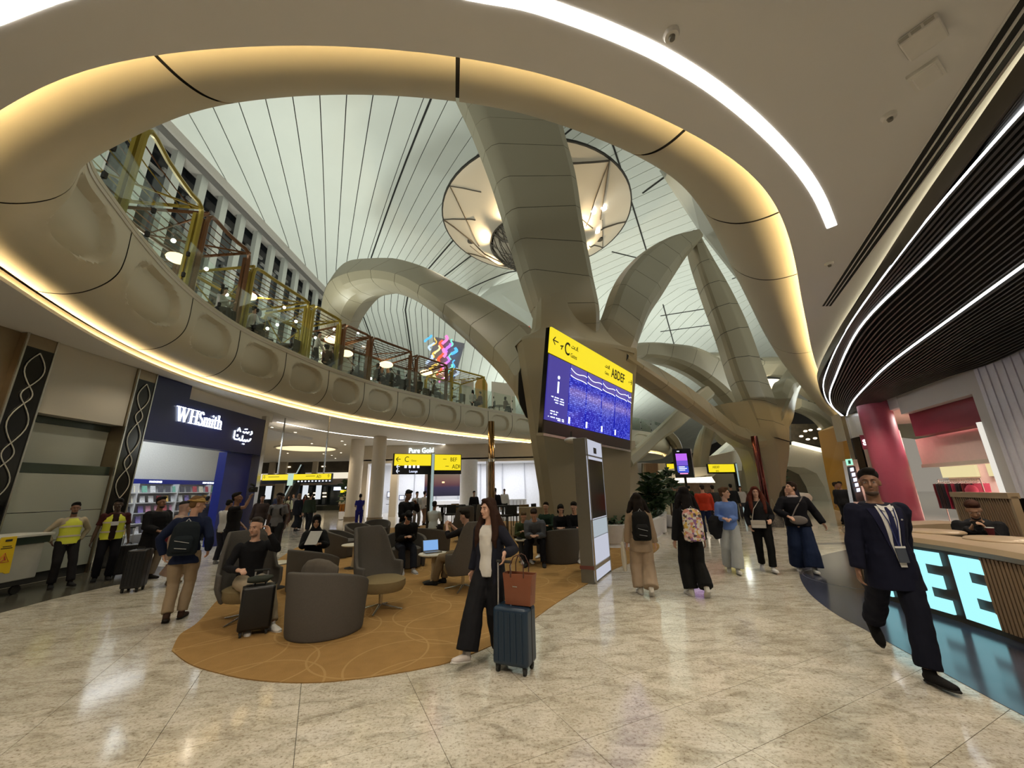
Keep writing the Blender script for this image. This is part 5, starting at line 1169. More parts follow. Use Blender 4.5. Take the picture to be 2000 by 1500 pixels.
# shells
M_SHELL = mat('shell_white', (.66, .62, .54), .5)
sh = thing('shell_pavilion', 'cream shell shaped pavilion with dark arched opening behind the women', 'pavilion', (0, 0, 0))
top = [(1380, 906), (1404, 896), (1450, 890), (1482, 900), (1520, 888), (1556, 884), (1600, 892), (1622, 915), (1638, 950), (1646, 985)]
low = [(1470, 985), (1470, 930), (1500, 918), (1545, 912), (1590, 918), (1612, 940), (1624, 965), (1628, 985)]
slabpx([(1384, 892), (1448, 877), (1476, 910), (1450, 919), (1390, 920)], 40, M_SHELL, 'wing', sh, 1.2)
slabpx([(1548, 868), (1560, 868), (1605, 880), (1612, 900), (1622, 930), (1632, 985), (1622, 985), (1610, 950), (1595, 925), (1570, 913), (1540, 911), (1540, 880)], 40, M_SHELL, 'hood', sh, 2.5)
slabpx([(1380, 940), (1400, 925), (1440, 918), (1476, 915), (1476, 985), (1380, 985)], 44, mat('taupe_wall', (.22, .19, .14), .6), 'inner_wall', sh, .5)
slabpx([(1535, 905), (1560, 900), (1590, 908), (1615, 930), (1634, 990), (1535, 990)], 43.5, mat('taupe_wall', (.22, .19, .14), .6), 'inner_wall', sh, .5)
slabpx([(1550, 868), (1612, 884), (1612, 877), (1550, 862)], 39.5, glow('terrace_led', (1, .9, .65), 1.6), 'light_edge', sh, .3)
tc_ = thing('terrace', 'upper lounge terrace with dim tables above the cream pavilion', 'terrace', (0, 0, 0)); slabpx([(1545, 866), (1612, 880), (1612, 873), (1545, 860)], 41, M_DARK, 'floor', tc_, 6)
slabpx([(1545, 860), (1612, 873), (1612, 828), (1545, 828)], 47, mat('lounge_dark', (.07, .055, .035), .5, noise_=(2.2, .9)), 'rear_wall', tc_, .3)
for k, (px, py) in enumerate(((1573, 842), (1583, 840), (1600, 838), (1565, 852), (1578, 858), (1592, 856))):
    g = aty(px, py, 45.5); MB().ell(g, (.22, .2, .12), nu=8, nv=6).build('lamp', glow('lounge_lamp', (1, .85, .6), 3), tc_)
# striped low hall kiosk and retail island down the middle
rk = thing('retail_island', 'curved cream topped retail island with warm lit counter under the advertising screen', 'kiosk', (0, 0, 0))
slabpx([(1283, 925), (1300, 917), (1325, 914), (1380, 912), (1384, 928), (1340, 934), (1290, 932)], 30, M_SHELL, 'canopy', rk, 3)
slabpx([(1320, 934), (1390, 931), (1390, 938), (1320, 941)], 29.5, glow('market_lamps', (1, .82, .5), 2.4), 'lamp_row', rk, .2)
slabpx([(1310, 942), (1392, 940), (1392, 975), (1310, 975)], 32, mat('market_goods', (.16, .10, .07), .6, noise_=(2.5, .9)), 'goods_wall', rk, .4)
for k in range(7): g = aty(1322+k*11, 936, 29.2); MB().lathe([(.28, -.25), (.10, .15)], g, 12).build('lampshade', glow('lampshade_cream', (1, .88, .7), 1.6), rk)
slabpx([(1262, 905), (1285, 905), (1286, 985), (1262, 990)], 24, mat('copper_wall', (.22, .13, .06), .4), 'side_wall', rk, .4)
slabpx([(1395, 938), (1476, 930), (1476, 990), (1395, 990)], 46, mat('taupe_wall', (.22, .19, .14), .6), 'back_wall', rk, .4)
slabpx([(1255, 905), (1300, 905), (1300, 985), (1255, 985)], 50, mat('far_warm', (.42, .34, .22), .6), 'far_wall', rk, .4)
slabpx([(1300, 925), (1420, 925), (1420, 985), (1300, 985)], 60, mat('far_warm', (.42, .34, .22), .6), 'far_wall', rk, .4)
o = thing('info_desk', 'rounded cream bench end far back right of the women', 'bench', (0, 0, 0)); g = aty(1572, 972, 26); MB().tube([g+Vector((-1.6, 0, 0)), g+Vector((-.3, 0, 0)), g+Vector((.25, 0, 0)), g+Vector((.42, 0, 0))], [(.33, .33), (.33, .33), (.28, .28), (.1, .1)], 14).build('body', M_SHELL, o, smooth=50); MB().box((g.x-.8, g.y, g.z/2-.1), (1.2, .3, g.z-.2)).build('foot', M_SHELL, o)
# ---- cafe counter with lit letters
pc = [Vector((8.2, 7.9, 0)), Vector((7.0, 7.75, 0)), Vector((6.1, 7.35, 0)), Vector((5.6, 6.85, 0)), Vector((5.47, 6.1, 0)), Vector((5.47, 5.5, 0)), Vector((5.40, 4.9, 0)), Vector((5.22, 4.2, 0)), Vector((4.9, 3.4, 0))]
pc = resample(catmull(pc, 10), .05)
cc = thing('cafe_counter', 'curved wooden cafe counter with big glowing pale blue letters', 'counter')
M_WOODT = mat('oak_top', (.42, .31, .19), .4, noise_=(3, .12)); M_CDARK = mat('counter_brown', (.045, .028, .02), .4); M_SLATW = mat('slat_wood', (.30, .20, .115), .45)
def nrm(i): d = (pc[min(i+1, len(pc)-1)]-pc[max(i-1, 0)]).normalized(); return Vector((d.y, -d.x, 0))   # towards the hall
P_ = [[pc[i]-nrm(i)*(.0)*-1+Vector((0, 0, z)) for z in (.16, .86)] for i in range(len(pc))]
sgn_ = 1 if nrm(len(pc)//2).x < 0 else -1
def off(i, r, z): n_ = nrm(i)*sgn_; return Vector((pc[i].x+n_.x*r, pc[i].y+n_.y*r, z))
MB().grid([[off(i, 0, z) for z in (.07, .84)] for i in range(len(pc))], .06, (1, 0, 0)).build('front_panel', M_CDARK, cc, smooth=30)
MB().grid([[off(i, -.02, z) for z in (0.0, .07)] for i in range(len(pc))], .05, (1, 0, 0)).build('kickboard', mat('kick_bronze', (.12, .09, .06), .35, .5), cc, smooth=30)
P_ = [[off(i, .06, .84), off(i, .10, .90), off(i, .06, .955), off(i, -.55, .955), off(i, -.55, .84)] for i in range(len(pc))]
MB().grid(P_).build('worktop', M_WOODT, cc, smooth=30)
def find_c(px, z):  # index on the counter seen at pixel x
    return min(range(50, len(pc)), key=lambda i: abs(proj(off(i, 0, z))[0]-px))
def lit_letter(ch, px0, px1):
    a, b = find_c(px0, .8), find_c(px1, .8); A, B = off(a, .012, 0), off(b, .012, 0); w_ = (B-A).length
    o = MB(); M = frame(A+Vector((0, 0, .085)), B-A, (0, 0, 1)); h = .71; t = h*.22
    if ch == 'E': poly = [(0, 0), (w_, 0), (w_, t), (w_*.45, t), (w_*.45, (h-t)/2), (w_*.92, (h-t)/2), (w_*.92, (h+t)/2), (w_*.45, (h+t)/2), (w_*.45, h-t), (w_, h-t), (w_, h), (0, h)]
    else: poly = [(0, 0), (w_*.45, 0), (w_*.45, (h-t)/2), (w_*.9, (h-t)/2), (w_*.9, (h+t)/2), (w_*.45, (h+t)/2), (w_*.45, h-t), (w_, h-t), (w_, h), (0, h)]
    return MB().prism(poly, 0, .03, M).build('lit_letter', glow('letter_cyan', (.38, .86, .95), 1.15), cc)
lit_letter('F', 1700, 1752); lit_letter('E', 1775, 1836); lit_letter('E', 1856, 1922)
a0, a1 = find_c(1938, .5), len(pc)-1
for i in range(a0, a1, 1):
    p = off(i, .02, .455); MB().box(p, (.04, .026, .75)).build('slat', M_SLATW, cc)
for i in range(0, find_c(1694, .5), 2):
    p = off(i, .02, .5); MB().box(p, (.04, .03, .68)).build('slat', M_SLATW, cc)
# cafe furniture behind the counter
def cafe_chair(x, y, rz, label):
    o = thing('cafe_chair', label, 'chair', (x, y, 0), rz); m = M_WOODT
    MB().lathe([(.05, .40), (.27, .42), (.27, .46), (.05, .47)], (0, 0, 0), 20).build('seat', m, o, smooth=40)
    for sx in (-1, 1):
        for sy in (-1, 1): MB().tube([(sx*.18, sy*.18, .42), (sx*.24, sy*.24, 0)], [.02, .014], 8).build('leg', m, o)
    MB().tube([(-.27, .02, .68), (-.25, .2, .70), (-.1, .29, .72), (.1, .29, .72), (.25, .2, .70), (.27, .02, .68)], [(.035, .015)]*6, 8, side=(0, 0, 1)).build('back_rail', m, o, smooth=50)
    for a in (-.24, -.12, 0, .12, .24): MB().tube([(a*.8, .22-abs(a)*.2, .45), (a, .28-abs(a)*.35, .70)], .009, 6).build('spindle', m, o)
    return o
cafe_chair(6.9, 4.7, 1.9, 'pale wooden cafe chair behind the slatted part of the counter'); cafe_chair(7.2, 6.4, 2.6, 'pale wooden cafe chair behind the glowing letters')
for k, (x, y, r) in enumerate(((6.25, 6.15, .34), (6.15, 5.2, .36))):
    o = thing('cafe_table', ('round pale table right behind the counter near the seated cafe guest', 'round pale table right behind the counter above the second glowing letter')[k], 'table', (x, y, 0)); MB().lathe([(r-.02, .93), (r, .95), (r, .965), (r-.02, .98)], (0, 0, 0), 32).build('top', M_WOODT, o, smooth=40); MB().lathe([(.03, .02), (.03, .93)], (0, 0, 0), 10).build('stem', M_DARK, o); MB().lathe([(.2, 0), (.2, .02)], (0, 0, 0), 20).build('base', M_DARK, o)
sc_ = thing('slatted_screen', 'big wooden screen of thin slanting slats behind the cafe tables', 'screen'); p0, p1 = aty(1880, 1010, 8.6), aty(1992, 1010, 7.2)
p0.z = p1.z = 0; sm = frame(p0, p1-p0, (0, 0, 1)); sc_.matrix_world = sm; L_ = (p1-p0).length
fbox(-.03, .03, 0, 1.40, -.05, .05, M_WOODT, 'frame_post', sc_); fbox(L_-.03, L_+.03, 0, 1.40, -.05, .05, M_WOODT, 'frame_post', sc_); fbox(-.03, L_+.03, 1.36, 1.46, -.08, .08, M_WOODT, 'top_rail', sc_); fbox(0, L_, .0, .5, -.02, .02, M_CDARK, 'low_panel', sc_)
n_ = 24
for k in range(n_): MB().box((L_*(k+.5)/n_, .93, .04), (.026, .86, .03), Matrix.Rotation(.12, 3, 'Z')).build('slat', M_SLATW, sc_)
fbox(0, L_, .5, 1.36, -.30, -.25, M_BLACKG, 'backing', sc_)
o = thing('cafe_backwall', 'brown padded cafe wall part at the right edge', 'wall panel'); p_ = aty(2010, 1030, 6.9); bx(p_.x, p_.x+1.6, 6.6, 6.75, 0, 1.25, mat('olive_pad', (.16, .11, .03), .7), 'pad', o, .03)
area('cafe_glow', (6.6, 5.4, 4.6), (6.3, 5.4, 0), .8, 60, (1, .82, .6))
# ================================================================ PEOPLE
fold_tex = bpy.data.textures.new('cloth_folds', 'CLOUDS'); fold_tex.noise_scale = .13; fold_tex.noise_depth = 1
def skinmat(c): return mat('skin_%d_%d' % (int(c[0]*100), int(c[1]*100)), c, .5, noise_=(20, .06))
SK = {'light': (.58, .34, .24), 'tan': (.42, .24, .15), 'brown': (.22, .11, .065), 'dark': (.07, .038, .025)}
def clothmat(c, k=''): return mat('cloth_%d_%d_%d%s' % (int(c[0]*250), int(c[1]*250), int(c[2]*250), k), c, .85, spec=.2, noise_=(11, .10))
def rm(mb, name, m, parent, vox, sm=3, folds=0):
    o = mb.build(name, m, parent, smooth=180)
    r = o.modifiers.new('join', 'REMESH'); r.mode = 'VOXEL'; r.voxel_size = vox; r.use_smooth_shade = True
    if sm: q = o.modifiers.new('soften', 'SMOOTH'); q.factor = .5; q.iterations = sm
    if folds and vox < .02:
        d = o.modifiers.new('folds', 'DISPLACE'); d.texture = fold_tex; d.strength = folds; d.mid_level = .5; d.texture_coords = 'GLOBAL'
    return o
def ik(S, T, a, b, pole):
    S, T = Vector(S), Vector(T); d = T-S; L_ = min(d.length, (a+b)*.998); dn = d.normalized(); T = S+dn*L_
    x = (a*a-b*b+L_*L_)/(2*L_); h = math.sqrt(max(0, a*a-x*x)); p = Vector(pole); p = p-dn*p.dot(dn)
    p = p.normalized() if p.length > 1e-5 else dn.orthogonal().normalized()
    return S+dn*x+p*h, T
def person(label, x, y, rz, H=1.72, sex='m', skin='light', top=(.05, .05, .06), bottom=(.03, .03, .04), shoes=(.6, .6, .6), hair=(.02, .015, .01), style='short',
           lean=0, yaw=0, nod=0, ph=None, fl=None, fr=None, pl=0, pr=0, hl=None, hr=None, polel=None, poler=None, vox=.014, sleeves='long', hem=0, loose=0, wide=0, group=None,
           extra=(), world=False, seated=False, z=0, topname='jumper', botname='trousers', side=0, hdl=None, hdr=None, face=True, build=1.0):
    s = H/1.75; rz = math.radians(rz); o = thing('person', label, 'person', (x, y, z), rz, group)
    R3 = Matrix.Rotation(rz, 3, 'Z'); inv = R3.inverted()
    def loc(p):
        p = Vector(p)
        return inv @ (p-Vector((x, y, z))) if world else p
    sk = skinmat(SK[skin]); wsh = (.176 if sex == 'm' else .152)*s*build; hipw = .095*s
    pz = ph if ph is not None else .925*s
    P = Vector((0, 0, pz))
    le = math.radians(lean); sd = math.radians(side)
    up = Vector((math.sin(sd), -math.sin(le), math.cos(le)*math.cos(sd))).normalized(); fw = Vector((0, -1, 0)); fw = (fw-up*fw.dot(up)).normalized(); sx = fw.cross(up)*-1
    if sx.x < 0: sx = -sx
    def T(a, b, c): return P+sx*a*s+fw*(-b)*s+up*c*s       # a side, b back, c up the spine
    neck = T(0, .0, .52); Y_, N_ = math.radians(yaw), math.radians(nod)
    HR = Matrix.Rotation(Y_, 3, 'Z') @ Matrix.Rotation(N_, 3, 'X')
    hc = neck + up*.05*s + HR @ Vector((0, -.02, .115))*s
    def Hd(a, b, c): return hc+HR @ (Vector((a, b, c))*s*1.06)
    # feet & hands
    fl = loc(fl) if fl is not None else Vector((.10*s, 0, .085*s)); fr = loc(fr) if fr is not None else Vector((-.10*s, 0, .085*s))
    HL, HRt = P+Vector((hipw, 0, -.01)), P+Vector((-hipw, 0, -.01))
    kp = Vector((0, -1, .25)) if not seated else Vector((0, -1, 1))
    KL, fl = ik(HL, fl, .43*s, .42*s, kp+Vector((.15, 0, 0))); KR, fr = ik(HRt, fr, .43*s, .42*s, kp-Vector((.15, 0, 0)))
    SL, SR = T(wsh/s, .0, .442), T(-wsh/s, .0, .442)
    hl = loc(hl) if hl is not None else SL+Vector((.10*s, -.03*s, -.53*s)); hr = loc(hr) if hr is not None else SR+Vector((-.10*s, -.03*s, -.53*s))
    EL, hl = ik(SL, hl, .285*s, .255*s, polel or (.5, 1, -.4)); ER, hr = ik(SR, hr, .285*s, .255*s, poler or (-.5, 1, -.4))
    f = .84 if sex == 'm' else .78
    # ---- body
    b = MB()
    tor = [(-.10, .075, .07, 0), (-.03, .145, .105, 0), (.06, .14*f/.8, .10, 0), (.16, .118*f/.8, .09, .0), (.28, .138*f/.8, .105, 0), (.38, .155*f/.8, .105, .0), (.44, .15*f/.8, .085, .005), (.485, .10, .065, .005), (.52, .055, .055, 0), (.585, .05, .052, -.005)]
    def torso(mb, infl, k0=0, k1=99, kx=1.0, low=None):
        rr_ = tor[k0:k1]
        pts = [T(0, q[3], q[0]) for q in rr_]; rad = [((q[1]*build*kx+infl)*s, (q[2]*build+infl)*s) for q in rr_]
        mb.tube(pts, rad, 16, side=sx)
    torso(b, -.004); 
    def leg(mb, A, K, F_, inf, hemr=None, n=12, end=1.0):
        M1 = A.lerp(K, .5); M2 = K.lerp(F_, .35); E_ = K.lerp(F_, end)
        r = [.088, .078, .060, .058, .038] if hemr is None else [.095, .085+wide*.3, .068+wide*.6, .066+wide*.8, hemr]
        mb.tube([A+Vector((0, 0, .03)), A, M1, K, M2, E_], [(r[0]+inf)*s*.9]+[(q+inf)*s for q in r], n)
    leg(b, HL, KL, fl, 0); leg(b, HR_ if False else HRt, KR, fr, 0)
    def arm(mb, A, E_, Hn, inf, n=10, k=1.0, end=1.0):
        mb.tube([A+(A-E_).normalized()*.0, A.lerp(E_, .3), E_, E_.lerp(Hn, .35), E_.lerp(Hn, end)], [(.050+inf)*s, (.046+inf)*s, (.037+inf)*s, (.037+inf)*s, (.026+inf)*s], n)
        mb.ell(A, ((.050+inf*.7)*s,)*3, nu=10, nv=8)
    arm(b, SL, EL, hl, 0); arm(b, SR, ER, hr, 0)
    # hands with five fingers
    for A, E_, Hn, sg, hd in ((SL, EL, hl, 1, hdl), (SR, ER, hr, -1, hdr)):
        d = (inv @ Vector(hd) if (world and hd) else Vector(hd)).normalized() if hd else (Hn-E_).normalized()
        n_ = Vector((-sg, -.25, 0)) if abs(d.z) > .6 else Vector((-sg*.25, 0, -1)); n_ = (n_-d*n_.dot(d)).normalized(); w_ = d.cross(n_)*sg
        if vox > .02:
            b.ell(Hn+d*.075*s, (.035*s, .035*s, .075*s), Vector((0, 0, 1)).rotation_difference(d).to_matrix(), 8, 6); continue
        b.tube([Hn-d*.01, Hn+d*.03*s, Hn+d*.085*s], [(.028*s, .019*s), (.038*s, .017*s), (.040*s, .015*s)], 10, side=w_)
        for k, (L_, off) in enumerate(((.068, .030), (.078, .010), (.072, -.010), (.056, -.029))):
            p0 = Hn+d*.075*s+w_*(-off)*s; c1 = .35; p1 = p0+(d*.9+n_*c1)*L_*.45*s; p2 = p1+(d*.55+n_*.85)*L_*.35*s; p3 = p2+(d*.2+n_*1)*L_*.25*s
            b.tube([p0, p1, p2, p3], [.0095*s, .0088*s, .008*s, .0065*s], 7)
        t0 = Hn+d*.02*s-w_*.026*s; t1 = t0+(d*.6-w_*.8)*.035*s; t2 = t1+(d*.9+n_*.3)*.028*s
        b.tube([t0, t1, t2], [.013*s, .0105*s, .008*s], 7)
    # feet
    def foot(mb, F_, pitch, inf, sg, sole=False):
        a = math.radians(pitch); d = Vector((sg*.15, -math.cos(a), -math.sin(a))).normalized(); u = Vector((0, -math.sin(a), math.cos(a))); 
        A0 = F_-u*.045*s-d*.055*s
        k = 1 if not sole else .45
        mb.tube([A0+u*.005, A0+d*.03*s, A0+d*.10*s, A0+d*.17*s-u*.008*s, A0+d*.235*s-u*.015*s, A0+d*.262*s-u*.018*s],
                [((.022+inf)*s, (.026+inf)*s), ((.034+inf)*s, (.036+inf)*s), ((.038+inf)*s, (.034+inf)*s), ((.044+inf)*s, (.024+inf)*s), ((.036+inf)*s, (.018+inf)*s), ((.018+inf)*s, (.010+inf)*s)], 12, side=(1, 0, 0))
        mb.tube([F_+Vector((0, 0, .02)), F_-u*.03*s], [(.038+inf)*s, (.04+inf)*s], 10)
    foot(b, fl, pl, -.004, 1); foot(b, fr, pr, -.004, -1)
    # head
    rot = HR
    b.ell(Hd(0, .012, .028), (.072*s, .090*s, .088*s), rot, 16, 12); b.ell(Hd(0, -.022, -.030), (.056*s, .066*s, .078*s), rot, 14, 10); b.ell(Hd(0, -.058, -.085), (.028*s, .026*s, .022*s), rot, 10, 8)
    b.tube([Hd(0, .02, -.05), neck, T(0, .005, .49)], [.050*s, .054*s, .062*s], 12)
    if vox < .02:
        b.tube([Hd(0, -.083, .020), Hd(0, -.096, -.004), Hd(0, -.105, -.022), Hd(0, -.088, -.030)], [.008*s, .0105*s, .0135*s, .010*s], 8)
        for q in (-1, 1):
            b.ell(Hd(q*.072, .008, .0), (.010*s, .018*s, .030*s), rot, 8, 6); b.ell(Hd(q*.034, -.062, -.022), (.020*s, .016*s, .022*s), rot, 8, 6)
        b.ell(Hd(0, -.080, .035), (.045*s, .012*s, .010*s), rot, 10, 6)
    bd = rm(b, 'body', sk, o, min(vox, .010) if vox < .02 else vox, 2)
    if face and vox < .02:
        ew, ed = mat('eye_white', (.42, .38, .34), .3), mat('eye_dark', (.02, .012, .008), .15); brow = clothmat(hair, 'h')
        for q in (-1, 1):
            MB().ell(Hd(q*.030, -.0765, .008), (.0120*s, .0062*s, .0048*s), rot, 10, 8).build('eye', ew, o, smooth=80)
            MB().ell(Hd(q*.030, -.0835, .008), (.006*s, .003*s, .006*s), rot, 8, 6).build('iris', ed, o, smooth=80)
            MB().tube([Hd(q*.014, -.088, .026), Hd(q*.032, -.087, .032), Hd(q*.048, -.074, .025)], [.0028*s*(1 if vox < .011 else .6), .0036*s*(1 if vox < .011 else .6), .002*s*(1 if vox < .011 else .6)], 6).build('eyebrow', brow, o, smooth=80)
        lc_ = mat('lips_%s' % skin, tuple(c*.75 if i else c*.95 for i, c in enumerate(SK[skin])), .45)
        MB().tube([Hd(-.022, -.080, -.052), Hd(0, -.0895, -.051), Hd(.022, -.080, -.052)], [(.002*s), (.0065*s), (.002*s)], 8).build('lips', lc_, o, smooth=80)
    # ---- clothes
    fo = .022 if vox < .013 else (.016 if vox < .02 else 0)
    tm, bm_ = clothmat(top), clothmat(bottom)
    t = MB(); inf = .019+loose
    low = -.10-hem
    rr_ = [(low, .145+hem*.15, .105+hem*.1, 0)] + ([(-.10, .15, .11, 0)] if hem > .06 else []) + [q for q in tor[1:8]]
    if not hem: rr_ = [(-.075, .148, .110, 0), (-.03, .147, .108, 0)]+tor[2:8]
    rr_ = rr_+[(.507, .074, .062, .002)]
    pts = [T(0, q[3], q[0]) if q[0] > -.1 or not seated else T(0, q[3], -.08) for q in rr_]
    t.tube(pts, [((q[1]*build+inf)*s, (q[2]*build+inf)*s) for q in rr_], 18, side=sx)
    if sleeves:
        e_ = {'long': .94, 'three': .45}.get(sleeves)
        if e_: arm(t, SL, EL, hl, inf*.8, end=e_); arm(t, SR, ER, hr, inf*.8, end=e_)
        else:
            for A, E_ in ((SL, EL), (SR, ER)): t.tube([A, A.lerp(E_, .4), A.lerp(E_, .72)], [(.058+loose)*s, (.058+loose)*s, (.06+loose)*s], 10); t.ell(A, ((.065+loose)*s,)*3, nu=10, nv=8)
    rm(t, topname, tm, o, max(vox, .011), 3, fo)
    if botname == 'long_skirt':
        q = MB(); mid = (fl+fr)/2; q.tube([P+Vector((0, 0, .10*s)), P, (KL+KR)/2, Vector((mid.x, mid.y, .16))], [(.13*s, .11*s), (.16*s, .13*s), (.19*s, .17*s), (.24*s, .22*s)], 18, side=(1, 0, 0)); rm(q, botname, bm_, o, max(vox, .012), 3, fo*1.4)
    else:
        q = MB(); hr_ = .062+wide; hips = .014
        q.tube([P+up*.03*s, P+up*.0*s, P-Vector((0, 0, .07*s))], [((.130*build+hips)*s, (.094*build+hips)*s), ((.147*build+hips)*s, (.108*build+hips)*s), (.12*s, .10*s)], 16, side=sx)
        leg(q, HL, KL, fl, .010, hr_, end=.96); leg(q, HRt, KR, fr, .010, hr_, end=.96)
        rm(q, botname, bm_, o, max(vox, .011), 3, fo)
    if shoes:
        for F_, pch, sg in ((fl, pl, 1), (fr, pr, -1)):
            q = MB(); foot(q, F_, pch, .006, sg); shoe_ = rm(q, 'shoe', clothmat(shoes, 's'), o, max(vox*.8, .008), 2)
            if vox < .014:
                a_ = math.radians(pch); d_ = Vector((sg*.15, -math.cos(a_), -math.sin(a_))).normalized(); u_ = Vector((0, -math.sin(a_), math.cos(a_))); A_ = F_-u_*.078*s-d_*.06*s
                MB().tube([A_, A_+d_*.02*s, A_+d_*.10*s, A_+d_*.18*s, A_+d_*.25*s, A_+d_*.285*s], [(.024*s, .010), (.038*s, .012), (.040*s, .012), (.049*s, .012), (.040*s, .011), (.014*s, .008)], 12, side=(1, 0, 0)).build('sole', clothmat((.55, .53, .5) if shoes[0] > .2 else (.02, .018, .016), 'so'), shoe_, smooth=50)
    # ---- hair
    hm = mat('hair_%d_%d' % (int(hair[0]*300), int(hair[2]*300)), hair, .75, spec=.15, noise_=(40, .3)); h = MB()
    if style != 'bald':
        if style in ('short', 'crop'):
            u_ = 1.0 if style == 'short' else .93
            h.ell(Hd(0, .030, .072), (.0825*s*u_, .093*s*u_, .072*s*u_), rot, 18, 12); h.ell(Hd(.010, -.030, .116), (.056*s*u_, .052*s*u_, .030*s*u_), rot, 12, 8); h.ell(Hd(0, .056, .018), (.072*s, .056*s, .070*s), rot, 12, 10)
        else:
            h.ell(Hd(0, .026, .048), (.088*s, .098*s, .090*s), rot, 16, 12); h.ell(Hd(0, -.034, .100), (.062*s, .052*s, .030*s), rot, 12, 8); h.ell(Hd(0, .050, .0), (.080*s, .066*s, .085*s), rot, 12, 10)
        if style == 'long':
            random.seed(int(x*10+77))
            h.tube([Hd(0, .05, .05), Hd(0, .085, -.06), T(0, .11, .40), T(0, .12, .26)], [(.08*s, .05*s), (.09*s, .05*s), (.12*s, .045*s), (.09*s, .03*s)], 14, side=sx)
            for q_ in (-1, 1):
                h.tube([Hd(q_*.05, -.03, .075), Hd(q_*.082, -.012, .01), Hd(q_*.096, .0, -.06), Hd(q_*.115, -.005, -.12), T(q_*.125, -.07, .42), T(q_*.12, -.10, .33), T(q_*.135, -.085, .24)], [.024*s, .032*s, .042*s, .048*s, .046*s, .040*s, .020*s], 10)
                h.tube([Hd(q_*.06, .03, .03), Hd(q_*.12, .03, -.05), T(q_*.17, .03, .47), T(q_*.20, .01, .38), T(q_*.17, .0, .28)], [.03*s, .040*s, .045*s, .038*s, .018*s], 10)
                h.tube([Hd(q_*.06, .0, .05), Hd(q_*.09, .03, -.06), T(q_*.15, .0, .42), T(q_*.15, .02, .27)], [.03*s, .036*s, .045*s, .02*s], 10)
        if style == 'bob': h.tube([Hd(0, .04, .06), Hd(0, .05, -.03), Hd(0, .05, -.12)], [(.085*s, .075*s), (.095*s, .07*s), (.085*s, .055*s)], 14, side=sx)
        if style == 'bun': h.ell(Hd(0, .09, .07), (.045*s,)*3, nu=10, nv=8)
        if style == 'tail': h.tube([Hd(0, .09, .05), Hd(0, .13, -.02), Hd(0, .12, -.13)], [.025*s, .035*s, .012*s], 10)
        rm(h, 'hair', hm, o, max(vox*.8, .010), 2, .02 if style in ('long', 'bob') and vox < .02 else (.018 if vox < .010 else .008))
    o['_x'] = 0; del o['_x']
    K = dict(T=T, Hd=Hd, s=s, o=o, SL=SL, SR=SR, EL=EL, ER=ER, hl=hl, hr=hr, HR=HR, sx=sx, fw=fw, up=up, P=P, M=Matrix.Translation((x, y, z)) @ Matrix.Rotation(rz, 4, 'Z'), KL=KL, KR=KR, rz=rz, vox=vox, tor=tor, build=build, inf=.016+loose)
    for e in extra: e(K)
    return K
# extras -----------------------------------------------------------
def x_hijab(col):
    def f(K):
        Hd, T, s = K['Hd'], K['T'], K['s']; h = MB(); h.ell(Hd(0, .022, .032), (.092*s, .100*s, .100*s), K['HR'], 16, 12)
        h.tube([Hd(0, .03, -.02), Hd(0, .015, -.09), T(0, .0, .48), T(0, .0, .40)], [(.09*s, .085*s), (.08*s, .08*s), (.14*s, .10*s), (.19*s, .13*s)], 16, side=K['sx'])
        rm(h, 'headscarf', clothmat(col), K['o'], max(K['vox'], .011), 2, .01)
    return f
def x_cap(col, hat=False):
    def f(K):
        Hd, s = K['Hd'], K['s']; h = MB(); h.ell(Hd(0, .018, .070), (.088*s, .100*s, .062*s), K['HR'], 16, 10)
        if hat: h.ell(Hd(0, .010, .060), (.135*s, .150*s, .012*s), K['HR'], 20, 6)
        else: h.ell(Hd(0, -.10, .058), (.062*s, .075*s, .010*s), K['HR'], 14, 6)
        rm(h, 'cap', clothmat(col), K['o'], .008, 1)
    return f
def x_beard(col):
    def f(K):
        Hd, s = K['Hd'], K['s']; h = MB(); h.ell(Hd(0, -.034, -.086), (.052*s, .053*s, .028*s), K['HR'], 12, 8); h.tube([Hd(-.026, -.085, -.046), Hd(0, -.096, -.040), Hd(.026, -.085, -.046)], .005*s, 6)
        rm(h, 'beard', mat('hair_b%d' % int(col[0]*300), col, .7, noise_=(60, .3)), K['o'], .007, 1)
    return f
def x_vest(K, gap=.0):
    T, s, b = K['T'], K['s'], K['build']; m = mat('vest_yellow', (.62, .66, .05), .6); g = mat('vest_grey', (.55, .50, .40), .4)
    rr_ = [(-.06, .182, .146), (.06, .178, .142), (.18, .162, .138), (.30, .178, .146), (.40, .165, .136), (.47, .10, .098)]
    MB().tube([T(0, 0, q[0]) for q in rr_], [(q[1]*b*s, q[2]*b*s) for q in rr_], 20, side=K['sx'], cap=False).build('vest', m, K['o'], smooth=60)
    for z in (.10, .30): MB().tube([T(0, 0, z-.018), T(0, 0, z+.018)], [(.183*b*s, .149*b*s)]*2, 20, side=K['sx'], cap=False).build('vest_band', g, K['o'], smooth=60)
    if gap: rm(MB().tube([T(0, -.125*b, -.06), T(0, -.127*b, .2), T(0, -.127*b, .36), T(0, -.085*b, .48)], [(gap*s, .035*s)]*4, 10, side=K['sx']), 'shirt_front', clothmat((.02, .008, .008)), K['o'], .012, 2)
def x_vest_open(K): x_vest(K, .06)
def x_belt(K): K['T']
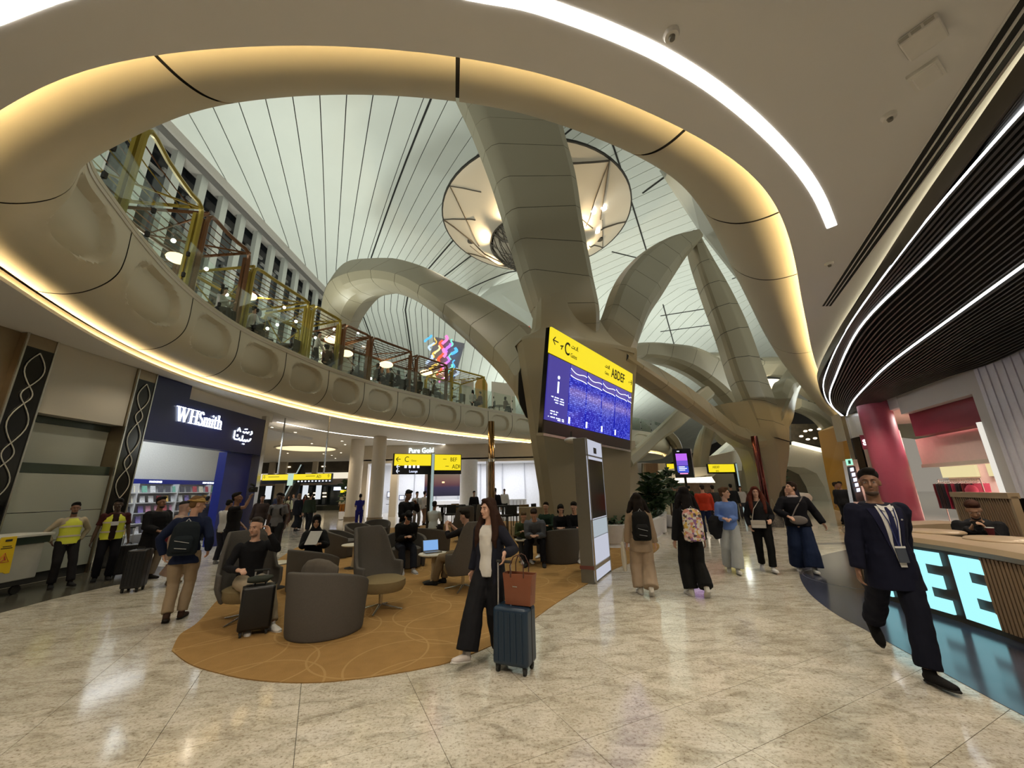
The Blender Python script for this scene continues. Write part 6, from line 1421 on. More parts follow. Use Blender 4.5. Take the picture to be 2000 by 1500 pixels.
def x_suit(K):
    T, s, b = K['T'], K['s'], K['build']; o = K['o']; wm = clothmat((.62, .62, .60)); inf = K['inf']
    TR = [(-.16, .125), (-.05, .110), (.06, .10), (.16, .092), (.28, .107), (.38, .106), (.44, .087), (.485, .066), (.52, .05)]
    def dep(c):
        for (c0, d0), (c1, d1) in zip(TR, TR[1:]):
            if c0 <= c <= c1: return d0+(d1-d0)*(c-c0)/(c1-c0)
        return .1
    def f0(a, e, c):
        d = dep(c)*b+inf; wv = .15*b+inf; return T(a, -(d*math.sqrt(max(.05, 1-(a/wv)**2))+e), c)
    def sheet(cols, rows, e, name, m, th=.004):
        # cols(c) -> (a0, a1)
        P_ = [[f0(cols(c)[0]+(cols(c)[1]-cols(c)[0])*t/4, e, c) for t in range(5)] for c in rows]
        return MB().grid(P_, th*s, K['fw']).build(name, m, o, smooth=40)
    rows = [-.04+.04*k for k in range(14)]
    sheet(lambda c: (-.012-.062*max(0, (c+.04)/.53), .030+.048*max(0, (c+.04)/.53)+.04*max(0, .1-c)), rows, .004, 'shirt_front', wm)
    for q in (-1, 1): MB().add([f0(q*.008, .012, .475), f0(q*.055, .008, .495), f0(q*.050, .016, .45), f0(q*.022, .018, .435)]+[p+K['fw']*.006 for p in (f0(q*.008, .012, .475), f0(q*.055, .008, .495), f0(q*.050, .016, .45), f0(q*.022, .018, .435))], [(0, 1, 2, 3), (7, 6, 5, 4), (0, 4, 5, 1), (1, 5, 6, 2), (2, 6, 7, 3), (3, 7, 4, 0)]).build('collar', wm, o)
    sheet(lambda c: (-.012+.003-.012*(1-(c-.05)/.42), .022+.012*(1-(c-.05)/.42)), [.05+.042*k for k in range(11)], .012, 'tie', clothmat((.014, .017, .06)), .006)
    jc = clothmat((.010, .011, .035), 'l')
    for q in (-1, 1):
        edge = (lambda c: -.012-.062*max(0, (c+.04)/.53)) if q < 0 else (lambda c: .030+.048*max(0, (c+.04)/.53)+.04*max(0, .1-c))
        sheet(lambda c: (edge(c)-.004*q*-1, edge(c)+q*(.012+.052*max(0, (c-.08)/.36))), [.06+.04*k for k in range(11)], .007, 'lapel', jc, .007)
    MB().tube([f0(-.05, .014, .46), f0(-.03, .024, .35), f0(.008, .026, .12)], .005, 6).tube([f0(.06, .014, .46), f0(.04, .024, .35), f0(.012, .026, .12)], .005, 6).build('lanyard', clothmat((.03, .04, .14)), o)
    sheet(lambda c: (-.028, .052), [.0, .04, .08, .12], .026, 'badge', mat('badge_dark', (.05, .06, .08), .2), .006); sheet(lambda c: (-.030, .054), [.12, .135], .028, 'badge_clip', wm, .006)
    MB().ell(f0(.095, .012, .36), (.014, .008, .008), nu=8, nv=6).build('pin', mat('pin_silver', (.8, .8, .8), .2, .8), o)
def world_of(K, p): return K['M'] @ p
def backpack(K, label, col, w=.30, h=.44, d=.16, tex=None, trim=(.3, .3, .3), mid=.24, topper=None):
    T, s = K['T'], K['s']; c = T(0, .115+d/2+.02, mid)
    o = thing('backpack', label, 'backpack'); o.matrix_world = K['M'] @ Matrix.Translation(c) @ (Matrix((K['sx'], -K['fw'], K['up'])).transposed().to_4x4())
    m = tex or clothmat(col, 'p'); mb = MB(); mb.tube([(0, 0, -h/2), (0, 0, -h/2+.03), (0, 0, 0), (0, -.01, h/2-.08), (0, -.02, h/2-.02), (0, -.02, h/2)], [(w*.44, d*.42), (w*.5, d*.5), (w*.5, d*.5), (w*.46, d*.45), (w*.34, d*.34), (w*.15, d*.15)], 18, side=(1, 0, 0))
    rm(mb, 'main_bag', m, o, .010, 2, .008)
    if not tex:
        mb = MB().tube([(0, d*.5, -h*.40), (0, d*.55, -h*.30), (0, d*.55, -.02), (0, d*.48, .03)], [(w*.34, .03), (w*.38, .045), (w*.36, .04), (w*.26, .02)], 14, side=(1, 0, 0)); rm(mb, 'front_pocket', m, o, .009, 2)
        MB().tube([(-w*.25, d*.5+.055, -.07), (0, d*.5+.068, -.05), (w*.25, d*.5+.055, -.03)], .004, 5).build('zip', clothmat(trim, 't'), o); MB().tube([(-w*.2, d*.5+.06, -h*.32), (w*.2, d*.5+.06, -h*.28)], .004, 5).build('zip', clothmat(trim, 't'), o)
    for q in (-1, 1): MB().tube([(q*.085, -d*.45, h*.42), (q*.10, -d*.55-.10, h*.50), (q*.11, -d*.6-.26, h*.36), (q*.12, -d*.6-.24, h*.02), (q*.12, -d*.4, -h*.34)], [(.022, .006)]*5, 8, side=(1, 0, 0)).build('strap', clothmat(tuple(c_*.8 for c_ in col) if not tex else (.4, .35, .3), 'st'), o, smooth=50)
    MB().tube([(-.03, 0, h/2-.01), (0, 0, h/2+.035), (.03, 0, h/2-.01)], .007, 6).build('grab_loop', clothmat(trim, 't'), o)
    return o
def suitcase(label, x, y, rz, col, w=.40, d=.25, h=.58, hand=.42, wheels=True, lean=0, rib=True, hx=0, hy=.30):
    o = thing('suitcase', label, 'suitcase', (x, y, 0), math.radians(rz)); m = mat('case_%d_%d' % (int(col[0]*300), int(col[2]*300)), col, .35, noise_=(30, .05)); z0 = .065
    b = MB().box((0, 0, z0+h/2), (w, d, h)).build('shell', m, o, smooth=30); bv = b.modifiers.new('bevel', 'BEVEL'); bv.width = .035; bv.segments = 4
    if rib:
        for k in range(5): q = MB().box((-w*.34+k*w*.17, -d/2-.003, z0+h/2), (.018, .01, h*.84)).build('rib', m, o, bevel=.003)
    MB().box((0, 0, z0+h/2), (w+.004, .014, h+.004)).build('zip_band', M_DARK, o)
    for sx in (-1, 1):
        for sy in (-1, 1):
            MB().tube([(sx*(w/2-.045)-.012, sy*(d/2-.04), .03), (sx*(w/2-.045)+.012, sy*(d/2-.04), .03)], .03, 14).build('wheel', M_DARK, o); MB().box((sx*(w/2-.045), sy*(d/2-.04), .06), (.035, .04, .04)).build('wheel_fork', M_DARK, o)
    if hand:
        for sx in (-1, 1): MB().tube([(hx+sx*.07, d*hy, z0+h-.01), (hx+sx*.07, d*hy, z0+h+hand)], .009, 8).build('handle_rod', mat('alu_rod', (.6, .6, .62), .3, .9), o)
        MB().tube([(hx-.085, d*hy, z0+h+hand), (hx+.085, d*hy, z0+h+hand)], .015, 8).build('grip', M_DARK, o)
    MB().tube([(-.06, -.0, z0+h), (-.05, 0, z0+h+.03), (.05, 0, z0+h+.03), (.06, 0, z0+h)], .009, 6).build('carry_handle', M_DARK, o)
    return o
# ================================================================ FOREGROUND FIGURES
BLK = (.012, .012, .014); NAVY = (.005, .006, .018)
g = atz(957, 1283)
gc_ = atz(1000, 1316); hp_ = Vector((gc_.x+.03, gc_.y+.08, 0))+Matrix.Rotation(math.radians(-24), 3, 'Z') @ Vector((-.09, -.03, 0)); hp_ = Matrix.Rotation(math.radians(28), 3, 'Z') @ Vector((hp_.x-g.x, hp_.y-g.y, 0)); hp_.z = 1.045
K1 = person('woman with long brown hair in white top and open black cardigan, hand on suitcase', g.x, g.y, -28, 1.60, 'f', 'light', (.62, .60, .56), (.008, .008, .01), (.55, .50, .47), (.030, .013, .008), 'long', yaw=-18, nod=2, vox=.009,
   fl=(.09, .10, .10), pl=18, fr=(-.07, -.34, .095), pr=-14, world=False, topname='white_top', hem=.0, sleeves='three', wide=.055, botname='wide_trousers',
   hl=tuple(hp_), hr=(-.24, .02, .80), hdl=(0, -.12, -1), polel=(.35, 1, -.5))
def x_cardigan(K, col=(.012, .013, .022), ln=.34):
    T, s, o = K['T'], K['s'], K['o']; mb = MB()
    for q, E_, Hn, S_ in ((1, K['EL'], K['hl'], K['SL']), (-1, K['ER'], K['hr'], K['SR'])):
        mb.tube([T(q*.13, .02, -ln), T(q*.125, .015, -.1), T(q*.105, .01, .12), T(q*.115, .008, .32), T(q*.10, .0, .45), T(q*.05, .01, .49)], [(.05*s, .15*s), (.055*s, .145*s), (.052*s, .125*s), (.06*s, .125*s), (.06*s, .09*s), (.03*s, .06*s)], 12, side=K['sx'])
        mb.tube([S_, S_.lerp(E_, .4), E_, E_.lerp(Hn, .5), E_.lerp(Hn, .95)], [.074*s, .072*s, .068*s, .064*s, .054*s], 12); mb.ell(S_, (.07*s,)*3, nu=10, nv=8)
    mb.tube([T(0, .10, -ln), T(0, .10, 0), T(0, .09, .25), T(0, .07, .47)], [(.16*s, .045*s), (.15*s, .045*s), (.14*s, .045*s), (.08*s, .04*s)], 14, side=K['sx'])
    rm(mb, 'cardigan', clothmat(col), o, .010, 3, .02)
x_cardigan(K1)
g = atz(1000, 1316)
sc1 = suitcase('dark blue hard shell suitcase on four wheels beside the walking woman', g.x+.03, g.y+.08, -24, (.010, .028, .055), .37, .25, .50, .40, hx=-.09, hy=-.12)
# brown tote on the suitcase
bagm = mat('tan_leather', (.19, .06, .026), .45, noise_=(14, .1)); MW = sc1.matrix_world if False else Matrix.Translation((g.x+.03, g.y+.08, 0)) @ Matrix.Rotation(math.radians(-24), 4, 'Z')
bg = thing('tote_bag', 'tan leather tote bag standing on the dark blue suitcase', 'handbag'); bg.matrix_world = MW @ Matrix.Translation((.055, .03, .572))
mb = MB(); P_ = []
ring_ = lambda w_, d_, z: [Vector((w_*x_, d_*y_, z)) for x_, y_ in ((-1, -1), (0, -1.12), (1, -1), (1.05, 0), (1, 1), (0, 1.12), (-1, 1), (-1.05, 0))]
lv_ = [ring_(.135, .065, 0), ring_(.14, .07, .08), ring_(.15, .07, .2), ring_(.165, .062, .285)]; inn = [ring_(.160, .057, .283), ring_(.145, .06, .10)]
v = [p for r in lv_+inn for p in r]; n_ = len(lv_+inn); f = [(i*8+k, i*8+(k+1) % 8, (i+1)*8+(k+1) % 8, (i+1)*8+k) for i in range(n_-1) for k in range(8)]+[tuple(range(7, -1, -1)), tuple((n_-1)*8+k for k in range(8))]
mb.add(v, f).build('body', bagm, bg, smooth=50, bevel=.004)
for y_ in (-.068, .068): MB().tube([(-.07, y_, .25), (-.075, y_*1.1, .36), (-.04, y_*.9, .44), (.0, y_*.8, .46), (.04, y_*.9, .44), (.075, y_*1.1, .36), (.07, y_, .25)], .006, 6).build('handle', mat('handle_dark', (.06, .02, .012), .5), bg, smooth=60)
MB().box((-.02, -.083, .17), (.05, .003, .008)).build('stud', M_STEEL, bg)
# suited man
g = atz(1795, 1318); ga, gb = atz(1722, 1268), atz(1822, 1338)
K2 = person('man in dark navy suit, white shirt and lanyard striding past the glowing counter letters', g.x, g.y, -12, 1.82, 'm', 'brown', NAVY, (.005, .006, .014), (.008, .007, .007), (.010, .008, .007), 'short', yaw=-30, nod=-2, vox=.009, world=True,
   fl=(gb.x, gb.y, .09), pl=-6, fr=(ga.x, ga.y+.05, .17), pr=42, hem=.14, loose=.02, wide=.018, build=1.07, topname='suit_jacket', botname='suit_trousers', hr=None, hl=tuple(Vector((g.x, g.y, 0))+Matrix.Rotation(math.radians(-12), 3, 'Z') @ Vector((.225, .16, .90))), extra=(x_beard((.055, .032, .022)), x_suit), lean=0)
# seated man with phone, in the winged chair
def wing_chair(label, x, y, rz, empty=True):
    o = thing('wing_chair', label, 'chair', (x, y, 0), math.radians(rz)); m = mat('seat_fabric', (.105, .096, .086), .9, spec=.2, noise_=(60, .12), bump=.3)
    # faces -Y. shell: swept side profile
    def sh(t):     # t -1..1 round the back
        a = t*1.75; return math.sin(a), math.cos(a)
    P_ = []
    for k in range(25):
        t = -1+2*k/24; sx_, cy = sh(t); ab = abs(t)
        zt = 1.16 if ab < .42 else (1.16-.52*min(1, (ab-.42)/.30)**1.3 if ab < .72 else .64-.03*(ab-.72)); zb = .27+.03*(1-ab)
        fl_ = 1+.06*(1-ab)
        ys_ = cy*.36+.02 if cy > -.2 else cy*.36
        row = []
        for q in range(7):
            u = q/6; z = zb+(zt-zb)*u; k_ = .80+.20*min(1, u*2.2); rec = .10*max(0, (z-.5))*(1 if ab < .5 else .5)
            row.append(Vector((sx_*.385*k_, ys_*k_+rec, z)))
        P_.append(row)
    sh_ = MB().grid(P_).build('shell', m, o, smooth=50); so = sh_.modifiers.new('thick', 'SOLIDIFY'); so.thickness = .05; so.offset = 0; bv = sh_.modifiers.new('bevel', 'BEVEL'); bv.width = .018; bv.segments = 2
    c = MB().lathe([(.05, .27), (.30, .28), (.335, .34), (.33, .42), (.26, .45), (.02, .455)], (0, -.02, 0), 24).build('seat_cushion', mat('seat_ochre', (.20, .15, .07), .9, noise_=(40, .1)), o, smooth=50)
    MB().tube([(0, 0, .28), (0, 0, .07)], [.032, .028], 12).build('stem', M_STEEL, o)
    for k in range(4): a = k*PI/2+.5; MB().tube([(0, 0, .085), (.16*math.cos(a), .16*math.sin(a), .05), (.33*math.cos(a), .33*math.sin(a), .018)], [(.024, .014), (.018, .011), (.014, .008)], 8, side=(-math.sin(a), math.cos(a), 0)).build('foot', M_STEEL, o, smooth=60)
    return o
def tub_chair(label, x, y, rz, group=None, pillow=True, hi=.74, r=.40):
    o = thing('tub_chair', label, 'chair', (x, y, 0), math.radians(rz), group); m = mat('seat_fabric', (.105, .096, .086), .9, spec=.2, noise_=(60, .12), bump=.3)
    P_ = []; N_ = 28
    for k in range(N_+1):
        t = -1+2*k/N_; a = t*2.05; ab = abs(t); zt = hi-.20*ab**2.2*1.0
        row = [Vector((math.sin(a)*r*kk, math.cos(a)*r*kk*1.02, z)) for z, kk in ((.02, .90), (.06, .92), (.3, .96), (zt-.04, 1.0), (zt, 1.0))]
        P_.append(row)
    s1 = MB().grid(P_).build('shell', m, o, smooth=50); q = s1.modifiers.new('thick', 'SOLIDIFY'); q.thickness = .07; q.offset = 1; bv = s1.modifiers.new('bevel', 'BEVEL'); bv.width = .02; bv.segments = 3
    MB().lathe([(.02, .03), (r*.84, .03), (r*.86, .34), (r*.84, .41), (r*.7, .44), (.02, .445)], (0, -.02, 0), 28).build('seat_cushion', m, o, smooth=50)
    if pillow:
        pm = MB(); pm.tube([(-.25, .20, .66), (-.14, .245, .67), (0, .26, .675), (.14, .245, .67), (.25, .20, .66)], [(.13, .035), (.20, .06), (.22, .065), (.20, .06), (.13, .035)], 14, side=(0, 0, 1)); rm(pm, 'back_pillow', mat('pillow_fabric', (.10, .085, .068), .9, noise_=(50, .1)), o, .014, 3)
    return o
g = atz(478, 1212); wing_chair('high backed wing chair holding the seated man in black, cream trousers', g.x, g.y, 50)
cx_, cy_ = g.x, g.y
K3 = person('balding man in black sweater seated in the high wing chair, hand to his face', cx_+.03, cy_-.08, 50, 1.78, 'm', 'light', (.009, .009, .01), (.32, .26, .18), (.62, .60, .56), (.05, .04, .035), 'crop', lean=0, yaw=-46, nod=6, vox=.009, ph=.53, seated=True,
   fl=(.12, -.66, .085), fr=(-.12, -.50, .085), hl=(.08, -.27, 1.15), polel=(.6, -.3, -1), hr=(-.24, -.30, .72), topname='sweater', extra=(x_beard((.22, .13, .09)),), hdl=(-.35, .1, 1))
g = atz(484, 1245); suitcase('black ribbed cabin case in front of the seated man', g.x, g.y+.1, 30, (.010, .0095, .009), .36, .24, .50, .16, rib=False)
nb = thing('neck_pouch', 'small dark pouch resting on top of the black cabin case', 'bag', (g.x, g.y+.07, .60), .5); pm = MB().tube([(-.13, 0, 0), (-.05, 0, .0), (.08, 0, 0), (.15, 0, .02)], [(.05, .03), (.07, .045), (.065, .045), (.03, .02)], 12, side=(0, 1, 0)); rm(pm, 'pouch', clothmat((.035, .04, .032), 'p'), nb, .01, 2); nb.location.z = .635
MB().tube([(-.12, 0, .02), (0, 0, .06), (.13, 0, .03)], .004, 5).build('zip', clothmat((.2, .2, .2), 't'), nb)
# lounge chairs
def at_(px, py): return atz(px, py)
for px, py, rz, lab, pil, r, hi in ((634, 1232, 168, 'tub armchair seen from behind nearest the viewer on the ochre carpet', True, .42, .76), (610, 1150, 150, 'tub armchair holding the seated woman in black headscarf', False, .40, .72),
      (668, 1087, 100, 'brown tub armchair left of the tall empty wing chair', False, .40, .70), (700, 1066, 60, 'tub armchair far left of the lounge by the purple uniformed cleaner', False, .40, .70),
      (845, 1085, 150, 'wide tub armchair facing away under the man in black cap', False, .42, .74), (1096, 1097, -160, 'dark tub armchair right of the white table near the kiosk', False, .42, .78), (735, 1055, 20, 'tub armchair behind the tall empty wing chair', False, .40, .70), (790, 1108, 30, 'tub armchair holding the bowed man in black cap', False, .42, .74)):
    g = at_(px, py); tub_chair(lab, g.x, g.y, rz, None, pil, hi, r)
for px, py, rz, lab in ((742, 1192, 62, 'tall empty wing chair with ochre seat in the middle of the carpet'), (904, 1152, -128, 'wing chair holding the man lifting his watch hand, left of the walking woman'), (902, 1058, -150, 'dark wing chair behind the man with the watch'), (950, 1045, 170, 'wing chair seen from the back behind the walking woman')):
    g = at_(px, py); wing_chair(lab, g.x, g.y, rz)
def side_table(px, py, lab, r=.30, h=.52):
    g = at_(px, py); o = thing('side_table', lab, 'table', (g.x, g.y, 0)); MB().lathe([(r-.02, h-.03), (r, h-.02), (r, h-.005), (r-.01, h)], (0, 0, 0), 32).build('top', mat('table_cream', (.62, .58, .47), .35), o, smooth=40)
    MB().lathe([(.06, .03), (.045, .2), (.05, h-.03)], (0, 0, 0), 16).build('stem', mat('table_stem', (.50, .42, .28), .4), o, smooth=50); MB().lathe([(.20, 0), (.20, .015), (.06, .03)], (0, 0, 0), 24).build('base', M_DARK, o, smooth=40); return o
side_table(846, 1138, 'round cream side table carrying the open laptop'); side_table(1030, 1098, 'round cream side table at the feet of the man in grey hoodie'); side_table(690, 1110, 'round cream side table mostly hidden behind the tall empty wing chair'); side_table(532, 1150, 'low side table right of the seated man in black', .26, .45)
g = at_(843, 1136); lp = thing('laptop', 'open laptop with blue picture on the round cream table', 'laptop', (g.x, g.y, .525), .5); bx(-.16, .16, -.11, .11, 0, .014, M_KSIDE, 'keyboard_base', lp); M_l = Matrix.Translation((0, .11, .014)) @ Matrix.Rotation(-.25, 4, 'X')
MB().prism([(-.16, 0), (.16, 0), (.16, .21), (-.16, .21)], -.006, 0, M_l @ Matrix.Rotation(PI/2, 4, 'X')).build('lid', M_KSIDE, lp); MB().prism([(-.15, .012), (.15, .012), (.15, .20), (-.15, .20)], .0005, .002, M_l @ Matrix.Rotation(PI/2, 4, 'X')).build('screen', glow('laptop_blue', (.18, .35, .65), 1.2), lp)
# sofas by the column
def sofa(lab, pa, pb, col, h=.95):
    a, b = at_(*pa), at_(*pb); o = thing('sofa', lab, 'sofa'); o.matrix_world = frame(a, b-a, (0, 0, 1)); L_ = (b-a).length; m = mat('sofa_%d' % int(col[0]*100), col, .8, noise_=(8, .1))
    fbox(0, L_, .08, .42, -.65, 0, m, 'seat', o, .03); fbox(0, L_, .40, h, -.78, -.62, m, 'backrest', o, .03); fbox(0.05, L_-.05, 0, .08, -.6, -.05, M_DARK, 'plinth', o)
sofa('tan leather bench sofa against the foot of the main column', (1062, 1052), (1150, 1056), (.28, .12, .045)); sofa('beige high backed bench behind the man in the grey hoodie', (1000, 1052), (1052, 1054), (.33, .27, .18), 1.05)
# bar tables and stools behind the lounge
for k, (px, Y, lab) in enumerate(((900, 17.5, 'dark bar table left of the bronze mirrored post'), (985, 17, 'dark bar table right of the bronze mirrored post'), (870, 19, 'dark bar table in front of the round white pillar'))):
    g = aty(px, 990, Y); o = thing('bar_table', lab, 'table', (g.x, Y, 0)); bx(-.9, .9, -.3, .3, 1.0, 1.05, M_DARK, 'top', o)
    for a in (-.8, .8): bx(a-.03, a+.03, -.2, .2, 0, 1.0, M_DARK, 'leg', o)
for k, (px, Y, c) in enumerate(((880, 16.6, 0), (893, 18.2, 1), (915, 16.4, 0), (935, 16.8, 0), (1003, 15.4, 0), (1020, 15.8, 1), (1034, 16.6, 0), (860, 17.2, 0), (990, 15.2, 0))):
    g = aty(px, 990, Y); o = thing('bar_stool', ('dark' if c == 0 else 'ochre')+' high stool with low back at the bar tables behind the lounge', 'stool', (g.x, Y, 0), k*.7, 'stools at the bar tables')
    m = M_DARK if c == 0 else mat('ochre_seat', (.22, .14, .05), .7); bx(-.2, .2, -.2, .2, .72, .79, m, 'seat', o, .02); bx(-.2, .2, .17, .22, .79, 1.12, m, 'backrest', o, .015)
    for a in (-.17, .17):
        for b_ in (-.17, .17): bx(a-.012, a+.012, b_-.012, b_+.012, 0, .72, M_DARK, 'leg', o)
# ================================================================ OTHER PEOPLE
def pp_(label, px, py, rz, **k):
    g = atz(px, py); return person(label, g.x, g.y, rz, **k)
def pd(label, px, Y, rz, **k):
    g = aty(px, 960, Y); return person(label, g.x, Y, rz, **k)
# right group walking away
K5 = pp_('woman in beige long dress walking away with a plain black backpack', 1262, 1160, 172, H=1.60, sex='f', skin='light', top=(.30, .22, .15), bottom=(.36, .27, .19), shoes=(.65, .62, .55), hair=(.012, .008, .006), style='long', vox=.013, fl=(.08, .02, .085), fr=(-.05, .22, .13), pr=35, hem=.12, wide=.06, botname='wide_trousers', loose=.02)
bp = backpack(K5, 'plain black backpack on the woman in beige', (.008, .008, .008), .30, .46, .14)
tb = thing('tote_bag', 'pale cloth bag hanging at the left side of the woman in beige', 'bag', world_of(K5, Vector((.30, -.02, .62))), math.radians(172)); tm_ = MB().tube([(0, 0, -.28), (0, 0, -.1), (0, 0, .1), (0, 0, .17)], [(.10, .03), (.11, .045), (.09, .035), (.05, .015)], 12, side=(0, 1, 0)); rm(tm_, 'bag_body', clothmat((.5, .46, .38), 'b'), tb, .012, 2, .01); MB().tube([(0, -.04, .15), (-.04, 0, .38), (0, .04, .15)], .008, 6).build('handle', clothmat((.4, .36, .3), 'b'), tb)
K6 = pp_('person in black with long dark hair walking away, floral bag on back', 1362, 1162, 178, H=1.68, sex='f', skin='tan', top=(.008, .008, .008), bottom=(.006, .006, .006), shoes=(.6, .58, .52), hair=(.008, .006, .006), style='long', vox=.013, fl=(.10, .04, .085), fr=(-.06, .24, .15), pr=38, wide=.045, loose=.02)
def floral():
    m = bpy.data.materials.new('floral_print'); m.use_nodes = True; nt = m.node_tree; b = nt.nodes['Principled BSDF']; tc = nt.nodes.new('ShaderNodeTexCoord'); v = nt.nodes.new('ShaderNodeTexVoronoi'); v.inputs['Scale'].default_value = 26; r = nt.nodes.new('ShaderNodeValToRGB'); r.color_ramp.interpolation = 'CONSTANT'
    nt.links.new(tc.outputs['Object'], v.inputs['Vector']); sp = nt.nodes.new('ShaderNodeSeparateColor'); nt.links.new(v.outputs['Color'], sp.inputs[0]); nt.links.new(sp.outputs[0], r.inputs[0])
    e = r.color_ramp.elements; cs = [(.62, .58, .50), (.5, .2, .15), (.65, .6, .55), (.6, .4, .1), (.08, .06, .06), (.6, .35, .35), (.25, .12, .3), (.66, .62, .56)]
    while len(e) < len(cs): e.new(.5)
    for k, c in enumerate(cs): e[k].position = k/len(cs); e[k].color = (*c, 1)
    nt.links.new(r.outputs[0], b.inputs['Base Color']); b.inputs['Roughness'].default_value = .7; return m
backpack(K6, 'cream floral patterned drawstring backpack on the person in black', (.5, .4, .3), .33, .50, .16, tex=floral(), mid=.20)
# three women coming closer
K7 = pp_('woman in pale blue sweater and light wide jeans looking right, jacket over arm', 1438, 1118, -22, H=1.66, sex='f', skin='light', top=(.13, .22, .52), bottom=(.40, .42, .42), shoes=(.6, .57, .5), hair=(.10, .05, .025), style='bun', vox=.013, yaw=62, fl=(.02, -.16, .09), fr=(-.10, .16, .10), pl=-6, pr=18, wide=.05, loose=.015, hl=(.02, -.22, 1.02), hr=(-.10, -.26, 1.04))
jk = thing('folded_jacket', 'black jacket draped over the arm of the woman in pale blue', 'jacket', world_of(K7, Vector((-.22, -.14, .98))), 0); rm(MB().tube([(0, 0, .10), (-.03, 0, 0), (-.05, 0, -.2), (-.02, 0, -.34)], [(.10, .06), (.16, .07), (.14, .06), (.06, .03)], 12, side=(1, 0, 0)), 'cloth', clothmat(BLK, 'j'), jk, .013, 2, .03)
K8 = pp_('woman with red brown hair in black clothes carrying a white crossbody bag', 1502, 1115, -24, H=1.66, sex='f', skin='light', top=BLK, bottom=(.006, .006, .007), shoes=(.6, .6, .6), hair=(.10, .025, .015), style='long', vox=.013, fl=(.06, -.18, .09), fr=(-.08, .18, .11), pr=22, pl=-6, hl=(.16, -.16, .98), hr=(-.2, -.05, .85), loose=.015)
wb = thing('crossbody_bag', 'white crossbody bag on the woman in black clothes', 'handbag', world_of(K8, Vector((-.06, -.17, .90))), math.radians(-24)); bx(-.13, .13, -.03, .03, -.07, .08, mat('bag_white', (.6, .56, .5), .5), 'body', wb, .012); bx(-.13, .13, -.036, -.03, .0, .08, mat('bag_cream', (.5, .45, .38), .5), 'flap', wb, .003); MB().tube([(-.1, 0, .08), (-.04, .02, .3), (.12, .12, .5)], .007, 5).build('strap', mat('bag_cream', (.5, .45, .38), .5), wb)
K9 = pp_('tall woman in black jumper and dark blue wide trousers looking left, scarf round neck', 1578, 1116, -30, H=1.75, sex='f', skin='light', top=(.008, .008, .012), bottom=(.012, .022, .06), shoes=(.6, .6, .58), hair=(.03, .018, .012), style='bun', vox=.013, yaw=-55, nod=-10, fl=(.10, -.20, .09), fr=(-.12, .10, .09), pl=-6, pr=6, wide=.09, loose=.03, build=1.22, hr=(-.16, -.26, 1.05), hl=(.42, .02, .90), poler=(-1, .3, -.3), lean=-3)
sb_ = thing('shoulder_bag', 'patterned shoulder bag carried by the tall woman in dark blue trousers', 'handbag', world_of(K9, Vector((-.38, -.10, .98))), math.radians(-30)); rm(MB().tube([(0, 0, -.16), (0, 0, -.05), (0, 0, .1)], [(.13, .05), (.15, .07), (.10, .04)], 12, side=(1, 0, 0)), 'bag_body', mat('tweed', (.22, .20, .18), .9, noise_=(45, .9)), sb_, .012, 2); MB().tube([(-.08, 0, .08), (0, .02, .42), (.08, 0, .08)], .008, 6).build('strap', clothmat((.3, .32, .26), 't'), sb_)
x9 = thing('crossbody_bag', 'grey crossbody pouch at the waist of the tall woman in dark blue trousers', 'handbag', world_of(K9, Vector((.0, -.21, .98))), math.radians(-30)); rm(MB().ell((0, 0, 0), (.16, .04, .09)), 'bag_body', clothmat((.2, .18, .17), 'x'), x9, .012, 2); MB().tube([(-.1, 0, .05), (-.02, .02, .2), (.16, .14, .46)], .012, 6).build('strap', clothmat((.2, .18, .17), 'x'), x9)
x_sc = rm(MB().tube([K9['T'](.0, -.02, .44), K9['T'](0, 0, .49), K9['T'](0, 0, .54)], [(.12, .10), (.11, .10), (.08, .08)], 12, side=K9['sx']), 'scarf', clothmat((.4, .33, .33)), K9['o'], .012, 2, .01)
# ---- left: staff and shoppers
Y_ST = dict(vox=.014)
K11 = pp_('smiling man in yellow safety vest leaning on the grey wall panels', 108, 1147, 62, H=1.60, sex='m', skin='brown', top=(.42, .36, .26), bottom=(.012, .011, .012), shoes=(.01, .01, .01), hair=(.01, .01, .01), vox=.013, yaw=-12, hl=(.20, .12, .84), hr=(-.20, .1, .84), polel=(1, .6, 0), poler=(-1, .6, 0), extra=(x_vest, x_beard((.01, .01, .01))), lean=-6, fr=(-.1, -.10, .085), fl=(.12, -.25, .085))
K12 = pp_('man in open yellow safety vest and dark red shirt standing by the second vine column', 196, 1134, 48, H=1.66, sex='m', skin='dark', top=(.05, .012, .012), bottom=(.01, .01, .012), shoes=(.01, .01, .01), hair=(.008, .008, .008), vox=.013, yaw=-10, nod=10, sleeves='short', extra=(x_vest_open,), build=1.1)
bd_ = bx(-.06, .06, -.175, -.168, 1.10, 1.18, M_SCRW if False else clothmat((.6, .6, .6), 'n'), 'name_badge', K12['o'])
K13 = pp_('man in black jacket waiting in front of the magazine shelves with luggage', 282, 1132, 80, H=1.68, sex='m', skin='brown', top=(.009, .009, .009), bottom=(.20, .16, .12), shoes=(.015, .012, .01), hair=(.008, .008, .008), vox=.014, hem=.22, loose=.04, hl=(.12, -.3, .98), hr=(-.16, -.28, .98), extra=(x_beard((.01, .01, .01)),), build=1.15)
g = atz(258, 1155); suitcase('black upright suitcase standing before the man in black jacket by the shelves', g.x, g.y, 20, (.006, .006, .007), .30, .30, .66, .0)
g = atz(222, 1132); suitcase('dark suitcase between the staff in vests and the man in black jacket', g.x-.1, g.y+.25, 60, (.012, .012, .014), .38, .25, .60, .35)
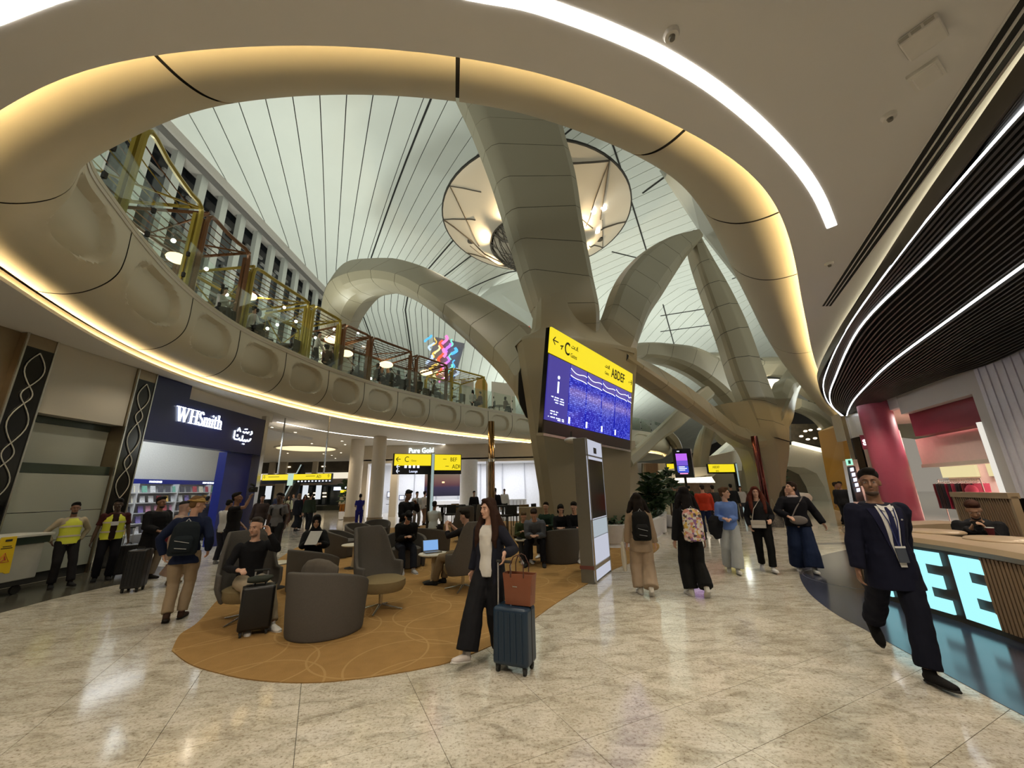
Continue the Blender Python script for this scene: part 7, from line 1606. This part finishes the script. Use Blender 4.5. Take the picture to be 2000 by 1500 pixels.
g = atz(278, 1100); cb = thing('carry_bag', 'wine red bag on the luggage beside the man in black jacket', 'bag', world_of(K13, Vector((.02, -.42, .82)))); rm(MB().ell((0, 0, 0), (.16, .11, .12)), 'bag_body', clothmat((.16, .015, .03), 'w'), cb, .014, 2)
K14 = pp_('woman in pale pink abaya and headscarf behind the man with the straw coloured cap', 330, 1142, 120, H=1.58, sex='f', skin='light', top=(.42, .30, .24), bottom=(.40, .28, .22), shoes=(.2, .15, .1), hair=(.02, .02, .02), vox=.015, hem=.3, loose=.05, botname='long_skirt', extra=(x_hijab((.42, .28, .24)),), hl=(.2, -.2, .95), hr=(-.2, -.2, .95))
K4 = pp_('man in tan cap, navy jacket and beige trousers seen from behind with a black backpack', 337, 1212, 207, H=1.68, sex='m', skin='light', top=(.010, .016, .045), bottom=(.32, .24, .155), shoes=(.045, .022, .014), hair=(.16, .09, .04), vox=.012, fl=(.05, .12, .11), fr=(-.07, -.06, .085), pl=22, lean=5, hem=.06, loose=.012, nod=6, yaw=-62, hl=(.25, -.02, .86), polel=(1, .3, 0), hr=(-.25, -.08, .88), extra=(x_cap((.40, .25, .08), True),))
backpack(K4, 'black backpack with white piping worn by the man in the tan cap', (.012, .017, .022), .34, .46, .16, trim=(.5, .5, .5), mid=.20)
K15 = pp_('tall man in black shirt holding a camera up in front of the blue shop pillar', 440, 1118, 100, H=1.74, sex='m', skin='brown', top=(.010, .009, .010), bottom=(.010, .010, .012), shoes=(.02, .02, .02), hair=(.01, .008, .008), vox=.013, sleeves='short', hr=(-.06, -.30, 1.62), poler=(-.5, -1, -.6), hl=(.20, -.15, .95), build=1.15, nod=-8)
cm = thing('camera', 'dark camera held up high by the tall man in black shirt', 'camera', world_of(K15, Vector((-.05, -.34, 1.80)))); MB().box((0, 0, 0), (.16, .09, .12)).build('body', M_DARK, cm, bevel=.012); MB().tube([(0, -.04, 0), (0, -.13, 0)], .04, 12).build('lens', M_DARK, cm); MB().tube([(0, 0, .06), (0, 0, .10), (0, -.12, .12)], [.02, .025, .025], 8).build('microphone', M_DARK, cm)
K16 = pp_('young man in white striped shirt behind the man in the tan cap', 425, 1102, 170, H=1.58, sex='m', skin='brown', top=(.55, .55, .55), bottom=(.02, .02, .03), shoes=(.3, .3, .3), hair=(.012, .01, .01), vox=.015, nod=20, sleeves='short', hl=(.1, -.3, 1.1), hr=(-.1, -.3, 1.1))
K17 = pp_('man in grey t-shirt with backpack straps walking up the left concourse', 530, 1092, 10, H=1.72, sex='m', skin='dark', top=(.13, .13, .14), bottom=(.012, .012, .014), shoes=(.03, .03, .03), hair=(.008, .008, .008), vox=.014, sleeves='short', fl=(.1, -.15, .085), fr=(-.1, .15, .10), pr=15, hr=(-.26, .05, .85), hl=(.26, -.05, .85))
backpack(K17, 'dark backpack worn by the man in grey t-shirt', (.012, .012, .014), .30, .42, .14)
K18 = pp_('cleaner in purple blue uniform mopping by the cream pillars', 699, 1033, -160, H=1.62, sex='m', skin='brown', top=(.02, .02, .20), bottom=(.018, .018, .17), shoes=(.01, .01, .01), hair=(.008, .008, .008), vox=.016, sleeves='short', hl=(.15, -.35, 1.0), hr=(-.05, -.35, 1.15))
mo = thing('mop', 'mop with thin handle held by the cleaner in purple blue', 'mop', world_of(K18, Vector((0, -.4, 0)))); MB().tube([(0, 0, 1.25), (.35, 0, .06)], .014, 6).build('handle', M_STEEL, mo); bx(.2, .55, -.06, .06, 0, .06, M_DARK, 'head', mo)
K19 = pp_('young man in black sweatshirt and khaki trousers standing with a phone at his mouth', 788, 1095, 60, H=1.74, sex='m', skin='brown', top=(.010, .011, .009), bottom=(.30, .22, .11), shoes=(.02, .02, .02), hair=(.008, .008, .008), vox=.012, nod=22, hl=(.03, -.30, 1.40), polel=(.6, -.3, -1), hr=(-.12, -.28, 1.12), loose=.02, wide=.01)
ph_ = thing('phone', 'phone held up by the young man in black sweatshirt', 'phone', world_of(K19, Vector((.03, -.37, 1.45)))); MB().box((0, 0, 0), (.012, .075, .15)).build('body', M_BLACKG, ph_, bevel=.004)
K20 = pp_('seated woman in black abaya and headscarf reading in the tub chair', 604, 1146, 20, H=1.62, sex='f', skin='tan', top=(.007, .007, .008), bottom=(.007, .007, .008), shoes=(.01, .01, .01), hair=(.01, .01, .01), vox=.013, ph=.52, seated=True, fl=(.12, -.5, .085), fr=(-.12, -.5, .085), hl=(.14, -.36, .78), hr=(-.08, -.38, .80), nod=12, yaw=8, loose=.03, extra=(x_hijab((.008, .008, .009)),))
pa_ = thing('magazine_in_hand', 'pale open magazine in the hands of the seated woman in black', 'magazine', world_of(K20, Vector((.03, -.46, .90)))); MB().box((0, 0, 0), (.22, .006, .28), Matrix.Rotation(-.7, 3, 'X')).build('pages', clothmat((.5, .5, .48), 'pg'), pa_)
K21 = pp_('seated man in black jacket and black cap bowed over his hands in the lounge', 786, 1112, 28, H=1.74, sex='m', skin='light', top=(.007, .007, .007), bottom=(.010, .012, .02), shoes=(.35, .35, .35), hair=(.01, .01, .01), vox=.012, ph=.53, seated=True, lean=24, nod=40, fl=(.10, -.58, .085), fr=(-.12, -.50, .085), hl=(.05, -.42, .72), hr=(-.06, -.42, .72), loose=.03, extra=(x_cap((.006, .006, .006)),))
K22 = pp_('man holding a phone to his face in the wing chair beside the walking woman', 905, 1146, -115, H=1.74, sex='m', skin='light', top=(.012, .011, .012), bottom=(.20, .15, .09), shoes=(.02, .02, .02), hair=(.02, .015, .01), vox=.013, ph=.53, seated=True, lean=-6, fl=(.12, -.55, .085), fr=(-.10, -.5, .085), hl=(.08, -.34, 1.05), hr=(-.10, -.36, 1.04), polel=(.6, -.3, -1), poler=(-.6, -.3, -1), nod=15, sleeves='three')
K23 = pd('man in pale shirt seated with his back turned behind the gate sign post', 848, 13.6, 170, H=1.72, skin='brown', top=(.42, .47, .48), bottom=(.02, .02, .03), hair=(.01, .01, .01), vox=.016, ph=.55, seated=True, fl=(.1, -.5, .085), fr=(-.1, -.5, .085), hl=(.1, -.4, .8), hr=(-.1, -.4, .8), lean=8)
K24 = pd('man in grey hoodie bent over his phone on the bench by the main column', 1044, 9.9, -8, H=1.76, skin='light', top=(.10, .11, .13), bottom=(.008, .008, .012), shoes=(.02, .02, .02), hair=(.03, .02, .015), vox=.012, ph=.53, seated=True, lean=32, nod=36, fl=(.20, -.48, .085), fr=(-.20, -.48, .085), hl=(.08, -.52, .66), hr=(-.06, -.54, .66), loose=.03)
K25 = pd('person with glasses in black seated on the tan sofa, pale trousers', 1094, 10.3, -14, H=1.66, sex='f', skin='light', top=(.009, .009, .010), bottom=(.36, .31, .27), hair=(.012, .01, .01), vox=.014, ph=.56, seated=True, lean=12, nod=24, yaw=14, fl=(.12, -.5, .085), fr=(-.12, -.5, .085), hl=(.10, -.36, .76), hr=(-.05, -.38, .76), style='bob')
K26 = pd('man in black leaning in beside the person with glasses on the tan sofa', 1117, 10.3, 12, H=1.74, skin='light', top=(.008, .008, .008), bottom=(.40, .38, .36), hair=(.01, .008, .008), vox=.014, ph=.56, seated=True, lean=10, nod=20, yaw=-30, fl=(.12, -.5, .085), fr=(-.12, -.5, .085), hl=(.10, -.36, .76), hr=(-.05, -.38, .76))
K27 = pd('person in dark green seated behind the man in grey hoodie', 1066, 11.0, -20, H=1.66, skin='tan', top=(.012, .03, .018), bottom=(.02, .02, .02), hair=(.02, .015, .01), vox=.018, ph=.56, seated=True, lean=5, fl=(.1, -.5, .085), fr=(-.1, -.5, .085), hl=(.1, -.36, .76), hr=(-.1, -.36, .76))
K28 = pd('fair haired small person in green bending beside the man in grey hoodie', 1018, 10.2, 10, H=1.5, skin='light', top=(.05, .07, .03), bottom=(.03, .03, .03), hair=(.09, .06, .03), vox=.015, ph=.5, seated=True, lean=22, nod=25, fl=(.1, -.45, .085), fr=(-.1, -.45, .085), hl=(.1, -.36, .70), hr=(-.1, -.36, .70))
# cafe guest
K29 = person('cafe guest in black looking down at a phone behind the counter', 6.95, 6.15, -48, 1.78, 'm', 'tan', (.008, .008, .009), (.02, .02, .02), (.02, .02, .02), (.05, .02, .012), 'short', lean=14, nod=28, ph=.60, seated=True, vox=.012, fl=(.1, -.45, .085), fr=(-.1, -.45, .085), hl=(.06, -.42, 1.02), hr=(-.08, -.42, 1.02), loose=.03, build=1.1, extra=(x_beard((.02, .012, .01)),))
g29 = world_of(K29, Vector((0, -.47, 1.09))); o = thing('phone', 'phone in the hands of the cafe guest', 'phone', g29); MB().box((0, 0, 0), (.15, .012, .08), Matrix.Rotation(-.6, 3, 'X')).build('body', M_BLACKG, o)
cup = thing('coffee_cup', 'small dark red cup on the cafe counter in front of the guest', 'cup', (g29.x-.15, g29.y-.25, .96)); MB().lathe([(.03, 0), (.042, .10), (.038, .10)], (0, 0, 0), 18).build('body', clothmat((.12, .02, .025), 'c'), cup, smooth=50); MB().lathe([(.043, .10), (.043, .108)], (0, 0, 0), 18).build('lid', clothmat((.6, .6, .6), 'c'), cup)
# ---- farther people
far_list = [
 ('person in orange red jacket walking away beyond the backpackers', 1372, 14.5, 175, 'm', (.42, .035, .012), (.010, .016, .06), (.03, .02, .015), 'short', 1.74, 'light', 1.25),
 ('dark clothed traveller just right of the person in orange red', 1392, 17.0, 170, 'm', (.03, .03, .03), (.03, .03, .04), (.02, .015, .01), 'short', 1.72, 'tan', 1),
 ('traveller in cream jacket behind the woman with white bag', 1535, 11.5, -20, 'f', (.42, .36, .27), (.02, .02, .02), (.02, .012, .01), 'long', 1.64, 'light', 1),
 ('dark suited man striding far right past the orange wall', 1643, 16.5, -70, 'm', (.012, .012, .014), (.012, .012, .014), (.02, .015, .01), 'short', 1.76, 'brown', 1.1),
 ('second suited man beside the one striding past the orange wall', 1634, 17.2, 60, 'm', (.010, .010, .012), (.010, .010, .012), (.02, .015, .01), 'short', 1.74, 'brown', 1),
 ('shop visitor in black abaya standing in the bright white store', 926, 21.5, 20, 'f', (.009, .009, .014), (.009, .009, .014), (.01, .01, .01), 'short', 1.66, 'tan', 1.1),
 ('shop assistant in white shirt behind the bright store counter', 985, 25.5, 0, 'm', (.6, .6, .62), (.03, .03, .03), (.01, .01, .01), 'short', 1.74, 'brown', 1),
 ('dark jacketed man beside the bronze post near the bright store', 967, 20.0, 160, 'm', (.010, .011, .02), (.010, .010, .012), (.01, .01, .01), 'short', 1.78, 'tan', 1.1),
 ('visitor in white shirt and grey trousers by the sunset picture', 815, 20.0, 30, 'm', (.5, .5, .5), (.22, .21, .2), (.01, .01, .01), 'short', 1.68, 'tan', 1),
 ('visitor with white top and dark strap behind the gate sign post', 830, 21.0, 150, 'f', (.5, .47, .45), (.2, .12, .08), (.03, .02, .02), 'short', 1.70, 'light', 1),
 ('passer-by in white shirt and orange trousers far down the left concourse', 672, 31.0, 0, 'm', (.5, .45, .35), (.35, .14, .03), (.02, .02, .02), 'short', 1.74, 'tan', 1),
 ('traveller in brown red jacket walking near the man in grey t-shirt', 552, 12.5, 15, 'm', (.08, .04, .035), (.03, .02, .03), (.01, .01, .01), 'short', 1.70, 'brown', 1),
 ('traveller in black abaya with beige hat in the left concourse', 586, 19.0, 160, 'f', (.01, .01, .01), (.01, .01, .01), (.2, .12, .07), 'bob', 1.70, 'tan', 1.1),
 ('traveller with dark green backpack walking away in the left concourse', 608, 18.5, 175, 'm', (.025, .035, .02), (.012, .012, .012), (.01, .01, .01), 'short', 1.72, 'tan', 1.05),
 ('bearded traveller in dark brown coat at the left end of the lounge crowd', 515, 14.5, 20, 'm', (.03, .02, .018), (.02, .02, .02), (.01, .01, .01), 'short', 1.68, 'brown', 1),
 ('traveller in pale green top far down the left concourse', 566, 24.0, 10, 'f', (.35, .38, .28), (.05, .05, .05), (.02, .02, .02), 'long', 1.62, 'tan', 1),
 ('far traveller in grey near the black hall front', 575, 27.0, -10, 'm', (.12, .12, .13), (.02, .02, .02), (.02, .02, .02), 'short', 1.72, 'tan', 1),
 ('far traveller in dark blue near the black hall front', 544, 26.0, 170, 'm', (.02, .03, .08), (.02, .02, .02), (.02, .02, .02), 'short', 1.74, 'brown', 1),
 ('far traveller in dark red near the black hall front', 598, 29.0, 0, 'f', (.10, .03, .03), (.02, .02, .02), (.02, .02, .02), 'long', 1.64, 'tan', 1),
 ('far traveller in black left of the retail island', 1318, 21.0, 175, 'm', (.02, .02, .02), (.02, .02, .03), (.02, .02, .02), 'short', 1.74, 'tan', 1),
 ('far traveller in white by the yellow sign post', 1446, 21.0, -20, 'f', (.55, .52, .5), (.05, .05, .06), (.03, .02, .015), 'bob', 1.66, 'light', 1),
 ('far traveller in black by the yellow sign post', 1428, 19.5, 160, 'm', (.015, .015, .015), (.02, .02, .02), (.01, .01, .01), 'short', 1.76, 'tan', 1.1),
 ('far traveller in dark green at the lamp lit counter', 1346, 25.0, 180, 'm', (.02, .04, .02), (.02, .02, .02), (.02, .02, .02), 'short', 1.72, 'tan', 1),
 ('far traveller in dark red at the lamp lit counter', 1330, 26.0, 170, 'f', (.14, .03, .03), (.02, .02, .02), (.02, .02, .02), 'long', 1.64, 'tan', 1),
 ('far traveller between the two plants by the second column', 1553, 24.0, 20, 'm', (.03, .03, .04), (.02, .02, .02), (.02, .02, .02), 'short', 1.72, 'tan', 1),
 ('far traveller with teal cap at the second column', 1543, 19.0, -150, 'm', (.03, .06, .06), (.02, .02, .02), (.02, .06, .06), 'short', 1.72, 'tan', 1),
 ('shop visitor in dark clothes deep in the blue shop, left of the shelves end', 408, 15.8, 190, 'm', (.02, .02, .03), (.02, .02, .02), (.01, .01, .01), 'short', 1.66, 'brown', 1)]
for k, (lab, px, Y, rz, sex, top, bot, hair, sty, H, skn, bld) in enumerate(far_list):
    st_ = .15 if k % 2 else .05
    pd(lab, px, Y, rz, H=H, sex=sex, skin=skn, top=top, bottom=bot, shoes=(.03, .03, .03), hair=hair, style=sty, vox=.024 if Y > 15 else .018, fl=(.1, -st_, .085), fr=(-.1, st_, .10), loose=.03, hem=.1 if 'abaya' in lab else 0, botname='long_skirt' if 'abaya' in lab else 'trousers', build=bld, wide=.01, face=False)
# ---- diners on the balcony
dn = [(432, 620, (.5, .48, .45)), (490, 640, (.5, .48, .45)), (508, 655, (.03, .03, .03)), (616, 700, (.55, .52, .5)), (636, 712, (.06, .03, .02)), (655, 722, (.03, .03, .03)), (735, 745, (.05, .05, .05)), (762, 757, (.02, .02, .02)), (778, 760, (.02, .02, .02)), (795, 763, (.03, .03, .03)), (822, 772, (.02, .02, .02)), (845, 775, (.05, .03, .02)), (922, 782, (.35, .35, .33)), (940, 785, (.08, .03, .03)), (985, 790, (.15, .1, .08))]
posw = ['leftmost diner on the balcony, in a cream top', 'diner in cream shirt right of the bronze pergola on the balcony', 'dark clothed diner right of the two cream clothed ones on the balcony', 'diner in white standing at the glass beside the gold pergola', 'diner in brown left of the arch foot on the balcony', 'dark diner just before the arch foot on the balcony', 'diner in dark grey left of the row of dark chairs on the balcony', 'first dark diner in the middle of the balcony', 'second dark diner in the middle of the balcony', 'third dark diner in the middle of the balcony', 'dark diner under the neon artwork', 'brown clothed diner just right under the neon artwork', 'pale grey shirted diner near the orange arch upstairs', 'diner in wine red near the orange arch upstairs', 'diner farthest right on the balcony beside the main column']
for k, (px, py, c) in enumerate(dn):
    of = .25; i = find_i(px, of, 8.0, 40); p = RP[i]+RN[i]*of
    person(posw[k], p.x, p.y, 90+(k*67) % 180, H=1.7, sex='f' if k % 2 else 'm', skin=('light', 'tan', 'brown')[k % 3], top=c, bottom=(.02, .02, .02), shoes=(.02, .02, .02), hair=(.012, .01, .01), style='short' if k % 2 else 'bob', vox=.026, ph=.55 if k != 3 else None, seated=k != 3, fl=(.1, -.45, .085) if k != 3 else None, fr=(-.1, -.45, .085) if k != 3 else None, hl=(.1, -.36, .8), hr=(-.1, -.36, .8), z=6.84, lean=6, face=False, world=False)
dc = MB().box((0, 0, .45), (.42, .42, .06)).box((0, .2, .68), (.42, .05, .42)).mesh('seat', mat('dining_chair_dark', (.04, .04, .035), .6)); lgm = MB().box((0, 0, .22), (.03, .03, .44)).mesh('leg', M_DARK)
for k, (px, of) in enumerate(((455, .05), (470, -.6), (520, 0), (560, -.5), (575, .1), (690, .1), (700, -.5), (755, .0), (768, -.7), (785, .05), (800, -.7), (812, .0), (835, -.1), (855, 0), (868, -.8), (900, .1), (960, .0), (990, -.3))):
    i = find_i(px, of, 7.5, 40); p = RP[i]+RN[i]*of; o = thing('dining_chair', 'dark dining chair on the balcony behind the glass', 'chair', (p.x, p.y, 6.84), k*1.1, 'dining chairs on the balcony'); inst('seat', dc, o, loc=(0, 0, 0))
    for a in (-.18, .18):
        for b_ in (-.18, .18): inst('leg', lgm, o, loc=(a, b_, 0))
for k, px in enumerate((440, 500, 565, 695, 745, 790, 840, 880, 930, 975)):
    i = find_i(px, -.35, 7.5, 40); p = RP[i]-RN[i]*.35; o = thing('dining_table', 'small dining table on the balcony behind the glass', 'table', (p.x, p.y, 6.84), 0, 'dining tables on the balcony'); MB().lathe([(.38, .72), (.40, .75)], (0, 0, 0), 20).build('top', mat('table_dark', (.09, .07, .05), .4), o); MB().lathe([(.03, 0), (.03, .72)], (0, 0, 0), 8).build('stem', M_DARK, o); MB().lathe([(.22, 0), (.2, .02)], (0, 0, 0), 16).build('base', M_DARK, o)
